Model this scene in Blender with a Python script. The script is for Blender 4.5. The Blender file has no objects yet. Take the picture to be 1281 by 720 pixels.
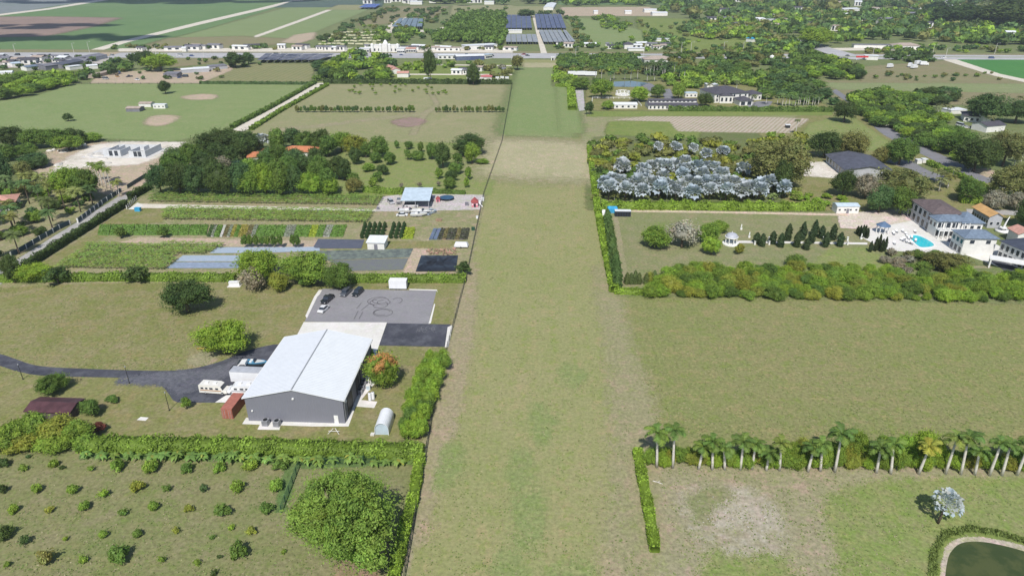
import bpy, math, random
import numpy as np
from mathutils import Matrix, Vector
R = math.radians
rnd = random.Random(7)
NR = np.random.default_rng(11)
scene = bpy.context.scene
col = scene.collection

# ---------------------------------------------------------------- camera
CAM_H = 90.0
PITCH = math.atan(408 / 854.0)
YAW = math.atan(42.5 * math.cos(PITCH) / 854.0)
cam_data = bpy.data.cameras.new("camera")
cam = bpy.data.objects.new("camera", cam_data)
col.objects.link(cam)
cam.location = (0, 0, CAM_H)
cam.rotation_euler = (math.pi / 2 - PITCH, 0, YAW)
cam_data.sensor_width = 36
cam_data.lens = 36 * 854.0 / 1281
cam_data.clip_start = 0.5
cam_data.clip_end = 20000
scene.camera = cam

# ---------------------------------------------------------------- light
SUN_EL, SUN_AZ = R(50), R(4)          # shadows fall towards +Y, a little towards +X
world = bpy.data.worlds.new("World")
scene.world = world
world.use_nodes = True
wn = world.node_tree
sky = wn.nodes.new('ShaderNodeTexSky')
sky.sky_type = 'NISHITA'
sky.sun_disc = False
sky.sun_elevation = SUN_EL
sky.sun_rotation = math.pi + SUN_AZ
sky.air_density = 1.0
sky.dust_density = 0.6
bgn = wn.nodes['Background']
bgn.inputs['Strength'].default_value = 0.105
wn.links.new(sky.outputs[0], bgn.inputs['Color'])
sun_d = bpy.data.lights.new("sun", 'SUN')
sun_d.energy = 4.5
sun_d.angle = R(0.53)
sun_d.color = (1.0, 0.955, 0.89)
sun = bpy.data.objects.new("sun", sun_d)
sd = Vector((math.sin(SUN_AZ) * math.cos(SUN_EL), math.cos(SUN_AZ) * math.cos(SUN_EL), -math.sin(SUN_EL)))
sun.rotation_euler = sd.to_track_quat('-Z', 'Y').to_euler()
sun.location = (0, -50, 300)
col.objects.link(sun)
scene.view_settings.view_transform = 'Standard'
scene.view_settings.look = 'None'
scene.view_settings.exposure = 0.06
scene.view_settings.gamma = 1
scene.render.engine = 'CYCLES'
scene.cycles.max_bounces = 5
scene.cycles.diffuse_bounces = 2
scene.cycles.glossy_bounces = 2
scene.cycles.transmission_bounces = 3
scene.cycles.transparent_max_bounces = 12
scene.cycles.volume_bounces = 0
scene.cycles.caustics_reflective = False
scene.cycles.caustics_refractive = False

# ---------------------------------------------------------------- survey: photo pixel -> place on the ground
_f = np.array([-math.sin(YAW) * math.cos(PITCH), math.cos(YAW) * math.cos(PITCH), -math.sin(PITCH)])
_r = np.array([math.cos(YAW), math.sin(YAW), 0.0])
_u = np.cross(_r, _f)
def P(x, y, z=0.0):
    d = _f + _r * (x - 640.5) / 854.0 + _u * (360 - y) / 854.0
    t = (CAM_H - z) / -d[2]
    return (d[0] * t, d[1] * t, z)
def proj(q):
    d = np.array(q, float) - (0, 0, CAM_H)
    z = d @ _f
    return 640.5 + 854 * (d @ _r) / z, 360 - 854 * (d @ _u) / z
def MPP(x, y):                       # metres per photo pixel, across
    a, b = P(x, y), P(x + 1, y)
    return math.hypot(b[0] - a[0], b[1] - a[1])
def height_of(bx, by, ty):
    b = P(bx, by); lo, hi = 0, 80
    for _ in range(30):
        m = (lo + hi) / 2
        if proj((b[0], b[1], m))[1] > ty: lo = m
        else: hi = m
    return lo
def pts(*xy):
    return [P(x, y)[:2] for x, y in xy]

# ---------------------------------------------------------------- object helpers
def tag(o, label=None, cat=None, group=None, kind=None):
    if label: o['label'] = label
    if cat: o['category'] = cat
    if group: o['group'] = group
    if kind: o['kind'] = kind
    return o
def empty(name, loc=(0, 0, 0), rz=0.0):
    o = bpy.data.objects.new(name, None)
    o.empty_display_size = 0.5
    col.objects.link(o)
    o.location = loc
    o.rotation_euler = (0, 0, rz)
    return o
def thing(name, label, cat, loc=(0, 0, 0), rz=0.0, group=None):
    return tag(empty(name, loc, rz), label, cat, group)
def link(name, me, parent=None, loc=(0, 0, 0), rot=(0, 0, 0), scale=(1, 1, 1), color=None):
    o = bpy.data.objects.new(name, me)
    col.objects.link(o)
    if parent: o.parent = parent
    o.location = loc
    o.rotation_euler = rot
    o.scale = scale
    if color is not None: o.color = (color[0], color[1], color[2], 1)
    return o
KIDS = {}
def copy_tree(o, parent=None):
    c = o.copy()
    col.objects.link(c)
    if parent: c.parent = parent
    for ch in list(o.children):
        copy_tree(ch, c)
    return c
def fast_mesh(name, V, polys, mats, tint=None, smooth=False, edge=None):
    """V (n,3); polys: list of (m,k) int arrays; tint (n,3) per-vertex colour variation, darkened on inner cores as painted shade"""
    me = bpy.data.meshes.new(name)
    V = np.asarray(V, np.float32)
    polys = [np.asarray(p, np.int32) for p in polys if len(p)]
    nl = sum(p.size for p in polys); npoly = sum(len(p) for p in polys)
    me.vertices.add(len(V)); me.vertices.foreach_set('co', V.ravel())
    me.loops.add(nl); me.polygons.add(npoly)
    me.loops.foreach_set('vertex_index', np.concatenate([p.ravel() for p in polys]))
    sizes = np.concatenate([np.full(len(p), p.shape[1], np.int32) for p in polys])
    starts = np.concatenate([[0], np.cumsum(sizes)[:-1]]).astype(np.int32)
    me.polygons.foreach_set('loop_start', starts)
    try: me.polygons.foreach_set('loop_total', sizes)
    except Exception: pass
    if smooth: me.polygons.foreach_set('use_smooth', np.ones(npoly, bool))
    if tint is not None:
        a = me.attributes.new('tint', 'FLOAT_COLOR', 'POINT')
        t = np.ones((len(V), 4), np.float32); t[:, :3] = tint
        a.data.foreach_set('color', t.ravel())
    if edge is not None:
        a = me.attributes.new('rim', 'FLOAT', 'POINT')
        a.data.foreach_set('value', np.asarray(edge, np.float32))
    for m in (mats if isinstance(mats, (list, tuple)) else [mats]): me.materials.append(m)
    me.update(calc_edges=True)
    return me
class MB:
    """collects solids and links them as ONE mesh"""
    def __init__(s): s.V = []; s.F = []
    def add(s, V, F):
        n = len(s.V); s.V += [tuple(v) for v in V]; s.F += [tuple(i + n for i in f) for f in F]; return s
    def box(s, x0, x1, y0, y1, z0, z1):
        V = [(x, y, z) for z in (z0, z1) for y in (y0, y1) for x in (x0, x1)]
        return s.add(V, [(0, 2, 3, 1), (4, 5, 7, 6), (0, 1, 5, 4), (2, 6, 7, 3), (0, 4, 6, 2), (1, 3, 7, 5)])
    def prism(s, prof, a0, a1, axis='y'):
        """closed profile (u,z) extruded along axis"""
        n = len(prof); V = []
        for a in (a0, a1):
            for u, z in prof: V.append((u, a, z) if axis == 'y' else (a, u, z))
        F = [tuple(range(n))[::-1], tuple(range(n, 2 * n))]
        for i in range(n): F.append((i, (i + 1) % n, n + (i + 1) % n, n + i))
        return s.add(V, F)
    def poly(s, P2, z0, z1):
        n = len(P2); V = [(x, y, z0) for x, y in P2] + [(x, y, z1) for x, y in P2]
        F = [tuple(range(n))[::-1], tuple(range(n, 2 * n))]
        for i in range(n): F.append((i, (i + 1) % n, n + (i + 1) % n, n + i))
        return s.add(V, F)
    def tube(s, pts_, r, n=6, r1=None, cap=True):
        pts_ = [Vector(p) for p in pts_]; m = len(pts_); V = []
        for i, p in enumerate(pts_):
            d = (pts_[min(i + 1, m - 1)] - pts_[max(i - 1, 0)]).normalized()
            a = d.orthogonal().normalized() if abs(d.z) < .99 else Vector((1, 0, 0))
            if abs(d.z) > .7: a = (Vector((1, 0, 0)) - d * d.x).normalized()
            b = d.cross(a)
            rr = r if r1 is None else r + (r1 - r) * i / max(m - 1, 1)
            for k in range(n):
                t = 2 * math.pi * k / n
                V.append(p + a * rr * math.cos(t) + b * rr * math.sin(t))
        F = []
        for i in range(m - 1):
            for k in range(n):
                F.append((i * n + k, i * n + (k + 1) % n, (i + 1) * n + (k + 1) % n, (i + 1) * n + k))
        if cap: F += [tuple(range(n))[::-1], tuple(range((m - 1) * n, m * n))]
        return s.add(V, F)
    def cyl(s, x, y, z0, z1, r, n=12, r1=None): return s.tube([(x, y, z0), (x, y, z1)], r, n, r1)
    def mesh(s, name, mat, smooth=False):
        me = bpy.data.meshes.new(name)
        me.from_pydata(s.V, [], s.F)
        for m in (mat if isinstance(mat, (list, tuple)) else [mat]): me.materials.append(m)
        if smooth: me.polygons.foreach_set('use_smooth', [True] * len(s.F))
        me.update()
        return me
    def build(s, name, mat, parent=None, smooth=False, **k):
        return link(name, s.mesh(name, mat, smooth), parent, **k)

# ---------------------------------------------------------------- materials
def nodes(name, rough=0.8, spec=0.3):
    m = bpy.data.materials.new(name); m.use_nodes = True
    nt = m.node_tree; b = nt.nodes['Principled BSDF']
    b.inputs['Roughness'].default_value = rough
    b.inputs['Specular IOR Level'].default_value = spec
    return m, nt, b
def N(nt, t, **k):
    n = nt.nodes.new(t)
    for a, v in k.items(): setattr(n, a, v)
    return n
def noise(nt, co, scale, detail=3, rough=.55, vec_scale=None):
    if vec_scale is not None:
        mp = N(nt, 'ShaderNodeMapping'); mp.inputs['Scale'].default_value = vec_scale
        nt.links.new(co, mp.inputs[0]); co = mp.outputs[0]
    n = N(nt, 'ShaderNodeTexNoise'); n.inputs['Scale'].default_value = scale
    n.inputs['Detail'].default_value = detail; n.inputs['Roughness'].default_value = rough
    nt.links.new(co, n.inputs['Vector']); return n.outputs['Fac']
def ramp(nt, fac, a, b):
    r = N(nt, 'ShaderNodeMapRange'); r.interpolation_type = 'SMOOTHSTEP'
    r.inputs['From Min'].default_value = a; r.inputs['From Max'].default_value = b
    nt.links.new(fac, r.inputs['Value']); return r.outputs[0]
def mix(nt, fac, a, b, mode='MIX'):
    m = N(nt, 'ShaderNodeMix', data_type='RGBA', blend_type=mode)
    for i, v in ((0, fac), (6, a), (7, b)):
        if hasattr(v, 'is_linked') or isinstance(v, bpy.types.NodeSocket): nt.links.new(v, m.inputs[i])
        elif i == 0: m.inputs[0].default_value = v
        else: m.inputs[i].default_value = (*v, 1) if len(v) == 3 else v
    return m.outputs[2]
def math_(nt, op, a, b=0.0):
    m = N(nt, 'ShaderNodeMath', operation=op)
    for i, v in ((0, a), (1, b)):
        if isinstance(v, bpy.types.NodeSocket): nt.links.new(v, m.inputs[i])
        else: m.inputs[i].default_value = v
    return m.outputs[0]
def mat(name, c, rough=.7, var=.12, scale=.6, spec=.3, metal=0.0, streak=None, c2=None):
    m, nt, b = nodes(name, rough, spec)
    co = N(nt, 'ShaderNodeTexCoord').outputs['Object']
    f = ramp(nt, noise(nt, co, scale, 5, .62, streak), .3, .7)
    lo = tuple(max(0, v * (1 - var)) for v in c) if c2 is None else c2
    hi = tuple(min(1, v * (1 + var)) for v in c)
    f2 = noise(nt, co, scale * 9, 3, .6)
    cc = mix(nt, f, lo, hi)
    g = ramp(nt, f2, .2, .8)
    cc = mix(nt, g, cc, mix(nt, 1.0, cc, (1 - var * .7,) * 3, 'MULTIPLY'))
    nt.links.new(cc, b.inputs['Base Color'])
    b.inputs['Metallic'].default_value = metal
    return m
def ground_mat(name, c1, c2, c3=None, s1=.03, s2=.25, streak=None, st_amt=.5, fine=.30, rim=True, bias=.5, fs=1.3, rows=None, spots=.62):
    """grass / soil: c1 main, c2 the other big-scale tone, c3 small worn spots"""
    m, nt, b = nodes(name, .95, .1)
    co = N(nt, 'ShaderNodeTexCoord').outputs['Object']
    big = ramp(nt, noise(nt, co, s1, 4, .6), bias - .14, bias + .14)
    c = mix(nt, big, c1, c2)
    med = ramp(nt, noise(nt, co, s2, 5, .68), .42, .66)
    c3 = c3 or tuple(v * .78 for v in c1)
    c = mix(nt, math_(nt, 'MULTIPLY', med, .75), c, c3)
    sp = ramp(nt, noise(nt, co, s2 * 4.5, 4, .7), .5, .7)
    c = mix(nt, math_(nt, 'MULTIPLY', sp, .45), c, c2)
    gs = ramp(nt, noise(nt, co, .40, 6, .78), .49, .62)
    c = mix(nt, math_(nt, 'MULTIPLY', gs, spots), c, (c1[0] * .84, c1[1] * 1.0, c1[2] * .60))
    of = N(nt, 'ShaderNodeMapping'); of.inputs['Location'].default_value = (37, 91, 5); nt.links.new(co, of.inputs[0])
    ts = ramp(nt, noise(nt, of.outputs[0], .30, 7, .80), .49, .63)
    c = mix(nt, math_(nt, 'MULTIPLY', ts, spots), c, (c1[0] * 1.45, c1[1] * 1.12, c1[2] * 1.45))
    if streak:
        st = ramp(nt, noise(nt, co, 1.0, 3, .6, streak), .36, .64)
        c = mix(nt, math_(nt, 'MULTIPLY', st, st_amt), c, mix(nt, .5, c2, c3))
    if rows:                                   # planted or mown rows: (angle, spacing m, colour, amount)
        mp = N(nt, 'ShaderNodeMapping'); mp.inputs['Rotation'].default_value = (0, 0, rows[0])
        nt.links.new(co, mp.inputs[0])
        w = N(nt, 'ShaderNodeTexWave'); w.inputs['Scale'].default_value = .314 / rows[1]
        w.inputs['Distortion'].default_value = .6; w.inputs['Detail Scale'].default_value = .5
        nt.links.new(mp.outputs[0], w.inputs['Vector'])
        c = mix(nt, math_(nt, 'MULTIPLY', ramp(nt, w.outputs['Fac'], .35, .65), rows[3]), c, rows[2])
    fn = noise(nt, co, fs, 4, .7)
    k = N(nt, 'ShaderNodeMapRange'); k.inputs['From Min'].default_value = .3; k.inputs['From Max'].default_value = .7
    k.inputs['To Min'].default_value = 1 - fine; k.inputs['To Max'].default_value = 1 + fine
    nt.links.new(fn, k.inputs['Value'])
    c = mix(nt, 1.0, c, k.outputs[0], 'MULTIPLY')
    nt.links.new(c, b.inputs['Base Color'])
    if rim:
        at = N(nt, 'ShaderNodeAttribute', attribute_name='rim')
        e = math_(nt, 'ADD', at.outputs['Fac'], math_(nt, 'MULTIPLY', math_(nt, 'SUBTRACT', noise(nt, co, .35, 6, .7), .5), 1.9))
        a = ramp(nt, e, 1.0, .05)
        # a rim of 0 is solid ground
        rr = ramp(nt, at.outputs['Fac'], .30, .0)
        a = math_(nt, 'MAXIMUM', a, rr)
        wv = N(nt, 'ShaderNodeTexWhiteNoise', noise_dimensions='3D')     # grass blades of one cover standing in the other
        sn = N(nt, 'ShaderNodeVectorMath', operation='SNAP'); sn.inputs[1].default_value = (.11, .11, 50)
        nt.links.new(co, sn.inputs[0]); nt.links.new(sn.outputs[0], wv.inputs['Vector'])
        a = math_(nt, 'GREATER_THAN', a, wv.outputs['Value'])
        nt.links.new(a, b.inputs['Alpha'])
    return m
def foliage_mat(name='foliage'):
    m = bpy.data.materials.new(name); m.use_nodes = True
    nt = m.node_tree; b = nt.nodes['Principled BSDF']
    b.inputs['Roughness'].default_value = .55; b.inputs['Specular IOR Level'].default_value = .18
    oi = N(nt, 'ShaderNodeObjectInfo'); at = N(nt, 'ShaderNodeAttribute', attribute_name='tint')
    c = mix(nt, 1.0, oi.outputs['Color'], at.outputs['Color'], 'MULTIPLY')
    co = N(nt, 'ShaderNodeTexCoord').outputs['Object']
    nt.links.new(c, b.inputs['Base Color'])
    tr = N(nt, 'ShaderNodeBsdfTranslucent'); ms = N(nt, 'ShaderNodeMixShader'); ms.inputs[0].default_value = .28
    tc = mix(nt, 1.0, c, (1.35, 1.35, .7), 'MULTIPLY')
    nt.links.new(tc, tr.inputs['Color'])
    nt.links.new(b.outputs[0], ms.inputs[1]); nt.links.new(tr.outputs[0], ms.inputs[2])
    nt.links.new(ms.outputs[0], nt.nodes['Material Output'].inputs['Surface'])
    return m
FOL = foliage_mat()
M = {}
M['bark'] = mat('bark', (.13, .10, .075), .9, .3, 3)
M['palm_bark'] = mat('palm_bark', (.60, .57, .52), .85, .2, 3)
M['white'] = mat('white_paint', (.78, .78, .76), .5, .05)
M['wall_white'] = mat('white_stucco', (.72, .71, .68), .8, .07)
M['wall_grey'] = mat('grey_stucco', (.42, .43, .46), .8, .08)
M['roof_dark'] = mat('dark_shingle', (.085, .082, .10), .8, .25, 1.2)
M['roof_brown'] = mat('brown_shingle', (.14, .11, .11), .8, .25, 1.2)
M['roof_blue'] = mat('blue_grey_roof', (.16, .21, .28), .7, .2, 1.0)
M['roof_orange'] = mat('orange_tile', (.52, .20, .10), .8, .2, 1.5)
M['roof_pink'] = mat('pink_tile', (.55, .30, .24), .8, .15, 1.0)
M['roof_white'] = mat('white_metal_roof', (.74, .76, .78), .45, .06)
M['roof_tan'] = mat('tan_roof', (.40, .33, .28), .8, .15)
M['roof_grey'] = mat('grey_roof', (.20, .20, .23), .7, .2)
M['roof_lightblue'] = mat('pale_blue_metal_roof', (.50, .60, .68), .5, .1)
M['glass'] = mat('dark_window_glass', (.035, .045, .06), .15, .2, spec=.6)
M['concrete'] = mat('concrete', (.66, .64, .60), .9, .09, .25)
M['metal_grey'] = mat('grey_metal', (.35, .36, .38), .5, .1, metal=.2)
M['black'] = mat('black_metal', (.02, .022, .025), .5, .2)
M['rubber'] = mat('tyre_rubber', (.018, .018, .02), .9, .1)
M['shade'] = mat('shade_cloth', (.07, .08, .11), .85, .35, .4, c2=(.12, .13, .17))
M['plastic_white'] = mat('white_plastic', (.75, .76, .78), .5, .05)
M['tarp_black'] = mat('black_plastic', (.025, .028, .034), .28, .3, spec=.6)
M['tarp_blue'] = mat('blue_tarp', (.05, .34, .60), .5, .15)
M['sand'] = mat('limestone_rubble', (.60, .57, .52), .95, .12, .8)
M['wood'] = mat('weathered_wood', (.32, .22, .15), .85, .2, 2)
M['pink'] = mat('pink_plastic', (.58, .20, .26), .6, .12)

# ---------------------------------------------------------------- ground pieces
def catmull(pp, n=8, closed=True):
    out = []; m = len(pp)
    rng = range(m) if closed else range(m - 1)
    for i in rng:
        g = lambda k: np.array(pp[k % m] if closed else pp[min(max(k, 0), m - 1)], float)
        p0, p1, p2, p3 = g(i - 1), g(i), g(i + 1), g(i + 2)
        for t in np.arange(n) / n:
            out.append(tuple(.5 * ((2 * p1) + (p2 - p0) * t + (2 * p0 - 5 * p1 + 4 * p2 - p3) * t * t + (3 * p1 - p0 - 3 * p2 + p3) * t ** 3)))
    if not closed: out.append(tuple(pp[-1]))
    return out
def densify(pp, step):
    out = []
    for i in range(len(pp)):
        a, b = np.array(pp[i]), np.array(pp[(i + 1) % len(pp)])
        n = max(1, int(np.hypot(*(b - a)) / step))
        for k in range(n): out.append(tuple(a + (b - a) * k / n))
    return out
LAYER = [0]
def patch(name, px, m, lay, feather=2.0, smooth=False, jit=0.0, world_pts=False, label=None, step=6.0):
    pp = list(px) if world_pts else pts(*px)
    if smooth: pp = catmull(pp, 8)
    ar = sum(pp[i][0] * pp[(i + 1) % len(pp)][1] - pp[(i + 1) % len(pp)][0] * pp[i][1] for i in range(len(pp)))
    if ar < 0: pp = pp[::-1]
    pp = densify(pp, step)
    n = len(pp)
    if jit: pp = [(x + rnd.uniform(-jit, jit), y + rnd.uniform(-jit, jit)) for x, y in pp]
    far = max(1.0, min(p[1] for p in pp) / 150.0)
    LAYER[0] += 1
    z = (.004 * lay + .00013 * LAYER[0]) * (1 + .5 * far if far > 1.5 else 1)
    V = [(x, y, z) for x, y in pp]; F3 = []
    E_ = [0.0] * n; polys = [np.arange(n).reshape(1, n)]
    if feather:
        A = np.array(pp); d = np.roll(A, -1, 0) - np.roll(A, 1, 0)
        nrm = np.stack([d[:, 1], -d[:, 0]], 1); nrm /= np.maximum(np.linalg.norm(nrm, axis=1, keepdims=True), 1e-6)
        O = A + nrm * feather; I2 = A
        V += [(x, y, z) for x, y in O]; E_ += [1.0] * n
        i = np.arange(n); j = (i + 1) % n
        polys.append(np.stack([i, n + i, n + j, j], 1))
    me = fast_mesh(name, V, polys, m, edge=E_)
    o = link(name, me)
    o['kind'] = 'structure'
    if label: o['label'] = label
    return o
def inside(poly, x, y):
    c = False; n = len(poly); j = n - 1
    for i in range(n):
        xi, yi = poly[i]; xj, yj = poly[j]
        if (yi > y) != (yj > y) and x < (xj - xi) * (y - yi) / (yj - yi + 1e-12) + xi: c = not c
        j = i
    return c
# ================================================================ GROUND
g_base = ground_mat('ground_cover', (.15, .19, .075), (.20, .22, .10), (.13, .15, .07), .012, .12, rim=False)
s = 9000
gm = MB(); gm.add([(-s, -300, 0), (s, -300, 0), (s, 9000, 0), (-s, 9000, 0)], [(0, 1, 2, 3)])
tag(gm.build('ground', g_base), kind='structure')
G = dict(
 strip=ground_mat('airstrip_grass', (.24, .255, .105), (.30, .275, .145), (.23, .26, .10), .028, .13, (.30, .010, 1), .8, .22, bias=.50, spots=.75),
 strip_dry=ground_mat('dry_strip_grass', (.37, .345, .215), (.32, .31, .18), (.40, .365, .24), .03, .2, (.5, .03, 1), .4),
 strip_green=ground_mat('greener_strip_grass', (.19, .25, .10), (.215, .255, .11), (.18, .245, .095), .02, .15, (.6, .02, 1), .5),
 lawn=ground_mat('lawn_grass', (.185, .195, .07), (.215, .215, .09), (.28, .235, .14), .045, .16, bias=.5),
 orchard=ground_mat('orchard_grass', (.16, .195, .068), (.20, .20, .09), (.25, .22, .13), .05, .16, (.05, .5, 1), .45),
 east=ground_mat('east_field_grass', (.205, .22, .085), (.235, .22, .105), (.19, .225, .08), .022, .10, (.05, .35, 1), .5, bias=.50, spots=.8),
 lush=ground_mat('lush_spots', (.205, .25, .095), (.225, .25, .105), (.195, .245, .09), .2, .5, spots=.5),
 sandy=ground_mat('dry_sandy_grass', (.285, .262, .165), (.25, .245, .135), (.32, .29, .195), .06, .4),
 green=ground_mat('fresh_green_grass', (.19, .245, .075), (.22, .25, .095), (.25, .24, .12), .08, .3),
 meadow=ground_mat('meadow_grass', (.20, .26, .105), (.225, .27, .12), (.18, .24, .09), .012, .06, (.01, .1, 1), .5),
 tanfield=ground_mat('fallow_grass', (.25, .26, .13), (.30, .275, .165), (.22, .24, .11), .012, .08, (.012, .12, 1), .6),
 nurs=ground_mat('nursery_soil', (.27, .255, .145), (.21, .225, .10), (.34, .29, .20), .04, .3),
 dirt=ground_mat('bare_dirt', (.42, .34, .25), (.36, .31, .22), (.48, .40, .31), .05, .4),
 lime=ground_mat('limestone_fill', (.66, .61, .53), (.50, .46, .39), (.74, .70, .63), .05, .25, fine=.15, spots=.15),
 crop=ground_mat('far_crop_field', (.125, .215, .085), (.16, .235, .10), (.11, .19, .08), .004, .02, (.002, .03, 1), .6, fine=.08),
 crop2=ground_mat('pale_crop_field', (.20, .26, .115), (.22, .27, .125), (.18, .24, .10), .004, .02, (.03, .002, 1), .5, fine=.08),
 plough=ground_mat('ploughed_field', (.26, .195, .165), (.30, .225, .185), (.22, .17, .15), .004, .03, fine=.1),
 haze=ground_mat('grey_far_field', (.20, .225, .23), (.17, .21, .19), (.22, .24, .25), .003, .02, fine=.08),
 bright=ground_mat('bright_green_crop', (.065, .20, .055), (.08, .22, .06), (.06, .18, .05), .02, .1, fine=.12),
 brown=ground_mat('brownish_scrub', (.22, .20, .11), (.20, .215, .10), (.27, .22, .15), .02, .1, (.015, .15, 1), .55),
 mulch=ground_mat('mulched_rows', (.34, .29, .21), (.30, .27, .18), (.42, .35, .28), .03, .3, rows=(R(28), 2.3, (.58, .53, .46), .42)),
 road=ground_mat('old_asphalt_road', (.36, .35, .34), (.42, .41, .39), (.32, .31, .30), .03, .2, fine=.08, spots=.15),
 hwy=ground_mat('highway_asphalt', (.40, .40, .41), (.45, .45, .46), (.36, .36, .37), .01, .05, fine=.06, spots=.15),
 pale=ground_mat('pale_gravel', (.62, .57, .48), (.55, .51, .43), (.68, .64, .56), .05, .3, fine=.12, spots=.15),
 asphalt=ground_mat('fresh_asphalt', (.052, .056, .072), (.075, .078, .096), (.12, .125, .145), .06, .25, fine=.12, rim=False, spots=.15),
 asphalt2=ground_mat('worn_grey_asphalt', (.25, .245, .26), (.275, .27, .28), (.225, .22, .235), .05, .35, (.05, .9, 1), .4, fine=.08, rim=False, spots=.15),
 conc=ground_mat('pale_concrete', (.68, .665, .63), (.62, .60, .56), (.72, .71, .68), .08, .5, fine=.06, rim=False, spots=.15),
 greyroad=ground_mat('grey_lane', (.20, .20, .22), (.23, .23, .245), (.18, .18, .19), .03, .2, fine=.08, spots=.15),
 orchardtrees=ground_mat('grove_floor', (.12, .155, .055), (.15, .18, .07), (.17, .16, .09), .03, .2),
 weeds=ground_mat('weedy_green', (.17, .225, .06), (.21, .25, .08), (.15, .19, .06), .04, .25),
)
# --- far fields
patch('crop_field', [(-400, 60), (150, 62), (250, 38), (375, 1), (380, -14), (-400, -14)], G['crop'], 1, 6)
patch('ploughed_field', [(-300, 22), (60, 21.5), (142, 23), (110, 33), (50, 45), (-300, 50)], G['plough'], 2, 22)
patch('grey_field', [(-300, -6), (135, -2), (60, 9), (0, 19), (-300, 50)], G['haze'], 3, 8)
patch('dirt_track', [(-200, 32), (0, 19.8), (60, 12.5), (150, -2), (140, -3), (60, 10.5), (0, 17.8), (-200, 29)], G['pale'], 4, 1)
patch('crop_field', [(170, 61), (250, 40), (385, 3), (470, 6), (455, 14), (380, 45), (300, 62)], G['crop2'], 2, 6)
patch('scrub_field', [(175, 62), (215, 48), (300, 46), (370, 50), (300, 62)], G['brown'], 3, 14)
patch('dirt_track', [(128, 63), (160, 53), (250, 31), (320, 14.5), (384, -1), (372, -1), (320, 11.5), (250, 27.5), (150, 52), (112, 63)], G['pale'], 5, 1)
patch('bare_plot', [(355, 53), (372, 44), (392, 41), (388, 49), (372, 54)], G['dirt'], 5, 8)
patch('farm_track', [(320, 45), (370, 27), (415, 10.5), (418, 11.5), (372, 28.5), (320, 47)], G['pale'], 5, 3)
patch('dark_crop_field', [(370, 1), (480, 0), (475, 9), (345, 9.5)], ground_mat('dark_crop', (.09, .14, .11), (.08, .11, .10), (.11, .15, .12), .004, .02, fine=.1), 3, 8)
patch('bare_plot', [(410, 12.5), (425, 6.5), (455, 6.5), (447, 12.5)], G['tanfield'], 5, 8)
patch('far_field', [(565, 19), (568, 7), (640, 7), (640, 19)], G['tanfield'], 2, 8)
patch('far_field', [(640, 20), (640, 8), (690, 8), (694, 16)], G['tanfield'], 2, 8)
patch('scrub_field', [(450, 32), (485, 8), (560, 8), (540, 22), (480, 30)], G['brown'], 2, 10)
patch('grove_floor', [(548, 52), (575, 18), (632, 19), (632, 58)], G['orchardtrees'], 3, 6)
patch('bare_plot', [(700, 20), (705, 9.5), (810, 9), (830, 20)], G['dirt'], 2, 10)
patch('far_field', [(700, -1), (700, 6), (900, 6), (900, -1)], G['crop'], 2, 10)
patch('grass_field', [(705, 22), (745, 24), (800, 38), (805, 58), (745, 60), (735, 50)], G['meadow'], 3, 5)
patch('grass_field', [(800, 22), (900, 26), (920, 40), (960, 62), (880, 66), (810, 60)], G['weeds'], 2, 12)
patch('bright_crop_field', [(1196, 74.5), (1600, 71), (1600, 107), (1300, 101), (1248, 93)], G['bright'], 3, 3)
patch('scrub_field', [(1080, 84), (1190, 76), (1250, 94), (1340, 102), (1340, 108), (1080, 102)], G['brown'], 2, 5)
patch('grass_field', [(1012, 101), (1340, 104), (1340, 132), (1062, 129), (1020, 112)], G['brown'], 3, 4)
patch('mown_field', [(1030, 104), (1340, 106), (1340, 117), (1050, 112)], ground_mat('mown_band', (.21, .26, .115), (.23, .26, .13), (.20, .22, .11), .01, .1, (.012, .12, 1), .5), 4, 5)
patch('gravel_track', [(1180, 75), (1194, 74), (1250, 92.5), (1340, 112), (1340, 115), (1244, 95)], G['pale'], 6, 1)
# --- highway
hw = [(-900, 66.5), (-200, 65.5), (0, 66), (320, 66.5), (640, 67), (960, 68), (1281, 69.5), (1700, 71),
      (1700, 76), (1281, 74.8), (960, 73.5), (640, 73), (320, 72.5), (0, 72), (-200, 71.5), (-900, 71)]
patch('highway', hw, G['hwy'], 7, 2)
patch('road_shoulder', [(-900, 61), (0, 62), (640, 64.6), (1281, 67.6), (1700, 69), (1700, 70), (1281, 69.2), (640, 66.6), (0, 65.5), (-900, 66)], G['brown'], 5, 2)
patch('gravel_apron', [(150, 61), (320, 60.5), (430, 60.5), (520, 58), (640, 61), (640, 66.2), (430, 65), (150, 64.5)], G['pale'], 6, 3)
patch('gravel_apron', [(1040, 60.5), (1150, 59), (1155, 63), (1040, 63.5)], G['pale'], 6, 2)
patch('side_road', [(985, 47), (1008, 50), (1045, 62), (1068, 68), (1075, 75), (1050, 73), (1010, 58), (980, 49)], G['hwy'], 8, 1.5)
patch('median_grass', [(730, 69.6), (960, 70.2), (1281, 71.6), (1281, 72.2), (960, 70.8), (730, 70.2)], G['green'], 9, .6)
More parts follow.
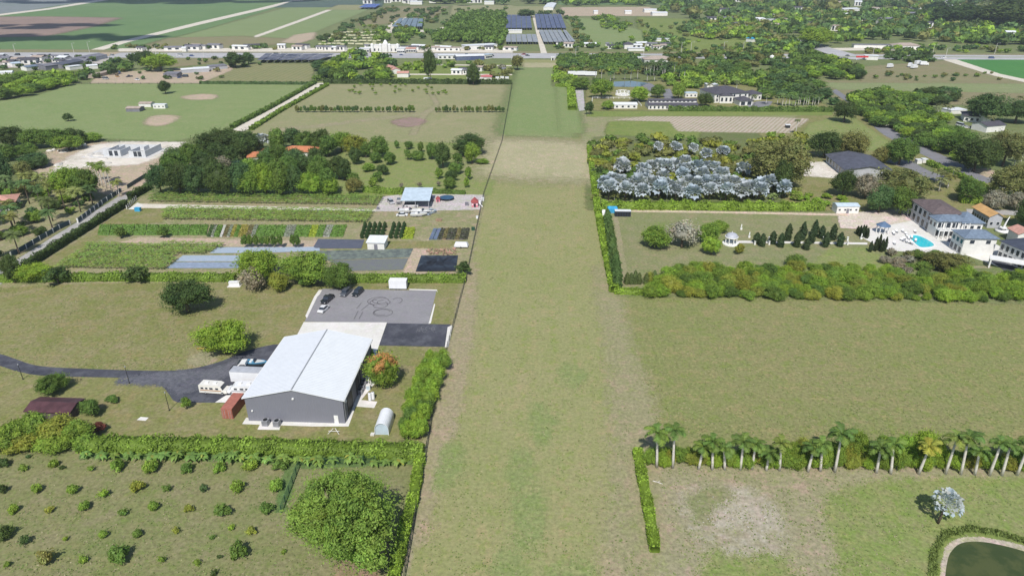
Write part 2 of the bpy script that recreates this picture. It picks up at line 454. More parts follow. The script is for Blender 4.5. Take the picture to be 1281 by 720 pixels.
# --- second row of fields
patch('meadow', [(-60, 170), (-60, 134), (40, 122), (92, 106), (130, 104.5), (386, 104.5), (298, 160), (215, 176), (120, 172)], G['meadow'], 1, 4)
patch('bare_patch', [(233, 121), (250, 118.5), (266, 119.5), (264, 123.5), (240, 124)], G['dirt'], 3, 5, True)
patch('bare_patch', [(188, 150), (198, 145), (217, 146), (214, 151), (200, 156.5), (188, 155)], G['dirt'], 3, 5, True)
patch('fallow_field', [(312, 172), (318, 164), (408, 106), (638, 104), (628, 178), (440, 178)], G['tanfield'], 1, 3)
patch('dirt_path', [(352, 160), (400, 156), (470, 147.5), (530, 141), (545, 130), (538, 118), (542, 118), (549, 131), (535, 143), (525, 155), (520, 168), (513, 169), (520, 155), (528, 144.5), (470, 150), (400, 159), (350, 164)], G['sandy'], 3, 1.8)
patch('bare_patch', [(495, 152), (515, 148), (528, 152), (510, 158)], G['plough'], 3, 5, True)
patch('nursery_field', [(245, 104), (290, 80), (395, 80), (385, 103.5)], ground_mat('container_nursery', (.20, .215, .09), (.22, .22, .10), (.16, .19, .08), .02, .1, rows=(0, 5.0, (.27, .25, .15), .5)), 2, 3)
patch('side_field', [(480, 103), (495, 82), (640, 80), (641, 103)], G['weeds'], 1, 4)
patch('farm_lane', [(500, 92.5), (640, 93), (640, 94.2), (500, 93.8)], G['pale'], 4, 1)
patch('farm_lane', [(545, 80.5), (640, 82), (640, 83), (545, 81.7)], G['pale'], 4, 1)
patch('orchard_lawn', [(395, 247), (440, 178), (627, 180), (611, 243)], G['green'], 2, 3)
# --- airstrip
AL, AR = -21.4, 22.0
patch('grass_airstrip', [(AL - .3, 40), (AR - 1.5, 40), (AR, 185), (AR + 1.5, 360), (12, 700), (12, 725), (-20.5, 725), (-22.5, 330), (-22.5, 250)], G['strip'], 3, 2.4, world_pts=True)
patch('greener_stretch', [(-19.5, 395), (14, 392), (13, 560), (12, 668), (-19, 668)], G['strip_green'], 4, 14, world_pts=True)
patch('greener_verge', [(13, 398), (21, 400), (21, 470), (13.5, 600)], G['strip_green'], 5, 7, world_pts=True)
patch('dry_patch', [(-21, 318), (14, 312), (22, 322), (22, 352), (14, 366), (-19, 372), (-21, 345)], G['strip_dry'], 5, 26, world_pts=True)
patch('dry_patch', [(-17, 672), (11, 672), (11, 700), (-17, 700)], G['strip_dry'], 5, 6, world_pts=True)
patch('worn_edge', [(19, 190), (20, 205), (22, 195), (22, 160), (24, 130), (22, 112), (19, 88), (14, 76), (13, 84), (17, 110), (19, 140), (19.5, 165)], ground_mat('worn_grass', (.26, .25, .14), (.24, .245, .12), (.30, .265, .165), .06, .3, (.5, .05, 1), .5), 5, 5, True, world_pts=True)
patch('worn_edge', [(-21, 90), (-19.5, 92), (-18.5, 120), (-19, 160), (-21.5, 200), (-23, 200), (-22, 140)], ground_mat('worn_grass_left', (.30, .265, .165), (.27, .25, .14), (.33, .28, .19), .06, .3, (.5, .05, 1), .5), 5, 3, True, world_pts=True)
for gx, gy, ga, gb in ((-4, 79, 2, 5), (-1, 93, 1.6, 7), (-3, 106, 1.3, 5), (1, 121, 1.4, 6), (6, 80, 2.5, 2), (-17, 106, 1.2, 6), (8, 140, 2, 4)):
    patch('green_spots', [(gx + ga * math.cos(t) * (1 + .3 * math.sin(3 * t + gx)), gy + gb * math.sin(t)) for t in np.arange(9) / 9 * 6.283], G['lush'], 5, 3.0, True, world_pts=True)
# --- west near
patch('lawn', [(-300, 352), (583, 351), (556, 445), (532, 548), (440, 548), (-300, 545)], G['lawn'], 2, 2)
patch('orchard', [(-300, 560), (528, 575), (500, 640), (470, 760), (-300, 760)], G['orchard'], 2, 2)
patch('mown_green_strip', [(100, 566), (350, 572), (525, 570), (525, 578), (370, 585), (355, 640), (347, 640), (360, 580), (230, 572), (100, 572)], ground_mat('dark_green_grass', (.10, .17, .055), (.12, .18, .06), (.13, .17, .07), .08, .4), 4, 1)
patch('dirt_edge', [(527, 575), (531, 575), (522, 640), (512, 700), (505, 740), (499, 740), (508, 690), (518, 630)], G['sandy'], 5, .8)
patch('bare_patch', [(242, 446), (262, 440), (270, 447), (258, 456), (240, 454)], G['sandy'], 4, 1.5, True)
patch('bare_patch', [(430, 700), (470, 660), (480, 680), (465, 720), (430, 730)], ground_mat('brown_bare', (.24, .18, .11), (.22, .19, .10), (.27, .21, .14), .1, .5), 4, 1.5, True)
drive = catmull(pts((-60, 430), (0, 442.5), (20, 449), (50, 457.5), (110, 461), (200, 463.5), (238, 461), (275, 452), (310, 438), (345, 430)), 8, False)[:-1] + \
        pts((362, 430), (330, 504), (222, 503)) + catmull(pts((216, 500), (208, 488), (200, 481), (185, 475), (160, 472.5), (60, 470), (25, 465), (0, 457.5), (-60, 440)), 8, False)
patch('driveway', drive, G['asphalt'], 5, 0, world_pts=True)
patch('dusty_stain', [(150, 476), (200, 468), (262, 464), (300, 452), (300, 460), (262, 476), (225, 490), (205, 480)], ground_mat('dusty_asphalt', (.12, .125, .145), (.075, .08, .10), (.17, .17, .19), .15, .6, (.3, 1.2, 1), .7, bias=.5, spots=.2), 6, 2.2, True)
patch('parking_lot', [(381, 402), (398, 366), (404, 361), (546, 363.5), (536, 405)], G['asphalt2'], 5, 0)
patch('apron', [(372, 418), (380, 402.6), (484, 403), (471, 441), (452, 441)], G['conc'], 6, 0)
patch('asphalt_pad', [(484, 404), (564, 405.5), (558, 433.8), (474, 432)], G['asphalt'], 6, 0)
for pp in ([(536, 405), (543, 380), (544.5, 380), (539, 404)], [(560, 409), (566.5, 406), (561, 434), (556.5, 434)], [(384, 398), (397, 371), (400, 368), (403, 362.5), (399, 362.5), (393, 371), (382, 395)], [(512, 362.6), (546, 363.6), (548, 366), (546.5, 363.2), (547, 362.2), (512, 361.3)]):
    patch('concrete_curb', pp, G['conc'], 8, 0)
patch('concrete_pad', [(269, 503), (283, 494), (300, 494), (292, 503.5)], G['conc'], 8, 0)
patch('foundation_apron', [(303, 530), (308, 522), (434, 524), (466, 442), (474, 441), (466, 470), (470, 478), (452, 500), (472, 502), (468, 510), (445, 508), (436, 533), (390, 533)], G['conc'], 5, 0)
patch('foundation_apron', [(322, 537), (327, 527), (352, 527), (349.5, 537.5)], G['conc'], 7, 0)
patch('drain_cover', [(171, 525), (176, 521), (186, 522), (182, 526)], G['conc'], 6, 0)
# --- nursery
patch('nursery_ground', [(-40, 360), (35, 340), (160, 258), (190, 241), (605, 243), (584, 345), (580, 352), (120, 352)], G['nurs'], 2, 2)
patch('grass_verge', [(40, 338), (120, 290), (165, 258), (200, 262), (120, 300), (60, 340)], G['lawn'], 3, 2)
patch('grass_plot', [(165, 262), (205, 262), (200, 278), (130, 281)], G['lawn'], 3, 2)
patch('gravel_lane', [(164, 260), (172, 255), (260, 257), (400, 260), (470, 262), (470, 264.5), (400, 263), (260, 260.5), (180, 260)], G['pale'], 5, .6)
patch('gravel_yard', [(470, 264), (480, 246), (510, 243), (605, 244), (600, 262), (500, 264)], ground_mat('grey_gravel', (.46, .43, .42), (.50, .47, .45), (.42, .40, .38), .08, .4), 5, .8)
patch('dirt_strip', [(150, 303), (175, 297), (345, 301), (400, 302), (395, 309), (290, 308), (200, 304)], G['dirt'], 4, 1)
patch('dirt_strip', [(505, 345), (520, 305), (535, 300), (530, 345)], G['dirt'], 4, 2)
patch('grass_plot', [(455, 303), (570, 302), (560, 310), (450, 309)], G['lawn'], 4, 1.5)
patch('road', [(-80, 393), (17, 328), (76, 291), (135, 255), (160, 239), (174, 228), (183, 212), (192, 222), (184, 231), (172, 240), (152, 256), (95, 290), (30, 333), (-40, 384)], G['road'], 6, .8)
patch('road_spur', [(128, 262), (140, 253), (150, 247), (158, 252), (146, 258)], G['road'], 7, .4)
patch('road_spur', [(76, 293), (94, 282.5), (98, 283.5), (90, 292)], G['road'], 7, .4)
patch('gravel_lane', [(160, 262), (172, 253.5), (180, 257), (172, 262)], G['conc'], 8, 0)
patch('road', [(292, 162), (340, 135), (396, 104), (408, 104), (352, 137), (312, 161), (302, 165)], G['pale'], 6, .8)
patch('building_site', [(28, 232), (60, 190), (95, 180), (130, 178), (228, 179), (200, 200), (172, 235), (150, 245), (120, 238)], G['dirt'], 3, 3)
patch('limestone_fill', [(70, 214), (92, 196), (120, 182), (150, 178), (228, 179), (205, 193), (170, 205), (110, 208)], G['lime'], 4, 4)
patch('yard_soil', [(-60, 350), (16, 325), (130, 252), (165, 233), (60, 225), (-60, 240)], G['nurs'], 2, 2)
# --- east
patch('east_field', [(768, 372), (1000, 376), (1500, 388), (1500, 600), (1290, 585), (830, 573), (800, 560), (793, 480)], G['east'], 2, 2)
patch('dry_yard', [(803, 560), (830, 572), (1500, 594), (1500, 790), (830, 790), (822, 690)], G['sandy'], 2, 2)
patch('green_lawn', [(1048, 625), (1120, 606), (1300, 605), (1500, 620), (1500, 790), (1070, 790), (1062, 720), (1050, 670)], G['green'], 3, 3, True)
patch('green_lawn', [(895, 700), (930, 690), (975, 705), (990, 760), (880, 790)], G['green'], 3, 3, True)
patch('pale_rubble_patch', [(868, 632), (880, 618), (915, 616), (950, 627), (968, 660), (962, 678), (920, 680), (880, 665)], ground_mat('old_ash', (.36, .325, .25), (.27, .25, .155), (.40, .375, .30), .12, .5, bias=.5, spots=.25), 4, 4, True)
patch('weed_ring', [(868, 628), (882, 617), (903, 615), (908, 619), (888, 632), (880, 650)], ground_mat('dull_weeds', (.20, .22, .10), (.24, .23, .13), (.26, .24, .15), .2, .6), 5, 2.5, True)
patch('grassy_bank', [(1172, 740), (1170, 690), (1185, 668), (1215, 660), (1250, 668), (1300, 680), (1300, 760), (1172, 760)], G['weeds'], 5, 1.5)
patch('sandy_shore', catmull(pts((1176, 745), (1180, 700), (1187, 683), (1200, 674), (1222, 672), (1250, 676), (1290, 686), (1400, 720), (1400, 860), (1176, 860)), 5), ground_mat('shore_sand', (.42, .37, .29), (.36, .33, .24), (.48, .43, .36), .1, .5), 6, .4, world_pts=True)
patch('plantation_floor', [(738, 262), (735, 190), (745, 172), (830, 166), (1000, 168), (1015, 200), (1000, 240), (1000, 262)], G['orchardtrees'], 2, 3)
patch('mulched_field', [(735, 190), (722, 140), (1060, 140), (1000, 168), (830, 172), (745, 176)], ground_mat('weedy_fallow', (.25, .25, .14), (.23, .26, .11), (.30, .26, .17), .04, .2), 1, 3)
patch('green_plot', [(760, 168), (765, 153), (850, 151), (875, 158), (870, 172)], G['weeds'], 3, 4)
patch('mulched_rows', [(770, 150), (810, 146), (960, 147), (1010, 149), (985, 166), (850, 164), (840, 152)], G['mulch'], 4, 2.5)
patch('green_margin', [(735, 143), (742, 139.5), (1040, 139.5), (1040, 144), (735, 146)], G['weeds'], 3, 1.5)
patch('grass_plot', [(950, 166), (1010, 143), (1060, 142), (1070, 140), (1095, 165), (1150, 200), (1000, 205)], G['lawn'], 3, 3)
patch('bright_lawn', [(1015, 155), (1060, 143), (1070, 150), (1120, 185), (1060, 190), (1000, 180)], G['green'], 4, 3)
patch('garden_lawn', [(985, 262), (985, 225), (1010, 200), (1110, 200), (1160, 215), (1250, 240), (1300, 262), (1300, 275), (1100, 262)], G['lawn'], 2, 3)
patch('park_lawn', [(757, 366), (757, 262), (1075, 268), (1090, 300), (1115, 330), (1120, 350), (1290, 340), (1290, 372)], ground_mat('park_grass', (.215, .225, .11), (.19, .22, .09), (.28, .25, .165), .035, .2), 2, 2)
patch('green_lawn', [(1010, 340), (1040, 312), (1088, 310), (1110, 332), (1070, 345)], G['green'], 4, 2)
patch('park_path', [(790, 262.5), (900, 264.5), (1060, 267.5), (1060, 270), (900, 266.5), (790, 265)], ground_mat('sandy_path', (.52, .43, .32), (.48, .40, .30), (.56, .48, .38), .1, .5), 5, .5)
patch('park_path', [(768, 270), (772, 272), (782, 330), (786, 352), (781, 353), (777, 330)], G['sandy'], 5, .6)
patch('garden_walk', [(924, 301), (990, 302), (1085, 303.5), (1085, 306), (990, 304.5), (920, 304)], G['conc'], 6, 0)
patch('paved_court', [(1052, 285), (1050, 268), (1100, 264), (1138, 262), (1140, 275), (1085, 286)], ground_mat('sandy_paving', (.56, .49, .42), (.60, .54, .47), (.50, .43, .36), .15, .6), 5, 1)
patch('pool_deck', [(1076, 296), (1085, 283), (1100, 277), (1135, 264), (1150, 266), (1186, 290), (1225, 296), (1282, 322), (1282, 348), (1240, 330), (1205, 318), (1170, 316), (1115, 314), (1095, 306)], G['conc'], 6, 0)
patch('asphalt_court', [(1238, 326), (1252, 324), (1285, 338), (1285, 346), (1262, 342)], G['asphalt'], 8, 0)
patch('garden_path', [(1155, 332), (1240, 333), (1240, 335), (1155, 334)], G['sandy'], 5, .5)
patch('country_road', catmull(pts((1040, 114), (1072, 136), (1092, 157), (1112, 172), (1160, 196), (1205, 218), (1245, 232), (1300, 250)), 6, False)[:] + catmull(pts((1300, 243), (1250, 225), (1215, 210), (1160, 186), (1122, 166), (1100, 152), (1082, 138), (1046, 112)), 6, False), G['greyroad'], 6, .8, world_pts=True)
patch('grass_verge', [(1075, 148), (1100, 170), (1150, 200), (1205, 228), (1240, 240), (1240, 225), (1150, 180), (1110, 150), (1085, 135)], G['lawn'], 3, 2)
patch('dirt_drive', [(1213, 212), (1235, 211), (1252, 217), (1235, 222)], G['dirt'], 8, 1)
patch('dirt_drive', [(1095, 152), (1112, 150), (1118, 154), (1104, 159)], G['pale'], 8, 1)
patch('lane', [(1210, 262), (1300, 264), (1300, 270), (1210, 267)], G['road'], 6, .8)
patch('patio', [(1006, 220), (1012, 203), (1034, 203), (1056, 215), (1048, 223)], G['lime'], 5, 1)
patch('patio', [(1170, 146), (1185, 143), (1175, 152), (1155, 154)], G['lime'], 5, 2)
patch('house_drive', [(1108, 202), (1135, 200), (1160, 214), (1185, 222), (1180, 230), (1140, 212)], G['greyroad'], 5, 1.5)
patch('gravel_lane', [(720, 112), (729, 112), (731, 138), (725, 139)], ground_mat('grey_track', (.42, .41, .40), (.36, .37, .34), (.47, .46, .45), .1, .5), 6, .8)
patch('estate_lawn', [(735, 138), (735, 108), (850, 100), (1000, 112), (1040, 138)], G['lawn'], 2, 3)
patch('estate_drive', [(790, 103), (812, 104), (828, 112), (832, 118), (818, 116), (805, 108)], G['greyroad'], 5, 1)
patch('estate_drive', [(829, 112), (838, 111.5), (842, 124), (832, 124)], G['greyroad'], 5, 1)
patch('estate_drive', [(930, 134), (948, 127), (966, 127), (960, 134.5)], G['greyroad'], 5, 1)
patch('sports_court', [(972, 134), (985, 127), (1012, 126), (1024, 134)], G['green'], 5, 1)
patch('fruit_grove_floor', [(692, 108), (695, 80), (850, 80), (850, 100), (735, 108)], G['orchardtrees'], 1, 3)
# water
def water(name, px, z, c1, c2, wpts=None, sc=.25, smooth=False, rough=.08):
    m, nt, b = nodes(name + '_surface', rough, .5)
    co = N(nt, 'ShaderNodeTexCoord').outputs['Object']
    nt.links.new(mix(nt, ramp(nt, noise(nt, co, sc, 4), .4, .6), c1, c2), b.inputs['Base Color'])
    bp = N(nt, 'ShaderNodeBump'); bp.inputs['Strength'].default_value = .15; bp.inputs['Distance'].default_value = .05
    nt.links.new(noise(nt, co, 3, 3), bp.inputs['Height']); nt.links.new(bp.outputs[0], b.inputs['Normal'])
    pp = wpts or pts(*px)
    mb = MB(); mb.add([(x, y, z) for x, y in pp], [tuple(range(len(pp)))])
    return tag(mb.build(name, m), kind='structure')
water('pond_water', None, .06, (.045, .065, .018), (.075, .090, .028), catmull(pts((1181, 745), (1185, 702), (1192, 687), (1203, 679), (1222, 677), (1250, 681), (1290, 692), (1400, 728), (1400, 860), (1181, 860)), 5), .3, rough=.25)
water('estate_pond', [(766, 108.5), (768, 102.5), (790, 101.5), (812, 104), (800, 109), (780, 109)], .12, (.06, .10, .13), (.08, .12, .14))
# ================================================================ VEGETATION KIT
def ico(sub):
    bm = bmesh.new(); bmesh.ops.create_icosphere(bm, subdivisions=sub, radius=1)
    V = np.array([v.co[:] for v in bm.verts]); F = np.array([[v.index for v in f.verts] for f in bm.faces]); bm.free()
    return V, F
import bmesh
ICO1, ICO2 = ico(1), ico(2)
def leaf_quads(C, Nn, size, tint, rg, aspect=1.6, spread=.9):
    """one small bent leaf tuft (4-vertex face) per centre"""
    n = len(C)
    d = Nn + rg.normal(0, spread, (n, 3)); d /= np.linalg.norm(d, axis=1, keepdims=True)
    a = np.cross(d, rg.normal(0, 1, (n, 3))); a /= np.maximum(np.linalg.norm(a, axis=1, keepdims=True), 1e-6)
    b = np.cross(d, a)
    s = (size * rg.uniform(.6, 1.35, n))[:, None]
    a = a * s * aspect * .5; b = b * s * .5
    V = np.stack([C - a, C + b * .9 + d * s * .15, C + a, C - b * .9 + d * s * .1], 1).reshape(-1, 3)
    F = np.arange(4 * n).reshape(n, 4)
    T = np.repeat(tint, 4, axis=0)
    return V, F, T
def assemble(name, parts, mats=None):
    Vs, Ps, Ts, o = [], [], [], 0
    for V, F, T in parts:
        Vs.append(V); Ps.append(F + o); o += len(V)
        Ts.append(np.broadcast_to(T, (len(V), 3)))
    return fast_mesh(name, np.concatenate(Vs), Ps, mats or FOL, tint=np.concatenate(Ts))
def crown_mesh(name, rg, nclump=26, nleaf=2400, ls=.085, clump=(.24, .40), flat=1.0, core=.86, inner=.62, sub=ICO2, bottom=-.75, accent=None):
    """unit crown, semi-axes 1: leaf clumps spread through an ellipsoid"""
    cs = []; tries = 0
    while len(cs) < nclump and tries < 4000:
        tries += 1
        v = rg.normal(0, 1, 3); v /= np.linalg.norm(v)
        if v[2] < bottom: continue
        r = rg.uniform(*clump); k = rg.uniform(*sorted((inner, 1.02 - r * .9)))
        p = v * k
        if all(np.linalg.norm(p - q[0]) > .55 * (r + q[1]) * .8 for q in cs): cs.append((p, r))
    parts = []; w = np.array([c[1] ** 2 for c in cs]); w /= w.sum()
    # inner mass, tint darkened to stand in for shade inside the crown
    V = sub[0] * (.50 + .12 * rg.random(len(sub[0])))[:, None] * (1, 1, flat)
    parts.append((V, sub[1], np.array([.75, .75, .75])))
    for (p, r), wi in zip(cs, w):
        tone = rg.uniform(.72, 1.28); hue = rg.normal(0, .07)
        base = np.array([tone * (1 + hue * .6), tone, tone * (1 - hue * .5)])
        if accent is not None and rg.random() < accent[0] and p[2] > accent[2]: base = np.array(accent[1])
        V = ICO1[0] * (r * core * rg.uniform(.75, 1.05, len(ICO1[0])))[:, None] + p
        parts.append((V, ICO1[1], base * .85))  # clump cores tinted darker than their leaves, as painted shade
        n = max(4, int(nleaf * wi))
        d = rg.normal(0, 1, (n, 3)); d /= np.linalg.norm(d, axis=1, keepdims=True)
        C = p + d * (r * rg.uniform(.78, 1.12, n))[:, None]
        t = base[None] * rg.uniform(.75, 1.3, (n, 1)) * (1 + rg.normal(0, .05, (n, 3)))
        parts.append(leaf_quads(C, d + (0, 0, .35), ls, np.clip(t, 0, 3), rg))
    # stray twigs poking out
    n = nleaf // 9
    d = rg.normal(0, 1, (n, 3)); d /= np.linalg.norm(d, axis=1, keepdims=True); d = d[d[:, 2] > bottom]
    C = d * rg.uniform(.85, 1.13, len(d))[:, None]
    parts.append(leaf_quads(C, d, ls * 1.1, np.full((len(C), 3), 1.05), rg))
    ph = rg.uniform(0, 6.28, 3)                 # uneven outline: the crown bulges and dips round its middle
    def warp(V):
        a = np.arctan2(V[:, 1], V[:, 0])
        k = 1 + .13 * np.sin(2 * a + ph[0]) + .11 * np.sin(3 * a + ph[1] + V[:, 2]) + .07 * np.sin(5 * a + ph[2] - 2 * V[:, 2])
        return V * np.stack([k, k, 1 + .10 * np.sin(2.3 * V[:, 0] + ph[1]) + .1 * np.sin(2.9 * V[:, 1] + ph[2])], 1)
    V0 = [(warp(V) * (1, 1, flat), F, T) for V, F, T in parts]
    return assemble(name, V0)
def trunk_mesh(name, rg, limbs=4):
    """unit trunk: 1 high, flared base, limbs reaching into the crown"""
    mb = MB(); mb.tube([(0, 0, -.02), (.01, 0, .15), (rg.uniform(-.03, .03), 0, .5), (rg.uniform(-.05, .05), .02, .8)], .07, 7, .035)
    for i in range(limbs):
        a = 2 * math.pi * (i + rg.uniform(-.3, .3)) / limbs; l = rg.uniform(.25, .4)
        mb.tube([(0, 0, .35 + .08 * i), (l * .5 * math.cos(a), l * .5 * math.sin(a), .6), (l * math.cos(a), l * math.sin(a), .95)], .035, 5, .012)
    return mb.mesh(name, M['bark'], True)
rg = np.random.default_rng(5)
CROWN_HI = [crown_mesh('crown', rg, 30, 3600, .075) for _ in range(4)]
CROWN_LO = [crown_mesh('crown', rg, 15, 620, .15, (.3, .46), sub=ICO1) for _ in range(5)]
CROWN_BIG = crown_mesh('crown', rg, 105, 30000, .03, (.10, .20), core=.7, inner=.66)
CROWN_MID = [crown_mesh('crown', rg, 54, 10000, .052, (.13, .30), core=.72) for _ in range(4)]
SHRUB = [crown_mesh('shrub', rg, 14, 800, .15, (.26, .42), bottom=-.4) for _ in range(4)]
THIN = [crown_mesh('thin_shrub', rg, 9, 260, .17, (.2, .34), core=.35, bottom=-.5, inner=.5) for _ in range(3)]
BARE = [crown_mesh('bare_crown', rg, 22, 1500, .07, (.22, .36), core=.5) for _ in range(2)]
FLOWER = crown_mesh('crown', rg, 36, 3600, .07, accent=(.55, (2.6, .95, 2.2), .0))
TRUNK = [trunk_mesh('trunk', rg) for _ in range(3)]
# columnar conifer, unit: radius 1, height 1 from the ground
def column_mesh(name, rg, n=900, ls=.16):
    z = rg.uniform(.02, 1, n) ** .9
    prof = np.where(z < .15, .55 + z * 3, 1.0) * np.clip((1 - z) * 2.2, .06, 1) ** .6
    a = rg.uniform(0, 2 * math.pi, n); r = prof * rg.uniform(.7, 1.05, n)
    lump = 1 + .30 * np.sin(a * 3 + z * 17 + rg.uniform(0, 6)) * np.sin(z * 9 + a)
    C = np.stack([np.cos(a) * r * lump, np.sin(a) * r * lump, z * 4], 1)
    d = np.stack([np.cos(a), np.sin(a), np.full(n, .5)], 1)
    t = rg.uniform(.7, 1.3, (n, 1)) * np.ones((1, 3))
    V, F, T = leaf_quads(C, d, ls * 1.4, t, rg, 1.8, .5)
    V[:, 2] /= 4
    k = 8; rings = [(.0, .5), (.15, .8), (.5, .75), (.8, .45), (.97, .05)]
    cv = np.array([(rr * math.cos(2 * math.pi * i / k), rr * math.sin(2 * math.pi * i / k), zz) for zz, rr in rings for i in range(k)])
    cf = np.array([(j * k + i, j * k + (i + 1) % k, (j + 1) * k + (i + 1) % k, (j + 1) * k + i) for j in range(4) for i in range(k)])
    return assemble(name, [(V, F, T), (cv, cf, np.array([.75, .75, .75]))])  # core tint darkened, painting the shade within the column
COLUMN = [column_mesh('conifer', rg) for _ in range(3)]
# palms --------------------------------------------------------------------
def frond_parts(rg, L=1.0, droop=.55, up=.55, nl=16, lw=.30, thick=.085, tint=1.0):
    """feather frond along +X: rachis and leaflet blades"""
    t = np.linspace(0, 1, nl)
    x = L * (t * (1 - .12 * t)); z = L * (up * t - droop * 1.35 * t ** 2.1)
    V, F, T = [], [], []
    for i in range(nl - 1):
        p = np.array([x[i], 0, z[i]]); q = np.array([x[i + 1], 0, z[i + 1]]); d = (q - p) / np.linalg.norm(q - p)
        w = lw * L * math.sin(math.pi * (.12 + .8 * t[i])) * rg.uniform(.85, 1.1)
        for s in (-1, 1):
            tip = p + d * w * .75 + np.array([0, s * w, -w * .45 * rg.uniform(.5, 1.3)])
            n0 = len(V); e = d * thick * L
            V += [p, p + e, tip + e * .25, tip - e * .1]; F.append((n0, n0 + 1, n0 + 2, n0 + 3))
            T += [np.array([1, 1, 1]) * tint * rg.uniform(.75, 1.25)] * 4
    for i in range(nl - 1):
        n0 = len(V); h = .012 * L
        V += [np.array([x[i], -h, z[i] + .01]), np.array([x[i], h, z[i] + .01]), np.array([x[i + 1], h * .8, z[i + 1] + .01]), np.array([x[i + 1], -h * .8, z[i + 1] + .01])]
        F.append((n0, n0 + 1, n0 + 2, n0 + 3)); T += [np.array([1.25, 1.2, .9]) * tint] * 4
    return np.array(V), np.array(F), np.array(T)
def rotz(V, a, tilt=0.0, roll=0.0):
    m = np.array(Matrix.Rotation(a, 3, 'Z') @ Matrix.Rotation(-tilt, 3, 'Y') @ Matrix.Rotation(roll, 3, 'X'))
    return V @ m.T
FROND = [assemble('frond', [frond_parts(rg, 1, rg.uniform(.5, .75), rg.uniform(.55, .75))]) for _ in range(4)]
def palm_head(name, rg, n=15, low=-.2, droop=.6, nl=9, up=.4, lw=.3):
    parts = []
    for i in range(n):
        V, F, T = frond_parts(rg, rg.uniform(.85, 1.08), droop * rg.uniform(.7, 1.2), up, nl, lw, .13, rg.uniform(.75, 1.2))
        k = i / n; parts.append((rotz(V, i * 2.4 + rg.uniform(-.2, .2), low + k * 1.0, rg.uniform(-.3, .3)), F, T))
    return assemble(name, parts)
PALM_HEAD = [palm_head('crown', rg, 16) for _ in range(3)]
LOW_PALM = [palm_head('fronds', rg, 18, .0, .5, 8, .5, .26) for _ in range(3)]
def banana_mesh(name, rg):
    parts = []
    for s in range(rg.integers(2, 5)):
        bx, by = rg.uniform(-.4, .4, 2); h = rg.uniform(.9, 1.5)
        for i in range(6):
            L = rg.uniform(.9, 1.4); n = 6; t = np.linspace(0, 1, n); a = i * 1.1 + rg.uniform(-.3, .3)
            x = L * t; z = L * (.75 * t - .95 * t ** 2.2); w = .22 * L * np.sin(math.pi * np.clip(t * .92 + .06, 0, 1))
            V = []; F = []
            for k in range(n): V += [(x[k], -w[k], z[k] - w[k] * .3), (x[k], 0, z[k]), (x[k], w[k], z[k] - w[k] * .3)]
            for k in range(n - 1):
                for q in (0, 1): F.append((k * 3 + q, k * 3 + q + 1, k * 3 + q + 4, k * 3 + q + 3))
            V = rotz(np.array(V), a) + (bx, by, h)
            dry = i >= 5 and rg.random() < .6
            parts.append((V, np.array(F), np.array([1.9, 1.25, 1.1]) * rg.uniform(.8, 1.1) if dry else np.array([1, 1, 1]) * rg.uniform(.8, 1.4)))
        V = np.array([(bx + .07 * math.cos(q), by + .07 * math.sin(q), z_) for z_ in (0, h) for q in np.arange(5) * 1.2566])
        parts.append((V, np.array([(q, (q + 1) % 5, 5 + (q + 1) % 5, 5 + q) for q in range(5)]), np.array([1.3, 1.2, 1.2])))
    return assemble(name, parts)
BANANA = [banana_mesh('banana', rg) for _ in range(4)]
def fan_leaf(rg, stem=.45, r=.42):
    """stalked fan leaf along +X"""
    V = [(stem, 0, 0)]; F = []; k = 9
    for i in range(k):
        a = R(-105 + 210 * i / (k - 1)); rr = r * (1 if i % 2 == 0 else .74)
        V.append((stem + rr * math.cos(a) * .9 + .1, rr * math.sin(a), .10 * r * (1 if i % 2 else -1) + abs(math.sin(a)) * r * .35))
    for i in range(1, k): F.append((0, i, i + 1, i + 1))
    V += [(0, -.015, 0), (0, .015, 0), (stem + .02, .012, 0), (stem + .02, -.012, 0)]
    F = np.array([(f[0], f[1], f[2]) for f in F]); Q = np.array([(k + 1, k + 2, k + 3, k + 4)])
    return np.array(V), F, Q
def fan_mesh(name, V, F, Q, T): return fast_mesh(name, V, [F, Q], FOL, tint=np.broadcast_to(T, (len(V), 3)))
_v, _F, _q = fan_leaf(rg)
FAN = fan_mesh('fan_leaf', _v, _F, _q, np.array([1., 1, 1]))
def fan_head(name, rg, n=30, low=-.5):
    Vs, Fs, Qs, Ts, o = [], [], [], [], 0
    for i in range(n):
        V, F, Q = fan_leaf(rg); k = i / n
        V = rotz(V * rg.uniform(.85, 1.15), i * 2.4, low + 1.75 * k + rg.uniform(-.1, .1), rg.uniform(-.5, .5))
        Vs.append(V); Fs.append(F + o); Qs.append(Q + o); o += len(V); Ts.append(np.ones((len(V), 3)) * rg.uniform(.75, 1.15))
    return fast_mesh(name, np.concatenate(Vs), [np.concatenate(Fs), np.concatenate(Qs)], FOL, tint=np.concatenate(Ts))
FAN_HEAD = [fan_head('crown', rg, 34) for _ in range(3)]

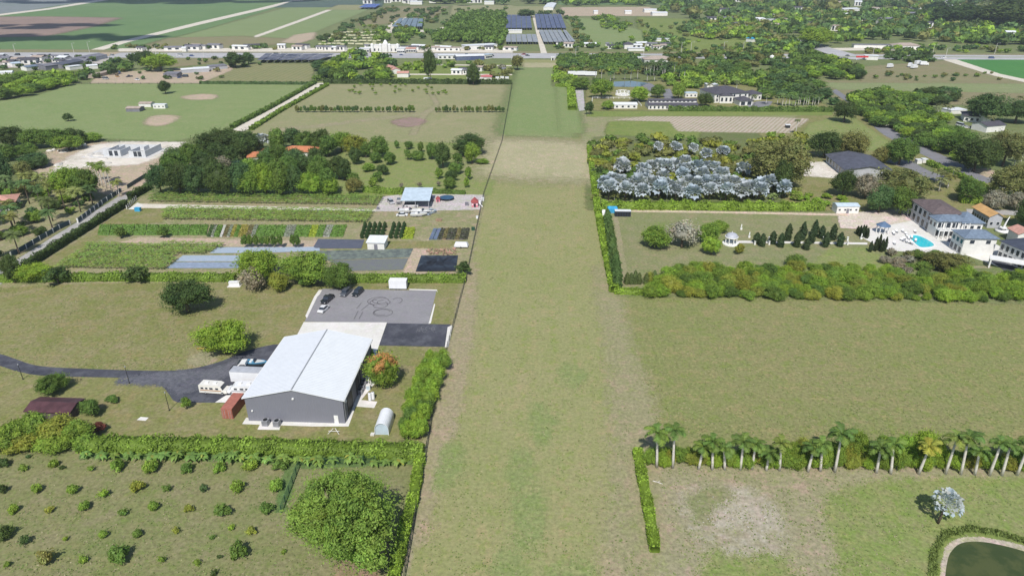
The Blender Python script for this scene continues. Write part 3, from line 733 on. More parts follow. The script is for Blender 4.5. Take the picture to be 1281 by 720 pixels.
# ================================================================ VEGETATION PLACERS
C = dict(D=(.080, .140, .034), M=(.135, .245, .044), L=(.21, .355, .05), Y=(.28, .34, .05), O=(.20, .235, .068),
         B=(.30, .275, .20), G=(.095, .185, .055), W=(.42, .40, .32), S=(.50, .56, .64), A=(.29, .36, .055), V=(.25, .42, .048))
C = {k: (v[0] * 1.0, v[1] * (.89 if k not in 'BWS' else 1), v[2]) for k, v in C.items()}
def jitc(c, a=.12):
    k = rnd.uniform(1 - a, 1 + a); h = rnd.uniform(-a, a) * .5
    return (c[0] * k * (1 + h), c[1] * k, c[2] * k * (1 - h))
DEFER = []; N_TREES = [0]
def tree_at(x, y, Rr, H, c, label, group=None, name='broadleaf_tree', cat='tree', mesh=None, px=30, base=.12, simple=False):
    """crown from base*H up to H, radius Rr"""
    if mesh is None: mesh = rnd.choice(CROWN_MID) if px > 26 else rnd.choice(CROWN_HI) if px > 14 else rnd.choice(CROWN_LO)
    if name == 'broadleaf_tree': N_TREES[0] += 1
    hz = H * (1 - base) / 2; cz = H * (1 + base) / 2
    rz = rnd.uniform(0, 6.28)
    if simple or px < 9:
        o = link(name, mesh, None, (x, y, cz), (0, 0, rz), (Rr, Rr * rnd.uniform(.9, 1.1), hz), jitc(c))
        return tag(o, label, cat, group)
    t = thing(name, label, cat, (x, y, 0), rz, group)
    link('crown', mesh, t, (0, 0, cz), (0, 0, 0), (Rr, Rr * rnd.uniform(.9, 1.1), hz), jitc(c))
    link('trunk', rnd.choice(TRUNK), t, (0, 0, 0), (0, 0, 0), (Rr * 1.2, Rr * 1.2, H * .7))
    return t
def tree_box(x0, x1, y0, y1, c, label, group=None, **k):
    """tree whose crown fills this stretch of the photograph: position and size worked out on the ground"""
    xc, yc = (x0 + x1) / 2, (y0 + y1) / 2
    base = k.get('base', .08)
    H = 6.0
    for _ in range(6):
        cz = H * (1 + base) / 2
        w = P(xc, yc, cz); s = MPP(xc, yc) * (CAM_H - cz) / CAM_H
        Rr = (x1 - x0) / 2 * s
        a = math.atan2(CAM_H - cz, math.hypot(w[0], w[1]))
        Vv = (y1 - y0) / 2 * s
        q = Vv ** 2 - (Rr * math.sin(a)) ** 2
        hz = math.sqrt(max(q, (.35 * Rr) ** 2)) / math.cos(a)
        hz = min(hz, 2.2 * Rr)
        H = hz * 2 / (1 - base)
    return tree_at(w[0], w[1], Rr, H, C[c] if isinstance(c, str) else c, label, group, px=x1 - x0, **k)
def scatter(poly, n, rr, asp, cols, label, group, name='broadleaf_tree', cat='tree', mind=.8, world_pts=False, simple=False, meshes=None, base=.08, place=None):
    pp = poly if world_pts else pts(*poly)
    xs = [p[0] for p in pp]; ys = [p[1] for p in pp]; done = []; tries = 0
    while len(done) < n and tries < n * 60:
        tries += 1
        x, y = rnd.uniform(min(xs), max(xs)), rnd.uniform(min(ys), max(ys))
        if not inside(pp, x, y): continue
        r = rnd.uniform(*rr)
        if any((x - a) ** 2 + (y - b) ** 2 < ((r + q) * mind) ** 2 for a, b, q in done): continue
        done.append((x, y, r))
    for x, y, r in done:
        px = 2 * r / max(.05, y * 1.1 / 854)
        if not place and name == 'broadleaf_tree':
            DEFER.append(dict(x=x, y=y, r=r, h=r * rnd.uniform(*asp), c=C[rnd.choice(cols)], label=label, group=group, px=px, base=base)); continue
        if place: place(x, y, r, px)
        else: tree_at(x, y, r, r * rnd.uniform(*asp), C[rnd.choice(cols)], label, group, name, cat, px=px, simple=simple, base=base,
                      mesh=rnd.choice(meshes) if meshes else None)
    return done
def wood_mass(name, poly, n, rr, cols, label, seed=3, world_pts=False):
    """far-off wood nobody could count: one object"""
    pp = poly if world_pts else pts(*poly)
    g = np.random.default_rng(seed); A = np.array(pp)
    tv, tf = ICO1
    parts = []; k = 0; tries = 0
    while k < n and tries < n * 30:
        tries += 1
        x, y = g.uniform(A[:, 0].min(), A[:, 0].max()), g.uniform(A[:, 1].min(), A[:, 1].max())
        if not inside(pp, x, y): continue
        k += 1
        r = g.uniform(*rr); h = r * g.uniform(.9, 1.5); c = np.array(C[cols[g.integers(len(cols))]]) * g.uniform(.85, 1.5)
        V = tv * (g.uniform(.55, .95, len(tv)))[:, None] * (r, r, h * .5) + (x, y, h * .5)
        parts.append((V, tf, c))
        m = 34; d = g.normal(0, 1, (m, 3)); d[:, 2] = np.abs(d[:, 2]) - .2; d /= np.linalg.norm(d, axis=1, keepdims=True)
        Cc = d * (g.uniform(.75, 1.05, m))[:, None] * (r, r, h * .5) + (x, y, h * .5)
        parts.append(leaf_quads(Cc, d, r * .5, c[None] * g.uniform(.7, 1.35, (m, 1)), g))
    me = assemble(name, parts)
    return tag(link(name, me), label, 'woodland', kind='stuff')
def hedge(px, w, h, c, label, group=None, name='hedge', cat='hedge', dens=9, ls=.35, lump=.12, world_pts=False):
    """clipped or loose hedge along a polyline: solid core plus leaves all over"""
    pp = px if world_pts else pts(*px)
    g = np.random.default_rng(rnd.randrange(9999))
    parts = []
    for (xa, ya), (xb, yb) in zip(pp[:-1], pp[1:]):
        L = math.hypot(xb - xa, yb - ya); d = np.array([xb - xa, yb - ya, 0]) / L; nn = np.array([-d[1], d[0], 0])
        m = max(2, int(L / 1.2)); V = []; F = []
        for i in range(m + 1):
            p = np.array([xa, ya, 0]) + d * L * i / m
            ww = w / 2 * g.uniform(.8, .95); hh = h * g.uniform(.86, .97)
            V += [p - nn * ww, p - nn * ww + (0, 0, hh), p + nn * ww + (0, 0, hh), p + nn * ww]
        for i in range(m):
            for q in range(3): F.append((i * 4 + q, i * 4 + q + 1, i * 4 + q + 5, i * 4 + q + 4))
        F += [(0, 1, 2, 3), (m * 4, m * 4 + 3, m * 4 + 2, m * 4 + 1)]
        parts.append((np.array(V), np.array(F), np.array([.75, .75, .75])))  # core tinted darker to stand in for shade behind the leaves
        n = int(L * (w + 2 * h) * dens)
        u = g.uniform(0, L, n); s = g.uniform(0, w + 2 * h, n)
        off = np.where(s < h, -w / 2, np.where(s < h + w, s - h - w / 2, w / 2))
        z = np.where(s < h, s, np.where(s < h + w, h, w + 2 * h - s))
        lu = (1 + lump * np.sin(u * .9 + 2 * np.sin(u * .23)) + lump * g.normal(0, .5, n))
        off = off * lu; z = z * lu
        Cc = np.array([xa, ya, 0]) + u[:, None] * d + off[:, None] * nn + np.stack([0 * z, 0 * z, z], 1)
        nv = np.where((s < h)[:, None], -nn, np.where((s < h + w)[:, None], np.array([0, 0, 1.]), nn))
        tone = 1 + .22 * np.sin(u * .55 + 1.3 * np.sin(u * .17)) 
        t = (tone * g.uniform(.7, 1.35, n))[:, None] * np.ones((1, 3))
        parts.append(leaf_quads(Cc, nv, ls, t, g))
    # work in coordinates relative to the hedge's own start so the object sits at its place
    o0 = np.array([pp[0][0], pp[0][1], 0])
    parts = [(V - o0, F, T) for V, F, T in parts]
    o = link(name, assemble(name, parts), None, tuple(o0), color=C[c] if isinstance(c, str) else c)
    return tag(o, label, cat, group)
def palm(x, y, h, cr, label, group=None, detailed=False, c=(.16, .24, .05), lean=(0, 0), name='palm_tree', nf=13, trunk_r=.22, light_trunk=True, low=False, shaft=True):
    t = thing(name, label, 'palm tree', (x, y, 0), 0, group)
    mb = MB(); lx, ly = lean
    mb.tube([(0, 0, 0), (lx * .25, ly * .25, h * .3), (lx * .62, ly * .62, h * .65), (lx, ly, h)], trunk_r * 1.15, 8, trunk_r * .7)
    mb.build('trunk', M['palm_bark'] if light_trunk else M['bark'], t, True)
    if detailed:
        if shaft:
            s = MB(); s.tube([(lx, ly, h - .05), (lx * 1.05, ly * 1.05, h + cr * .28)], trunk_r * .72, 8, trunk_r * .35)
            me = s.mesh('crownshaft', FOL, True); link('crownshaft', me, t, color=(.16, .24, .06))
        for i in range(nf):
            a = i * 2.4 + rnd.uniform(-.25, .25); k = i / nf
            s_ = cr * rnd.uniform(.85, 1.1)
            o = link('frond', rnd.choice(FROND), t, (lx, ly, h + cr * .2), (rnd.uniform(-.35, .35), -(-.35 + 1.1 * k), a), (s_, s_, s_), jitc(c, .2))
    else:
        link('crown', rnd.choice(LOW_PALM if low else PALM_HEAD), t, (lx, ly, h), (0, 0, rnd.uniform(0, 6.28)), (cr, cr, cr), jitc(c, .2))
    return t
def fan_palm(x, y, h, cr, label, group=None, c=None, lean=(0, 0)):
    t = thing('silver_fan_palm', label, 'palm tree', (x, y, 0), rnd.uniform(0, 6.28), group)
    MB().tube([(0, 0, 0), (lean[0], lean[1], h)], .28, 8, .2).build('trunk', M['bark'], t, True)
    link('crown', rnd.choice(FAN_HEAD), t, (lean[0], lean[1], h), (0, 0, 0), (cr, cr, cr), jitc(c or C['S'], .1))
    return t
# ================================================================ TREES, HEDGES AND PALMS (west, near)
tree_box(368, 500, 586, 708, (.215, .31, .055), 'largest tree in the photograph, broad olive-green crown spreading over the near orchard lawn', mesh=CROWN_BIG, base=.1)
tree_box(202, 260, 348, 391, 'D', 'dark rounded tree standing alone on the lawn above the curving driveway')
tree_box(247, 310, 399, 444, 'V', 'bright light-green rounded tree beside the curving driveway')
tree_box(46, 82, 466, 492, 'M', 'small bushy tree on the grass just below the driveway near the maroon barn')
tree_box(100, 124, 499, 520, 'M', 'small green tree at the right end of the maroon barn')
tree_box(132, 147, 494, 504, 'M', 'tiny tree on the lawn right of the maroon barn', name='shrub', cat='shrub', mesh=SHRUB[0])
tree_box(226, 238, 496, 511, 'L', 'small shrub at the tip of the asphalt driveway', name='shrub', cat='shrub', mesh=SHRUB[1])
tree_box(113, 131, 527, 541, (.22, .08, .06), 'reddish-leaved bush at the end of the bamboo thicket', name='shrub', cat='shrub', mesh=SHRUB[1])
tree_box(292, 352, 312, 352, 'V', 'broad light-green tree, leftmost of the clump between lawn and nursery')
tree_box(296, 333, 333, 362, 'B', 'grey bare-looking bush at the left end of the tree clump above the lawn', mesh=BARE[0])
tree_box(334, 362, 341, 363, 'Y', 'small yellow-green bush in front of the tree clump above the lawn')
tree_box(352, 412, 314, 354, 'L', 'largest light-green tree in the middle of the clump behind the parking lot')
tree_box(372, 392, 342, 358, 'M', 'low green bush under the middle of the tree clump')
tree_box(405, 441, 329, 361, 'M', 'green rounded tree at the back left corner of the grey parking lot')
t = tree_box(457, 497, 438, 484, 'L', 'orange-flowering tree beside the right wall of the grey hangar', mesh=FLOWER)
tree_box(452, 468, 434, 452, 'L', 'small yellow-green tree tight against the rear right corner of the hangar')
for i, b in enumerate([(0, 36, 523, 556), (22, 62, 515, 548), (52, 96, 518, 552), (80, 112, 524, 556), (5, 45, 540, 566), (45, 85, 541, 566), (88, 118, 540, 562), (-20, 18, 535, 566)]):
    tree_box(*b, rnd.choice('LLYL'), 'thicket bush left of the banana hedge by the barn', 'thicket in front of the maroon barn', name='thicket_bush', cat='bush', mesh=rnd.choice(CROWN_HI))
hd = [(500, 518, 525, 550), (514, 536, 520, 548), (505, 526, 508, 532), (520, 541, 503, 526), (508, 529, 492, 513), (524, 545, 488, 508), (514, 534, 477, 498), (530, 550, 472, 494), (521, 540, 460, 482), (535, 556, 456, 478), (526, 542, 446, 464), (544, 562, 442, 464)]
for i, b in enumerate(hd + [(a_ + rnd.uniform(-5, 5), b_ + rnd.uniform(-5, 5), c_ - rnd.uniform(4, 10), d_ - rnd.uniform(4, 10)) for a_, b_, c_, d_ in hd]):
    tree_box(*b, rnd.choice('VLVLM'), 'loose green shrub in the overgrown row between hangar lawn and airstrip fence', 'shrubs along the airstrip fence', name='shrub', cat='shrub', mesh=rnd.choice(CROWN_HI))
hedge([(100, 560), (300, 563), (530, 570)], 3.2, 2.3, 'L', 'long clipped light-green hedge across the yard below the hangar', dens=11, ls=.38)
hedge([(526, 575), (518, 625), (508, 660), (492, 730)], 1.8, 1.8, 'V', 'narrow hedge running down the left edge of the airstrip beside the big tree', dens=14, ls=.3)
hedge([(-40, 352), (150, 350), (295, 351)], 2.6, 2.2, 'L', 'clipped hedge between lawn and nursery, left of the tree clump', dens=9, ls=.4)
hedge([(440, 352), (583, 352)], 2.6, 2.2, 'L', 'clipped hedge behind the white box trailer at the end of the parking lot', dens=9, ls=.4)
hedge([(32, 337), (95, 297), (152, 261), (158, 257)], 2.0, 2.6, 'D', 'dark clipped hedge along the right side of the grey road on the left', dens=8, ls=.42)
hedge([(163, 250), (188, 236)], 2.2, 2.8, 'D', 'short dark hedge beyond the nursery gate along the grey road', dens=8, ls=.42)
for i in range(26):
    x = 112 + i * 16.2 + rnd.uniform(-4, 4); q = P(x, 574 + i * .35 + rnd.uniform(-1.5, 1.5))
    s_ = rnd.uniform(.9, 1.35)
    o = link('banana_plant', rnd.choice(BANANA), None, q, (0, 0, rnd.uniform(0, 6.3)), (s_, s_, s_), jitc((.19, .30, .07), .2))
    tag(o, 'banana plant in the ragged row along the front of the long clipped hedge', 'banana plant', 'banana plants before the hedge')
for x, y in [(70, 348), (170, 347)]:
    tree_box(x - 15, x + 15, y - 16, y + 6, 'D', 'dark bush in the clipped hedge, %s of two' % ('left' if x < 100 else 'right'), name='shrub', cat='shrub', mesh=SHRUB[2])
# orchard bushes: (x, y, width px, colour, dense?)
OB = [(5, 580, 15, 'D', 1), (36, 571, 8, 'G', 0), (30, 586, 14, 'L', 0), (68, 581, 12, 'L', 1), (78, 585, 7, 'D', 1), (115, 586, 12, 'L', 0), (148, 584, 18, 'L', 1), (190, 586, 20, 'L', 1), (235, 587, 16, 'M', 1), (275, 586, 16, 'L', 1),
      (314, 583, 19, 'L', 1), (352, 582, 20, 'M', 1), (3, 613, 14, 'D', 1), (47, 612, 14, 'L', 1), (92, 613, 15, 'L', 1), (131, 618, 18, 'V', 0), (173, 610, 17, 'Y', 1), (209, 611, 15, 'M', 0), (255, 611, 16, 'G', 0), (298, 611, 18, 'L', 1), (347, 609, 19, 'L', 1),
      (18, 638, 13, 'L', 1), (63, 638, 14, 'Y', 0), (107, 634, 15, 'L', 1), (155, 641, 16, 'M', 0), (193, 634, 14, 'L', 1), (237, 637, 12, 'Y', 1), (279, 640, 20, 'M', 1), (334, 637, 18, 'M', 1), (7, 669, 22, 'D', 1), (32, 676, 20, 'G', 0), (83, 674, 10, 'V', 0), (130, 669, 12, 'L', 1),
      (173, 668, 13, 'M', 1), (221, 664, 14, 'Y', 0), (266, 672, 10, 'M', 0), (300, 691, 24, 'M', 1), (315, 665, 13, 'Y', 1), (355, 690, 10, 'L', 0), (10, 706, 12, 'L', 0), (60, 698, 30, 'O', 0), (105, 700, 12, 'L', 1), (150, 695, 28, 'M', 1), (203, 700, 15, 'L', 0), (247, 704, 13, 'L', 0), (275, 696, 9, 'D', 0), (268, 717, 14, 'D', 0), (290, 660, 12, 'V', 0)]
rows_ = {0: 'farthest row, by the hedge', 1: 'second row from the hedge', 2: 'third row from the hedge', 3: 'fourth row from the hedge', 4: 'nearest row'}
for x, y, w, c, dn in OB:
    r_ = 0 if y < 597 else 1 if y < 625 else 2 if y < 650 else 3 if y < 685 else 4
    q = P(x, y + w * .18); rr = w / 2 * MPP(x, y) * (.92 if dn else .8)
    col_ = {'D': 'dark', 'G': 'deep green', 'L': 'light green', 'M': 'mid green', 'Y': 'yellowish', 'V': 'fresh green', 'O': 'olive'}[c]
    zone = 'left edge of the photo' if x < 50 else 'left part' if x < 150 else 'middle' if x < 250 else 'right part near the big tree'
    o = link('orchard_shrub', rnd.choice(SHRUB if dn else THIN), None, (q[0], q[1], rr * .8), (0, 0, rnd.uniform(0, 6.3)), (rr, rr, rr * rnd.uniform(.85, 1.15)), jitc(tuple(v * 1.15 for v in C[c])))
    tag(o, '%s %s orchard bush about %s across, %s, %s' % (col_, 'leafy' if dn else 'sparse', 'two metres' if w < 16 else 'three metres', rows_[r_], zone), 'bush', 'young orchard bushes on the near lawn')
# ================================================================ nursery (west middle)
for b, l in [((143, 158, 284, 297), 'left'), ((197, 210, 284, 297), 'right')]:
    tree_box(*b, 'M', 'small round bush on the dirt strip between nursery beds, %s one' % l, name='shrub', cat='shrub', mesh=SHRUB[0])
for i, x in enumerate([306, 313, 320, 328, 334, 342, 350, 366, 372]):
    tree_box(x - 4, x + 4, 294, 309, 'M', 'small upright shrub in the row behind the blue-grey ground cloth', 'row of shrubs behind the ground cloth', name='shrub', cat='shrub', mesh=rnd.choice(SHRUB))
n_ind = [0]
def plant_rows(px, dx, dy, h, r, c, label, group, budget, kind='palm'):
    """rows of young plants over the plot; the nearest ones single objects, the rest one object"""
    pp = pts(*px); xs = [p[0] for p in pp]; ys = [p[1] for p in pp]
    spots = []
    y = min(ys)
    while y < max(ys):
        x = min(xs) + rnd.uniform(0, .3)
        while x < max(xs):
            if inside(pp, x, y): spots.append((x + rnd.uniform(-.25, .25), y + rnd.uniform(-.2, .2)))
            x += dx
        y += dy
    spots.sort(key=lambda s: s[1])
    g = np.random.default_rng(len(spots)); rest = []
    for i, (x, y) in enumerate(spots):
        if i < budget:
            m = YOUNG[i % 3] if kind == 'palm' else COLUMN[i % 3]
            s_ = rnd.uniform(.85, 1.15)
            o = link('nursery_plant' if kind == 'palm' else 'potted_conifer', m, None, (x, y, 0), (0, 0, rnd.uniform(0, 6.3)), (r * s_, r * s_, h * s_), jitc(c, .2))
            tag(o, label, 'nursery plant', group)
        else: rest.append((x, y))
    if rest:
        parts = []
        for x, y in rest:
            V, F, T = YOUNG_DATA[g.integers(3)]
            a = g.uniform(0, 6.28); s_ = g.uniform(.85, 1.15)
            V2 = rotz(V * (r * s_, r * s_, h * s_), a) + (x, y, 0)
            parts.append((V2, F, T * np.array(jitc(c, .2))))
        tag(link('nursery_rows', assemble('nursery_rows', parts)), label.replace('young', 'massed young') + ', farther rows', 'nursery plants', kind='stuff')
YOUNG_DATA = []
for _k in range(3):
    ps = []
    for i in range(7):
        V, F, T = frond_parts(rg, 1.0, .5, .55, 5, .34, .2); ps.append((rotz(V, i * 2.4, .15 + i * .1) * (1, 1, .45) + (0, 0, .5), F, T))
    stem = np.array([(.05 * math.cos(q), .05 * math.sin(q), z_) for z_ in (0, .55) for q in (0, 2.1, 4.2)])
    ps.append((stem, np.array([(q, (q + 1) % 3, 3 + (q + 1) % 3, 3 + q) for q in range(3)]), np.array([2.6, 1.9, 3.])))
    o_ = 0; Vs = []; Fs = []; Ts = []
    for V, F, T in ps: Vs.append(V); Fs.append(F + o_); o_ += len(V); Ts.append(np.broadcast_to(T, (len(V), 3)))
    YOUNG_DATA.append((np.concatenate(Vs), np.concatenate(Fs), np.concatenate(Ts)))
YOUNG = [fast_mesh('young_palm', V, [F], FOL, tint=T) for V, F, T in YOUNG_DATA]
pg = (.22, .33, .07)
plant_rows([(112, 306), (282, 307), (262, 318), (226, 319), (206, 338), (68, 338)], 1.75, 1.9, 2.1, 1.25, pg, 'young palm in the near left nursery rows', 'young palms in the near nursery block', 230)
plant_rows([(298, 322), (345, 322), (340, 336), (280, 336)], 1.7, 1.7, 1.2, .6, pg, 'young palm in the short rows on the blue-grey ground cloth', 'young palms on the ground cloth', 40)
plant_rows([(207, 261.5), (466, 264), (462, 279), (200, 277)], 2.0, 2.3, 2.3, 1.5, pg, 'young green palm in the long nursery block below the gravel lane', 'young palms below the gravel lane', 30)
plant_rows([(192, 243), (482, 245), (474, 258), (184, 255)], 2.1, 2.5, 2.3, 1.5, (.19, .29, .065), 'young palm in the nursery strip above the gravel lane', 'young palms above the gravel lane', 0)
for (x0, x1, st, rr_) in ((453, 482, 6.2, 1.1), (489, 508, 6.5, 1.15)):
    x = x0
    while x < x1:
        for k in range(4):
            q = P(x + k * 1.4, 298 - k * 4.4)
            tag(link('potted_conifer', COLUMN[k % 3], None, (q[0], q[1], 0), (0, 0, k), (rr_ * .62, rr_ * .62, 2.5), jitc((.05, .10, .035))), 'dark potted conifer in the short rows behind the white-roofed nursery shed', 'nursery plant', 'potted conifers behind the shed')
        x += st
m_bed = {n: ground_mat('bed_' + n, c, tuple(v * .8 for v in c), tuple(v * 1.15 for v in c), .2, .8, rim=False, fine=.3) for n, c in
         dict(green=(.13, .22, .06), grey=(.31, .32, .29), gold=(.30, .28, .11), brown=(.25, .19, .145), dark=(.09, .12, .08), lime=(.27, .34, .05), blue=(.13, .17, .25), slate=(.13, .12, .125), white=(.48, .48, .44)).items()}
BEDLEAF = dict(green=(.15, .27, .05), lime=(.34, .42, .05), gold=(.36, .33, .08), dark=(.09, .15, .05), brown=(.20, .19, .08), slate=(.10, .11, .07), grey=(.28, .32, .24))
def bed(px, m, h, label, group=None, name='planting_bed'):
    pp = pts(*px); mb = MB(); mb.poly(densify(pp, 3.0), .03, h)
    o = mb.build(name, m); tag(o, label, 'planting bed', group)
    k = m.name.split('_')[-1]
    if k in BEDLEAF:                              # the crop standing in the bed
        g = np.random.default_rng(int(px[0][0] * 7)); A = np.array(pp); n = 170
        u, v = g.random(n), g.random(n); P0 = A[0] + (A[1] - A[0]) * u[:, None]; P1 = A[3] + (A[2] - A[3]) * u[:, None]; Q = P0 + (P1 - P0) * v[:, None]
        Cc = np.stack([Q[:, 0], Q[:, 1], np.full(n, h + .05)], 1)
        V, F, T = leaf_quads(Cc, np.tile([0, -.2, .7], (n, 1)), .55, np.array(BEDLEAF[k])[None] * g.uniform(.6, 1.3, (n, 1)), g, 1.3)
        tag(link('crop', assemble('crop', [(V, F, T)]), o), kind='stuff')
    return o
xs_ = [125, 140, 155, 170, 185, 200, 213, 226, 239, 252, 262]
for a, b in zip(xs_[:-1], xs_[1:]):
    bed([(a, 281.5), (b - 1.2, 281.7), (b - 4, 294.5), (a - 2.8, 294.3)], m_bed['green'], .35, 'low green planting bed in the left half of the nursery bed row', 'green beds of the nursery')
xx = 264
for w_, n_ in [(5, 'dark'), (4, 'grey'), (7, 'green'), (4, 'white'), (5, 'brown'), (4, 'grey'), (5, 'gold'), (5, 'green'), (5, 'gold'), (5, 'gold'), (6, 'brown'), (5, 'grey'), (12, 'green'), (12, 'green'), (12, 'green'), (6, 'grey'), (6, 'grey'), (10, 'green'), (9, 'green'), (9, 'lime'), (9, 'green'), (9, 'grey'), (9, 'green'), (8, 'green')]:
    bed([(xx, 282), (xx + w_ - .9, 282.1), (xx + w_ - 6, 296.5), (xx - 5.1, 296.3)], m_bed[n_], .3, '%s planting bed among the coloured strips of the nursery bed row' % {'white': 'pale', 'lime': 'lime-green'}.get(n_, n_), 'coloured beds of the nursery')
    xx += w_
for k in range(3): bed([(505 + k * 5, 286), (509.3 + k * 5, 286), (506.5 + k * 5, 299), (502 + k * 5, 299)], m_bed['lime'], .5, 'yellow-green bed at the right end of the conifer rows', 'yellow-green beds by the conifers')
for k, n_ in enumerate(['blue', 'blue', 'slate', 'brown', 'slate', 'slate', 'brown', 'slate', 'slate']):
    bed([(542.5 + k * 5.1, 286.5), (547 + k * 5.1, 286.5), (541.4 + k * 5.4, 300), (536.6 + k * 5.4, 300)], m_bed[n_], .4, {'blue': 'blue covered bed at the left of the dark framed plot', 'slate': 'dark slatted bed in the framed plot near the airstrip', 'brown': 'brown bed in the framed plot near the airstrip'}[n_], 'beds of the framed plot')
# ground cloths and sheets
def sheet(px, m, z, label, name='ground_cloth', cat='ground cloth', wav=.06):
    pp = densify(pts(*px), 1.5)
    A = np.array(pp); c0 = A.mean(0); V = []; n = len(pp); rings = 5
    for r_ in range(rings):
        k = 1 - r_ / rings
        for p in A:
            q = c0 + (p - c0) * k; V.append((q[0], q[1], z + (0 if r_ == 0 else rnd.uniform(0, wav))))
    V.append((c0[0], c0[1], z + wav)); F = []
    for r_ in range(rings - 1):
        for i in range(n): F.append((r_ * n + i, r_ * n + (i + 1) % n, (r_ + 1) * n + (i + 1) % n, (r_ + 1) * n + i))
    for i in range(n): F.append(((rings - 1) * n + i, (rings - 1) * n + (i + 1) % n, rings * n))
    mb = MB(); mb.add(V, F)
    return tag(mb.build(name, m, None, True), label, cat)
cloth = mat('blue_grey_cloth', (.30, .37, .46), .5, .12, .8, c2=(.40, .46, .53))
sheet([(229, 319.5), (322, 319.5), (312, 327), (219, 327)], cloth, .1, 'pale blue-grey ground cloth in the nursery, far left piece')
sheet([(218, 328), (311, 328), (298, 335.5), (208, 335.5)], mat('blue_grey_cloth_b', (.27, .33, .43), .5, .12, .8), .1, 'pale blue-grey ground cloth in the nursery, near left piece')
sheet([(272, 309.5), (400, 309), (400, 314), (325, 316.5), (262, 317)], cloth, .12, 'long pale blue-grey ground cloth behind the tree clump')
sheet([(398, 299), (456, 300), (452, 311), (391, 311)], M['shade'], .12, 'dark netted cloth left of the white-roofed nursery shed')
sheet([(396, 314), (517, 311), (512, 322), (394, 326)], mat('grey_green_cloth', (.16, .19, .16), .8, .3, .5, c2=(.10, .12, .12)), .1, 'grey-green planted ground cloth right of the tree clump, far half')
sheet([(410, 326), (511, 323), (504, 337.5), (440, 339)], mat('dark_grey_cloth', (.13, .135, .15), .8, .3, .5, c2=(.18, .20, .17)), .1, 'dark grey ground cloth right of the tree clump, near half')
sheet([(527, 320), (573, 320), (570, 339.5), (520, 340)], M['tarp_black'], .25, 'glossy crumpled black plastic sheet in the nursery corner by the airstrip', 'plastic_sheet', 'tarp', .7)
for i in range(42):
    q = P(rnd.uniform(535, 570), rnd.uniform(312, 319))
    mb = MB(); a = rnd.uniform(.4, .9)
    mb.tube([(-a, 0, .15), (a, rnd.uniform(-.3, .3), rnd.uniform(.15, .5))], .16, 5)
    tag(mb.build('log', M['wood'] if i % 4 else M['roof_pink'], None, loc=(q[0], q[1], rnd.uniform(0, .4)), rot=(0, 0, rnd.uniform(0, 3.1))),
        'reddish log in the heap behind the black plastic sheet', 'log', 'log heap behind the black sheet')
tree_box(571, 589, 327, 343, 'D', 'dark round bush right of the black plastic sheet by the fence', name='shrub', cat='shrub', mesh=SHRUB[1])
# orchard lawn trees behind the nursery
OT = [((565, 608, 167, 192), 'D', 'dark broad twin tree at the back right of the orchard lawn'), ((580, 601, 179, 203), 'L', 'bright green tree in front of the dark broad tree on the orchard lawn'), ((543, 564, 178, 208), 'D', 'tall dark tree in the middle of the orchard lawn'),
      ((532, 548, 178, 198), 'M', 'mid green tree just left of the tall dark orchard tree'), ((513, 531, 188, 200), 'M', 'low wide bush left of the orchard lawn middle'), ((505, 515, 187, 199), 'M', 'small bush at the far side of the orchard lawn'),
      ((461, 487, 171, 195), 'M', 'round tree at the far left of the orchard lawn'), ((428, 458, 168, 194), 'Y', 'yellow-green tree at the wood edge behind the orchard lawn'), ((462, 477, 190, 203), 'M', 'small green tree left part of orchard lawn'), ((479, 495, 190, 205), 'M', 'dark small tree right of the small green tree on orchard lawn'),
      ((471, 486, 206, 218), 'D', 'dark bush in the left half of the orchard lawn'), ((465, 479, 214, 227), 'M', 'green bush in front of the dark bush on the orchard lawn'), ((460, 473, 222, 235), 'L', 'light bush above the nursery strip'), ((453, 469, 204, 214), 'L', 'low light bush at the wood edge of the orchard lawn'),
      ((544, 554, 210, 223), 'L', 'light upright shrub in the right half of the orchard lawn'), ((562, 578, 203, 217), 'M', 'green tree in the second row right of the orchard lawn'), ((556, 572, 213, 226), 'D', 'darker tree below it in the orchard lawn right row'), ((553, 571, 222, 235), 'M', 'bush at the front of the right orchard row'),
      ((566, 579, 190, 206), 'M', 'narrow tree between tall dark and bright green orchard trees'), ((581, 590, 208, 224), 'L', 'slim light bush near the fence in the orchard lawn'), ((580, 587, 222, 234), 'L', 'smaller slim bush near the fence'), ((596, 611, 198, 205), 'L', 'low flat bush near the airstrip fence'),
      ((436, 450, 214, 235), 'M', 'bush at the front left of the orchard lawn'), ((432, 452, 222, 242), 'O', 'olive bush at the wood corner above the nursery strip'), ((493, 499, 176, 185), 'M', 'tiny far bush on the orchard lawn edge'), ((505, 517, 176, 186), 'M', 'far bush right of the tiny one on the orchard lawn edge'), ((522, 530, 178, 190), 'M', 'far bush near the orchard lawn middle')]
for b, c, l in OT: tree_box(*b, c, l)
hedge([(455, 240), (505, 243)], 2.5, 2.2, 'L', 'loose hedge left of the pale blue shed roof', dens=5, ls=.5)
hedge([(540, 241), (582, 243)], 1.8, 1.6, 'M', 'low hedge right of the pale blue shed roof', dens=5, ls=.5)
for b in [(498, 506, 228, 236), (521, 529, 227, 235), (545, 552, 226, 233)]:
    tree_box(*b, 'B', 'small withered bush on the orchard lawn above the sheds', 'withered bushes above the sheds', name='shrub', cat='shrub', mesh=THIN[0])
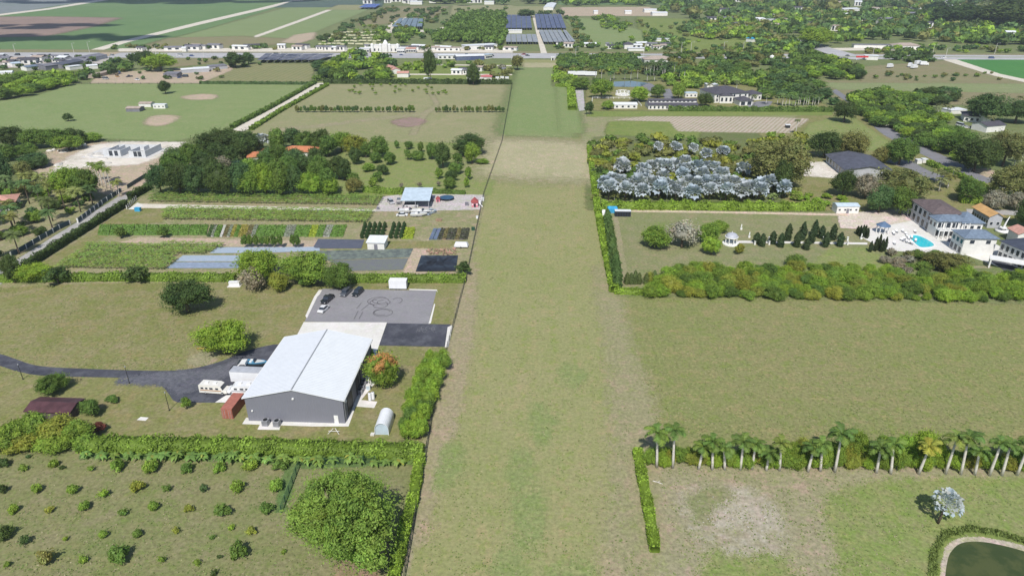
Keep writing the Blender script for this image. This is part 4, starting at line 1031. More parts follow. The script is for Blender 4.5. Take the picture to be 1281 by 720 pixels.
# ================================================================ wood around the orange-roofed house
WB = [(183, 212, 205, 241, 'G'), (200, 232, 190, 228, 'M'), (206, 238, 204, 242, 'D'), (230, 262, 206, 242, 'G'), (256, 290, 203, 243, 'D'), (284, 316, 203, 242, 'G'), (298, 330, 210, 243, 'L'), (316, 346, 203, 242, 'V'), (334, 366, 202, 243, 'M'), (352, 380, 206, 242, 'G'), (372, 402, 214, 243, 'V'), (396, 422, 210, 240, 'M'), (385, 412, 196, 222, 'M'), (410, 436, 195, 222, 'D'),
      (222, 256, 178, 212, 'M'), (240, 274, 165, 200, 'D'), (262, 300, 160, 192, 'D'), (290, 326, 165, 196, 'D'), (205, 236, 184, 212, 'G'), (240, 268, 190, 216, 'D'), (258, 284, 178, 205, 'D'), (275, 300, 182, 204, 'D'), (310, 330, 168, 186, 'D'), (333, 358, 161, 186, 'M'), (352, 378, 160, 184, 'G'), (370, 398, 163, 188, 'M'), (388, 414, 162, 186, 'D'), (398, 422, 170, 194, 'M'), (412, 440, 164, 188, 'L'),
      (318, 346, 190, 214, 'M'), (345, 375, 196, 222, 'M'), (300, 322, 198, 216, 'L'), (366, 392, 195, 215, 'D'), (212, 234, 214, 238, 'O'), (400, 425, 222, 243, 'V'), (420, 440, 200, 224, 'D'), (332, 360, 180, 204, 'M'), (356, 382, 186, 208, 'G'), (324, 344, 184, 206, 'G'), (384, 404, 184, 204, 'D'), (436, 452, 184, 204, 'D'), (450, 464, 178, 196, 'M')]
for x0, x1, y0, y1, c in WB:
    tree_box(x0, x1, y0, y1, c, 'tall crowded tree in the wood around the orange-roofed house', 'wood around the orange-roofed house')
tree_box(250, 275, 196, 212, 'B', 'grey leafless tree in front of the dark wood, left of the garden pool', mesh=BARE[1])
tree_box(266, 288, 195, 210, 'B', 'second grey leafless tree beside the first, nearer the garden', mesh=BARE[0])
q = P(330, 190); fan_palm(q[0], q[1], 6.5, 4.2, 'lone silver-blue fan palm behind the orange-roofed house')
for x, y in ((303, 198), (309, 197)):
    q = P(x, y); palm(q[0], q[1], 7, 3.2, 'yellow-green palm on the garden lawn left of the orange roof, %s' % ('left of the pair' if x < 305 else 'right of the pair'), c=(0.290, 0.290, 0.072))
# ================================================================ west yard with palms
for b, c, l in [((64, 104, 207, 246), 'V', 'light-green broad tree beside the palm yard, nearest the building site'), ((90, 122, 210, 248), 'M', 'darker tree right behind the light-green one by the palm yard'), ((22, 60, 191, 206), 'G', 'flat-topped green bush on the dirt left of the building site'), ((40, 60, 195, 209), 'G', 'right lobe bush on the dirt left of the building site'),
                ((-5, 30, 158, 182), 'D', 'dark tree at the left edge in the row beyond the building site'), ((25, 58, 160, 184), 'M', 'green tree second from left in the row beyond the building site'), ((52, 84, 160, 183), 'M', 'green tree third in the row beyond the building site'), ((68, 100, 168, 187), 'L', 'light tree at the front of the row beyond the building site'), ((82, 104, 160, 180), 'D', 'dark tree near the right end of the row'), ((100, 126, 166, 177), 'L', 'low light bush ending the row beyond the building site'), ((-10, 20, 180, 200), 'M', 'tree at the left edge below the row'), ((15, 45, 180, 197), 'M', 'broad bush below the row on the left'), ((0, 26, 318, 352), 'D', 'dark tree at the left edge where the grey road leaves the photo'), ((24, 60, 328, 352), 'V', 'light-green bush at the left end of the nursery hedge'),
                ((-12, 14, 190, 232), 'G', 'dark green tree at the left edge above the pink-roofed house')]:
    tree_box(*b, c, l)
for x, y, h, cr in [(129, 234, 9, 2.6), (134, 236, 9.5, 2.6), (139, 237, 9, 2.5), (125, 232, 9, 2.6), (120, 228, 8.5, 2.6), (132, 229, 9, 2.5)]:
    q = P(x, y); palm(q[0], q[1], h, cr, 'slim royal palm in the tight cluster left of the road gate', 'royal palm cluster by the gate')
q = P(150, 246); palm(q[0], q[1], 6.5, 3, 'lone yellowish palm right beside the grey road opposite the nursery gate', c=(0.261, 0.275, 0.072))
def _yp(x, y, r, px): palm(x, y, rnd.uniform(6, 9.5), rnd.uniform(3, 4), 'feathery palm in the fenced yard left of the grey road', 'palms in the fenced yard', c=rnd.choice([(.15, .20, .07), (.12, .19, .06), (.22, .25, .08)]), light_trunk=False)
scatter([(-30, 352), (5, 335), (60, 298), (120, 258), (118, 240), (60, 232), (-30, 236)], 34, (2, 3.2), (1, 1), 'M', '', '', place=_yp, mind=1.05)
scatter([(-30, 345), (20, 318), (70, 285), (120, 252), (60, 236), (-30, 240)], 22, (1.8, 3.4), (1.0, 1.5), 'GMDL', 'leafy garden tree among the palms of the fenced yard', 'garden trees of the fenced yard', mind=.9)
scatter([(-20, 215), (40, 205), (70, 230), (60, 246), (-20, 246)], 12, (3, 4.5), (1.1, 1.6), 'GMDO', 'garden tree behind the pink-roofed house', 'trees behind the pink-roofed house', mind=.7)
# tree line by the far-left meadow and industrial strip
scatter([(-20, 128), (40, 120), (92, 106), (92, 98), (45, 98), (-20, 104)], 34, (4.5, 7.5), (1.0, 1.4), 'MLMV', 'large tree in the belt along the far left meadow', 'tree belt along the meadow', mind=.6)
scatter([(92, 106), (150, 92), (185, 80), (165, 76), (120, 86), (88, 98)], 22, (3.5, 6), (1, 1.5), 'GDM', 'grey-green tree in the belt reaching the highway', 'tree belt to the highway', mind=.6)
tree_box(181, 217, 67, 87, 'V', 'bright round tree beside the junk yard by the highway'); tree_box(170, 196, 64, 84, 'D', 'dark tree left of the bright round one by the highway')
tree_box(198, 213, 101, 116, 'D', 'small dark palm-like tree on the near edge of the junk yard'); tree_box(79, 90, 142, 151, 'D', 'small dark bush alone in the meadow')
tree_box(281, 306, 66, 83, 'D', 'dark tree at the highway edge, left of the shade houses'); tree_box(302, 318, 66, 79, 'G', 'lower tree right of the dark tree at the highway edge')
# big grove between road end and lane (380-500, 65-105)
scatter([(380, 104), (396, 88), (430, 70), (455, 66), (500, 78), (490, 102), (450, 106)], 46, (4.5, 8), (.95, 1.3), 'MVLMG', 'broad tree in the grove at the far end of the pale lane', 'grove at the far end of the pale lane', mind=.6)
scatter([(455, 82), (520, 76), (610, 80), (600, 88), (500, 92)], 26, (3, 5.5), (.9, 1.3), 'MVOL', 'scattered tree on the far side of the long dark hedge', 'scattered trees beyond the long dark hedge', mind=.8)
tree_box(530, 545, 62, 96, 'D', 'tall dark tree between highway and far lane', base=.2); tree_box(584, 600, 80, 104, 'D', 'dark tree by the long hedge, left of the small pink roof'); tree_box(640, 654, 68, 86, 'O', 'reddish-green tree at the far left corner of the airstrip')
scatter([(600, 100), (605, 84), (640, 82), (640, 98)], 12, (3, 5), (.9, 1.2), 'OOB', 'brownish tree near the small pink roof', 'brownish trees near the pink roof', mind=.7)
hedge([(405, 104.5), (640, 105.5)], 3, 3.5, 'D', 'long dark hedge across the far end of the fallow field', dens=2.2, ls=.9)
hedge([(250, 105), (395, 106)], 2, 2, 'G', 'low hedge between far meadow and nursery field', dens=2.2, ls=.8)
hedge([(395, 104), (340, 135), (290, 161)], 2.5, 2.2, 'M', 'left hedge of the pale lane crossing the fields', dens=3, ls=.7)
hedge([(410, 107), (352, 139), (314, 163)], 2.5, 1.8, 'L', 'right hedge of the pale lane crossing the fields', dens=3, ls=.7)
for i in range(14):
    x = 398 - i * 6.6; y = 108 + i * 3.85
    tree_box(x + 2, x + 6, y - 3, y + 1, 'D', 'small round bush planted along the pale lane', 'bushes along the pale lane', name='shrub', cat='shrub', mesh=SHRUB[3], simple=True)
# row of small trees in the fallow field
for i in range(56):
    x = 371 + i * 4.7 + rnd.uniform(-1, 1)
    if 521 < x < 543: continue
    w_ = rnd.uniform(3.5, 6)
    tree_box(x - w_ / 2, x + w_ / 2, 139.5 - w_ * 1.4, 140, rnd.choice('MMGO'), 'small tree in the row across the fallow field', 'row of small trees in the fallow field', name='field_tree', simple=True)
for i in range(30):
    x = rnd.uniform(430, 560); y = rnd.uniform(107, 119)
    tree_box(x - 2.5, x + 2.5, y - 4, y, 'L', 'low bush near the far hedge of the fallow field', 'low bushes by the far hedge', name='shrub', cat='shrub', mesh=rnd.choice(THIN), simple=True)
# far grove by the highway (548-632, 18-58) in rows
def rows_wood(px, dx, dy, r, c, label, name='palm_grove'):
    pp = pts(*px); xs = [p[0] for p in pp]; ys = [p[1] for p in pp]; parts = []
    g = np.random.default_rng(4); x = min(xs)
    while x < max(xs):
        y = min(ys)
        while y < max(ys):
            if inside(pp, x, y):
                rr = r * g.uniform(.7, 1.15); cc = np.array(C[c]) * g.uniform(.75, 1.3)
                d = g.normal(0, 1, (22, 3)); d[:, 2] = np.abs(d[:, 2]); d /= np.linalg.norm(d, axis=1, keepdims=True)
                parts.append((ICO1[0] * rr * .8 * (1, 1, 1.1) + (x, y, rr), ICO1[1], cc))
                parts.append(leaf_quads(d * rr + (x, y, rr), d, rr * .6, cc[None] * g.uniform(.7, 1.3, (22, 1)), g))
            y += dy
        x += dx
    return tag(link(name, assemble(name, parts)), label, 'grove', kind='stuff')
rows_wood([(548, 52), (560, 35), (575, 18), (632, 19), (634, 58), (600, 55)], 9, 8, 4.2, 'M', 'dense grove planted in straight rows beyond the highway')
scatter([(380, 58), (395, 50), (455, 22), (490, 9), (498, 10), (470, 24), (405, 58)], 46, (4, 6), (1, 1.5), 'GDO', 'grey-green tree in the diagonal windbreak beyond the highway', 'diagonal windbreak beyond the highway', mind=.55)
scatter([(395, 58), (455, 34), (500, 30), (500, 42), (465, 48), (440, 58)], 60, (2.6, 4), (1, 1.4), 'OML', 'small tree in the pale-dotted nursery beyond the highway', 'small trees of the pale-dotted nursery', mind=.9, simple=True)
scatter([(470, 52), (475, 38), (545, 36), (560, 48), (545, 57), (495, 54)], 34, (5, 8), (.9, 1.3), 'MGLM', 'tree in the leafy block behind the white castle-like building', 'trees behind the white castle-like building', mind=.55)
scatter([(505, 28), (520, 15), (560, 14), (550, 34), (530, 34)], 20, (5, 7), (.9, 1.3), 'MDG', 'tree round the far glasshouse', 'trees round the far glasshouse', mind=.7, simple=True)
scatter([(480, 14), (560, 11), (562, 13.5), (480, 16.5)], 16, (5, 6), (1, 1.3), 'DG', 'round tree in the far row near the horizon', 'far row of round trees', mind=.8, simple=True)
wood_mass('far_woodland', [(455, -6), (640, -10), (900, -12), (900, 3), (690, 6), (640, 6), (560, 8), (520, 5), (460, 4)], 330, (10, 18), 'GDMM', 'far wood along the top of the photo, centre', 21)
tree_box(649, 670, 12, 21, 'D', 'dark round tree behind the blue shade houses'); scatter([(672, 20), (700, 20), (712, 26), (700, 16), (680, 15)], 8, (6, 8), (1, 1.3), 'D', 'dark tree behind the shade houses, right part', 'dark trees behind the shade houses', mind=.6)
scatter([(712, 24), (722, 24), (740, 60), (724, 60)], 34, (3.5, 5.5), (1, 1.5), 'GMO', 'tree in the strip right of the shade houses', 'tree strip right of the shade houses', mind=.7)
scatter([(742, 24), (760, 21), (785, 30), (784, 38), (756, 37)], 40, (4, 6.5), (.9, 1.3), 'MMV', 'tree in the small far plantation beyond the highway', 'small far plantation', mind=.65, simple=True)
wood_mass('far_woodland', [(700, 8), (815, 7.5), (900, -2), (800, -6), (700, 4)], 120, (8, 12), 'MGV', 'far wood right of the centre at the top of the photo', 23)
# ================================================================ highway edge, east side
scatter([(697, 88), (697, 70.5), (800, 71), (803, 84), (760, 90)], 130, (3.6, 5), (.95, 1.25), 'MGM', 'dark green fruit tree in the grove just past the airstrip end', 'fruit grove past the airstrip end', mind=.62)
scatter([(700, 92), (700, 87), (790, 88), (800, 92), (780, 94)], 30, (2.6, 4.2), (.9, 1.3), 'OLO', 'lower olive tree at the near edge of the fruit grove', 'near edge of the fruit grove', mind=.7)
scatter([(694, 108), (694, 84), (702, 92), (722, 100), (735, 106), (728, 110)], 26, (2.6, 4.6), (.9, 1.2), 'LVMV', 'bushy tree in the corner beside the far end of the airstrip', 'corner bushes beside the airstrip', mind=.7)
for b, c, l in [((716, 738, 97, 111), 'M', 'dark round tree behind the grey lane'), ((738, 768, 99, 121), 'L', 'light green tree left of the round white terrace'), ((788, 812, 109, 126), 'V', 'light green tree right of the round white terrace'), ((814, 832, 106, 121), 'M', 'dark tree left of the estate drive'), ((841, 858, 103, 122), 'L', 'palm-like yellow-green tree in front of the long white stable'), ((732, 743, 127, 142), 'D', 'small dark bush at the left end of the estate hedge'), ((752, 768, 126, 136), 'L', 'round bush inside the white riding fence'),
                ((873, 893, 117, 132), 'D', 'dark rounded tree between stable and mansion'), ((740, 752, 98, 108), 'M', 'small round tree left of the estate pond')]:
    tree_box(*b, c, l)
for i in range(13):
    x = 742 + i * 9.5 + rnd.uniform(-3, 3); q = P(x, 101 + rnd.uniform(-3, 2)); palm(q[0], q[1], rnd.uniform(7, 11), 3.6, 'tall palm around the estate pond', 'palms round the estate pond', c=(0.102, 0.174, 0.058))
for i in range(16):
    x = 806 + i * 2.4 + rnd.uniform(-1, 1); q = P(x, 94 + rnd.uniform(-2, 3)); palm(q[0], q[1], rnd.uniform(8, 12), 3.4, 'palm in the dense stand behind the estate', 'palm stand behind the estate', c=(0.116, 0.174, 0.065))
for i in range(15):
    x = 972 + i * 3.6 + rnd.uniform(-1, 1); q = P(x, 134 - abs(i - 7) * .2 + rnd.uniform(-1.5, .5)); palm(q[0], q[1], rnd.uniform(6, 8), 2.6, 'pale-trunked palm around the green court', 'palms round the green court', c=(0.131, 0.203, 0.072))
for x, y in ((942, 132), (958, 131), (887, 116), (897, 113), (906, 112), (921, 113)):
    q = P(x, y); palm(q[0], q[1], 6.5, 3, 'ornamental palm in front of the white mansion', 'palms before the mansion', c=(0.189, 0.217, 0.087))
scatter([(828, 108), (840, 98), (900, 96), (960, 100), (955, 112), (900, 106), (880, 112)], 60, (3.2, 6), (.9, 1.3), 'LVMV', 'light green tree in the woodland garden behind the mansion', 'woodland garden behind the mansion', mind=.6)
scatter([(800, 92), (840, 68), (960, 68), (1000, 78), (985, 92), (960, 100), (850, 100)], 110, (4.2, 7.5), (.9, 1.3), 'DMGMO', 'tree in the dense wood between mansion and highway', 'dense wood between mansion and highway', mind=.58)
scatter([(950, 125), (955, 96), (1000, 90), (1012, 105), (1045, 132), (1028, 134), (985, 124)], 70, (4, 6.5), (1, 1.3), 'DGM', 'dark tree in the triangular wood right of the mansion', 'triangular wood right of the mansion', mind=.58)
scatter([(985, 92), (990, 66), (1040, 76), (1078, 88), (1076, 102), (1020, 99)], 60, (4.5, 8), (.95, 1.3), 'MVDM', 'large tree in the wood by the highway junction', 'wood by the highway junction', mind=.55)
scatter([(1100, 74), (1105, 66), (1160, 67), (1168, 80), (1140, 78)], 30, (3.5, 6), (.9, 1.3), 'DMG', 'tree behind the parked trucks near the highway junction', 'trees behind the parked trucks', mind=.65)
hedge([(836, 139), (930, 139.5), (1042, 140)], 2.4, 3.0, 'M', 'long clipped hedge along the front of the estate', dens=3, ls=.7)
hedge([(714, 110), (716, 138)], 5, 2.6, 'V', 'rough hedge between the airstrip and the grey lane', dens=2.5, ls=.8)
hedge([(695, 108), (712, 109.5)], 2, 2, 'V', 'short hedge closing the far corner beside the airstrip', dens=2.5, ls=.8)
tree_box(1043, 1073, 127, 151, 'D', 'round dark tree where the country road meets the estate hedge')
q = P(995, 168); palm(q[0], q[1], 8, 2.2, 'lone tall thin palm on the bright lawn right of the mulched field', c=(0.203, 0.246, 0.102))
scatter([(1080, 150), (1060, 120), (1100, 116), (1140, 122), (1180, 155), (1215, 195), (1200, 205), (1150, 180)], 105, (3.4, 6), (1, 1.35), 'MVLMD', 'tree in the wooded belt beside the country road', 'wooded belt beside the country road', mind=.6)
scatter([(1130, 122), (1190, 116), (1200, 122), (1180, 132), (1150, 132)], 26, (4, 6.5), (.9, 1.3), 'MDG', 'tree in the row behind the black-roofed house', 'row behind the black-roofed house', mind=.6)
for b, c, l in [((1212, 1262, 116, 150), 'G', 'large spreading grey-green tree behind the black-roofed house'), ((1254, 1295, 124, 152), 'G', 'tree right of the large spreading tree at the photo edge'), ((1015, 1052, 163, 195), 'D', 'dark broad tree left above the dark barn roof'), ((1048, 1088, 165, 194), 'O', 'olive-brown tree directly above the dark barn roof'), ((1092, 1114, 183, 203), 'O', 'brownish small tree right of the dark barn roof'), ((1110, 1147, 172, 204), 'M', 'dense rounded tree beside the bend of the country road'),
                ((1042, 1073, 212, 243), 'D', 'dark dense tree at the front corner of the dark barn'), ((1070, 1101, 216, 246), 'B', 'grey twiggy tree in front of the dark barn'), ((1100, 1160, 209, 246), 'O', 'broad olive tree in front of the pool mansion'), ((1086, 1120, 233, 264), 'G', 'green tree right of the white trailer shed'), ((1112, 1148, 235, 266), 'M', 'green tree directly behind the dark-roofed wing'), ((1196, 1230, 222, 251), 'M', 'green tree beside the palms by the roadside hedge'),
                ((1200, 1248, 173, 212), 'D', 'very dark large tree below the black-roofed house'), ((1180, 1222, 162, 192), 'M', 'green tree left of the very dark large tree'), ((1240, 1282, 165, 205), 'O', 'olive tree at the right edge above the road'), ((1246, 1300, 205, 250), 'O', 'tall olive tree at the right edge below the road'), ((1232, 1258, 238, 262), 'B', 'pale green twiggy tree near the lane at the right'), ((1262, 1285, 240, 262), 'B', 'pale twiggy tree at the right edge near the lane'), ((1272, 1310, 250, 285), 'D', 'dark tree cut by the right edge of the photo'),
                ((946, 1012, 172, 231), 'O', 'big dark olive tree at the right end of the silver palm plantation'), ((968, 990, 200, 240), 'D', 'dark lower tree at the right end of the silver palm plantation')]:
    tree_box(*b, c, l)
for x, y in ((1170, 228), (1178, 232), (1185, 236), (1174, 240), (1190, 226)):
    q = P(x, y); palm(q[0], q[1], 5.5, 3.2, 'spreading palm in the clump beside the roadside hedge', 'palm clump beside the roadside hedge', c=(0.217, 0.232, 0.087) if x != 1185 else (.26, .25, .07))
for x, y in ((1182, 128), (1186, 146), (1172, 146), (1168, 150), (1236, 162), (1272, 138), (1262, 138), (1268, 208), (1276, 205)):
    q = P(x, y); palm(q[0], q[1], rnd.uniform(6, 9), 3, 'garden palm near the black-roofed house', 'garden palms near the black-roofed house', c=(0.189, 0.217, 0.102))
hedge([(1160, 206), (1200, 222), (1240, 242)], 2.2, 2.2, 'L', 'hedge along the near side of the country road', dens=4, ls=.6)
hedge([(1200, 253), (1262, 256)], 3, 2.2, 'V', 'loose low hedge behind the orange-roofed outbuilding', dens=4, ls=.6)
scatter([(1195, 246), (1240, 252), (1262, 258), (1200, 256)], 8, (1.5, 2.4), (.9, 1.2), 'VM', 'bush behind the outbuilding lane', 'bushes behind the lane', name='shrub', cat='shrub', meshes=SHRUB)
scatter([(1060, 262), (990, 252), (985, 245), (1060, 246)], 10, (1.6, 2.6), (.9, 1.2), 'V', 'bush along the garden edge behind the white trailer shed', 'bushes behind the white trailer shed', name='shrub', cat='shrub', meshes=SHRUB)
# upper right countryside
wood_mass('woodland', [(815, 24), (835, 4), (900, -3), (1100, -8), (1420, -10), (1420, 20), (1281, 18), (1200, 16), (1100, 17), (1000, 18), (920, 22), (850, 26)], 560, (8, 14), 'GMDMGO', 'wooded countryside at the top right, far part', 31)
wood_mass('woodland', [(900, 26), (960, 18), (1100, 17), (1220, 20), (1420, 30), (1420, 58), (1281, 58), (1150, 52), (1060, 52), (1045, 58), (995, 44), (960, 48), (940, 44)], 760, (5.5, 10), 'GMDMOVG', 'wooded countryside at the top right, near part', 32)
wood_mass('woodland', [(870, 30), (900, 26), (945, 46), (985, 50), (1030, 64), (1000, 66), (960, 64), (935, 50), (880, 50), (850, 40)], 210, (4, 7), 'MVGOD', 'scattered scrub wood beyond the highway, right of centre', 33)
wood_mass('woodland', [(815, 40), (850, 50), (870, 60), (820, 63), (735, 62), (740, 58), (800, 56), (805, 46)], 60, (3, 4.5), 'MG', 'roadside trees beyond the highway, right of centre', 34)
tree_box(998, 1045, 36, 56, 'V', 'bright green tree belt piece along the far side road'); tree_box(1165, 1230, 10, 26, 'D', 'dark tree mass at far right, left part'); tree_box(1220, 1310, 6, 24, 'D', 'dark tree mass at far right, right part')
# ================================================================ silver palm plantation
SP = [(758, 227), (766, 221), (775, 226), (785, 228), (797, 228), (806, 222), (815, 227), (826, 229), (838, 228), (851, 228), (861, 226), (873, 227), (884, 228), (894, 227), (906, 227), (917, 228), (928, 228), (938, 229), (950, 228), (962, 227), (972, 224), (981, 231), (966, 216), (805, 212), (815, 207), (824, 205), (833, 207), (843, 204), (853, 208), (862, 206), (873, 207), (884, 206), (893, 208), (779, 203), (780, 208), (845, 178), (848, 180), (868, 180), (884, 187), (903, 183), (908, 184), (930, 206), (835, 200), (856, 202), (824, 178)] + [(762 + k * 21, 233 + (k % 3) * 1.5) for k in range(10)] + [(806 + k * 24, 217) for k in range(5)]
for x, y in SP:
    q = P(x, y + 3, 5); sc_ = rnd.uniform(3.5, 4.6) * (1 if y > 200 else .8)
    fan_palm(q[0], q[1], rnd.uniform(4, 6) if y > 200 else 4, sc_, 'silver fan palm in the plantation right of the airstrip', 'silver fan palms of the plantation')
def _low(x, y, r, px): palm(x, y, rnd.uniform(.8, 2), rnd.uniform(2.0, 3.2), 'low olive feather palm at the near edge of the silver palm plantation', 'low palms of the plantation', low=True, c=(0.246, 0.290, 0.102), shaft=False)
scatter([(745, 250), (745, 236), (1000, 240), (1000, 252)], 40, (1.6, 2.6), (1, 1), 'M', '', '', place=_low, mind=.95)
scatter([(745, 232), (740, 180), (800, 174), (960, 180), (1000, 200), (985, 236), (900, 236), (820, 238)], 170, (2.3, 4.0), (.9, 1.3), 'OAOM', 'olive-green tree between the silver palms of the plantation', 'olive trees of the plantation', mind=.5)
scatter([(738, 200), (740, 180), (748, 176), (752, 196), (756, 236), (748, 240)], 16, (2, 3), (1, 1.4), 'DOM', 'dark tree at the airstrip edge of the plantation', 'plantation trees at the airstrip edge', mind=.8)
scatter([(930, 186), (960, 170), (1000, 170), (1014, 190), (960, 190)], 16, (2.6, 4), (.8, 1.1), 'YLY', 'yellow-green tree behind the plantation', 'yellow-green trees behind the plantation', mind=.8)
hedge([(752, 261), (860, 261), (960, 262), (1030, 262)], 4, 2.6, 'V', 'broad bright-green hedge along the near side of the silver palm plantation', dens=6, ls=.5, lump=.18)
hedge([(737, 187), (747, 262), (756, 310), (768, 366)], 2.2, 2.2, 'V', 'narrow hedge along the right edge of the airstrip', dens=8, ls=.45)
for i in range(15):
    x = 757 + i * .95; y = 276 + i * 5.6; w_ = 12 + i * .3
    q = P(x + 2, y + 6); tag(link('columnar_tree', rnd.choice(COLUMN), None, (q[0], q[1], 0), (0, 0, rnd.uniform(0, 6)), (1.5, 1.5, rnd.uniform(6, 7.6)), jitc((.11, .18, .05), .15)), 'tall columnar tree in the tight row just right of the airstrip hedge', 'tree', 'columnar trees along the airstrip hedge')
for x in (784, 789, 794, 799, 808, 818, 828):
    q = P(x, 355); tag(link('columnar_tree', rnd.choice(COLUMN), None, (q[0], q[1], 0), (0, 0, rnd.uniform(0, 6)), (.9, .9, rnd.uniform(3.4, 5)), jitc((.13, .18, .06), .15)), 'small columnar tree at the near left corner of the gazebo park', 'tree', 'small columnar trees of the park corner')
for i, (x, y, h) in enumerate([(953, 308, 6), (966, 305, 6), (976, 309, 6.5), (985, 301, 8), (996, 309, 7.2), (1003, 300, 8.5), (1014, 304, 6), (1018, 296, 8), (1032, 309, 7), (1041, 300, 7.5), (1050, 308, 6.5), (1008, 312, 5), (1027, 298, 6), (946, 304, 5)]):
    q = P(x, y); tag(link('cypress_tree', rnd.choice(COLUMN), None, (q[0], q[1], 0), (0, 0, rnd.uniform(0, 6)), (1.25, 1.25, h * .8), jitc((.055, .09, .035), .15)), 'small conical cypress beside the white garden walk', 'tree', 'cypresses along the garden walk')
for i, (x, y, h) in enumerate([(1075, 295, 5), (1078, 297, 6), (1081, 296, 5.5), (1084, 298, 5), (1072, 293, 4), (1088, 315, 5), (1094, 314, 6.5), (1098, 313, 7.5), (1102, 315, 6), (1106, 314, 6.5)]):
    q = P(x, y); tag(link('cypress_tree', rnd.choice(COLUMN), None, (q[0], q[1], 0), (0, 0, rnd.uniform(0, 6)), (.65, .65, h * .8), jitc((.04, .06, .025), .15)), 'slender dark cypress at the left edge of the white pool deck', 'tree', 'slender cypresses by the pool deck')
for b, c, l in [((801, 840, 280, 309), 'L', 'round light-green tree, leftmost of the group in the gazebo park'), ((833, 876, 275, 309), 'W', 'pale blossoming tree in the middle of the park group'), ((872, 903, 277, 303), 'L', 'light-green tree between pale tree and gazebo'), ((880, 902, 296, 318), 'V', 'small lime tree left in front of the gazebo'), ((919, 932, 305, 317), 'Y', 'tiny yellow-green bush just right of the gazebo'), ((890, 912, 275, 290), 'L', 'light bush behind the gazebo'), ((985, 1008, 318, 334), 'M', 'bush standing above the far side of the dense shrub belt')]:
    tree_box(*b, c, l, mesh=BARE[0] if c == 'W' else None)
# shrub belt across the east
def _belt(x, y, r, px): tree_at(x, y, r, r * rnd.uniform(1.1, 1.7), C[rnd.choice('LVVLMA')], 'leafy bush in dense belt between park and field', 'dense shrub belt', 'bush', 'bush', px=px, mesh=rnd.choice(CROWN_MID), base=.02)
scatter([(812, 371), (812, 352), (835, 342), (880, 338), (960, 342), (1020, 334), (1100, 338), (1130, 348), (1200, 346), (1320, 354), (1320, 378), (1200, 378), (1000, 375)], 250, (1.3, 3.1), (1, 1), 'L', '', '', place=_belt, mind=.5)
scatter([(1100, 330), (1115, 318), (1170, 320), (1178, 338), (1150, 345), (1110, 342)], 14, (1.6, 2.6), (1, 1.5), 'OMB', 'brown-green bush at the near edge of the pool deck', 'bushes at the near edge of the pool deck', name='bush', cat='bush', mind=.8)
tree_box(1163, 1208, 314, 339, 'O', 'wide olive-grey bush below the white wing of the pool mansion')
hedge([(768, 366), (812, 368)], 2.2, 1.5, 'V', 'low hedge corner piece beside the shrub belt', dens=7, ls=.4)
# royal palm row
PR = [(821.5, 584, 544, 9.5), (841.5, 585, 540, 10), (874, 586.5, 562, 5), (891, 587, 556, 7.2), (906.5, 587, 562, 6), (926, 587, 556, 7), (940.5, 586.5, 558, 7), (958.5, 588, 569, 4.5), (975, 588, 556, 7.5), (1010.5, 589.5, 562, 6.5), (1026, 589, 558, 7.5), (1044, 590, 546, 10), (1096, 591, 562, 7), (1114, 592, 560, 7.5), (1149, 592.5, 560, 6.5), (1182.5, 592, 551, 9.2), (1201.5, 593, 551, 9.5), (1219, 593.5, 566, 5.5), (1237.5, 594, 556, 9), (1253, 594, 560, 8), (1272, 594, 556, 9), (1287, 594, 556, 9)]
sides = ['leftmost', 'second from the left', 'third from the left, short', 'fourth from the left', 'fifth from the left', 'sixth from the left', 'seventh from the left', 'eighth from the left, very short', 'ninth, bushy-headed', 'tenth from the left', 'eleventh from the left', 'twelfth, tall', 'thirteenth', 'fourteenth', 'fifteenth, yellowish', 'sixteenth, tall', 'seventeenth, tall', 'eighteenth, short', 'nineteenth', 'twentieth', 'twenty-first', 'last, cut by the edge']
for (x, y, yt, hh), s_ in zip(PR, sides):
    q = P(x, y); h = height_of(x, y, yt)
    palm(q[0], q[1], h, rnd.uniform(2.1, 2.7) * (1.12 if hh > 9 else 1), 'pale-trunked royal palm, %s in the row at the lower right' % s_, 'royal palm row at the lower right', detailed=True,
         c=rnd.choice([(.15, .24, .05), (.13, .21, .05), (.20, .26, .06), (.15, .23, .05)]) if 'yellow' not in s_ else (.32, .33, .06), lean=(rnd.uniform(-.9, .35), rnd.uniform(-.3, .3)), nf=14 if hh > 6 else 11, trunk_r=.27)
def _rb(x, y, r, px): tree_at(x, y, r, r * rnd.uniform(1.7, 2.4), C[rnd.choice('VLVYL')], 'bush in the row behind the royal palms', 'bushes behind the royal palms', 'bush', 'bush', px=px, mesh=rnd.choice(CROWN_MID), base=.02)
scatter([(812, 583), (812, 573), (1330, 578), (1330, 589)], 90, (1.2, 1.9), (1, 1), 'L', '', '', place=_rb, mind=.55)
scatter([(985, 579), (990, 570), (1075, 570), (1170, 576), (1075, 582)], 16, (2.0, 2.8), (2.0, 2.6), 'AVL', 'taller bushy tree behind the middle of the royal palm row', 'taller trees behind the palm row', mind=.7, name='bush', cat='bush')
hedge([(797, 566), (803, 600), (811, 640), (819, 691)], 1.7, 1.5, 'V', 'narrow low hedge standing alone along the right edge of the airstrip', dens=16, ls=.28)
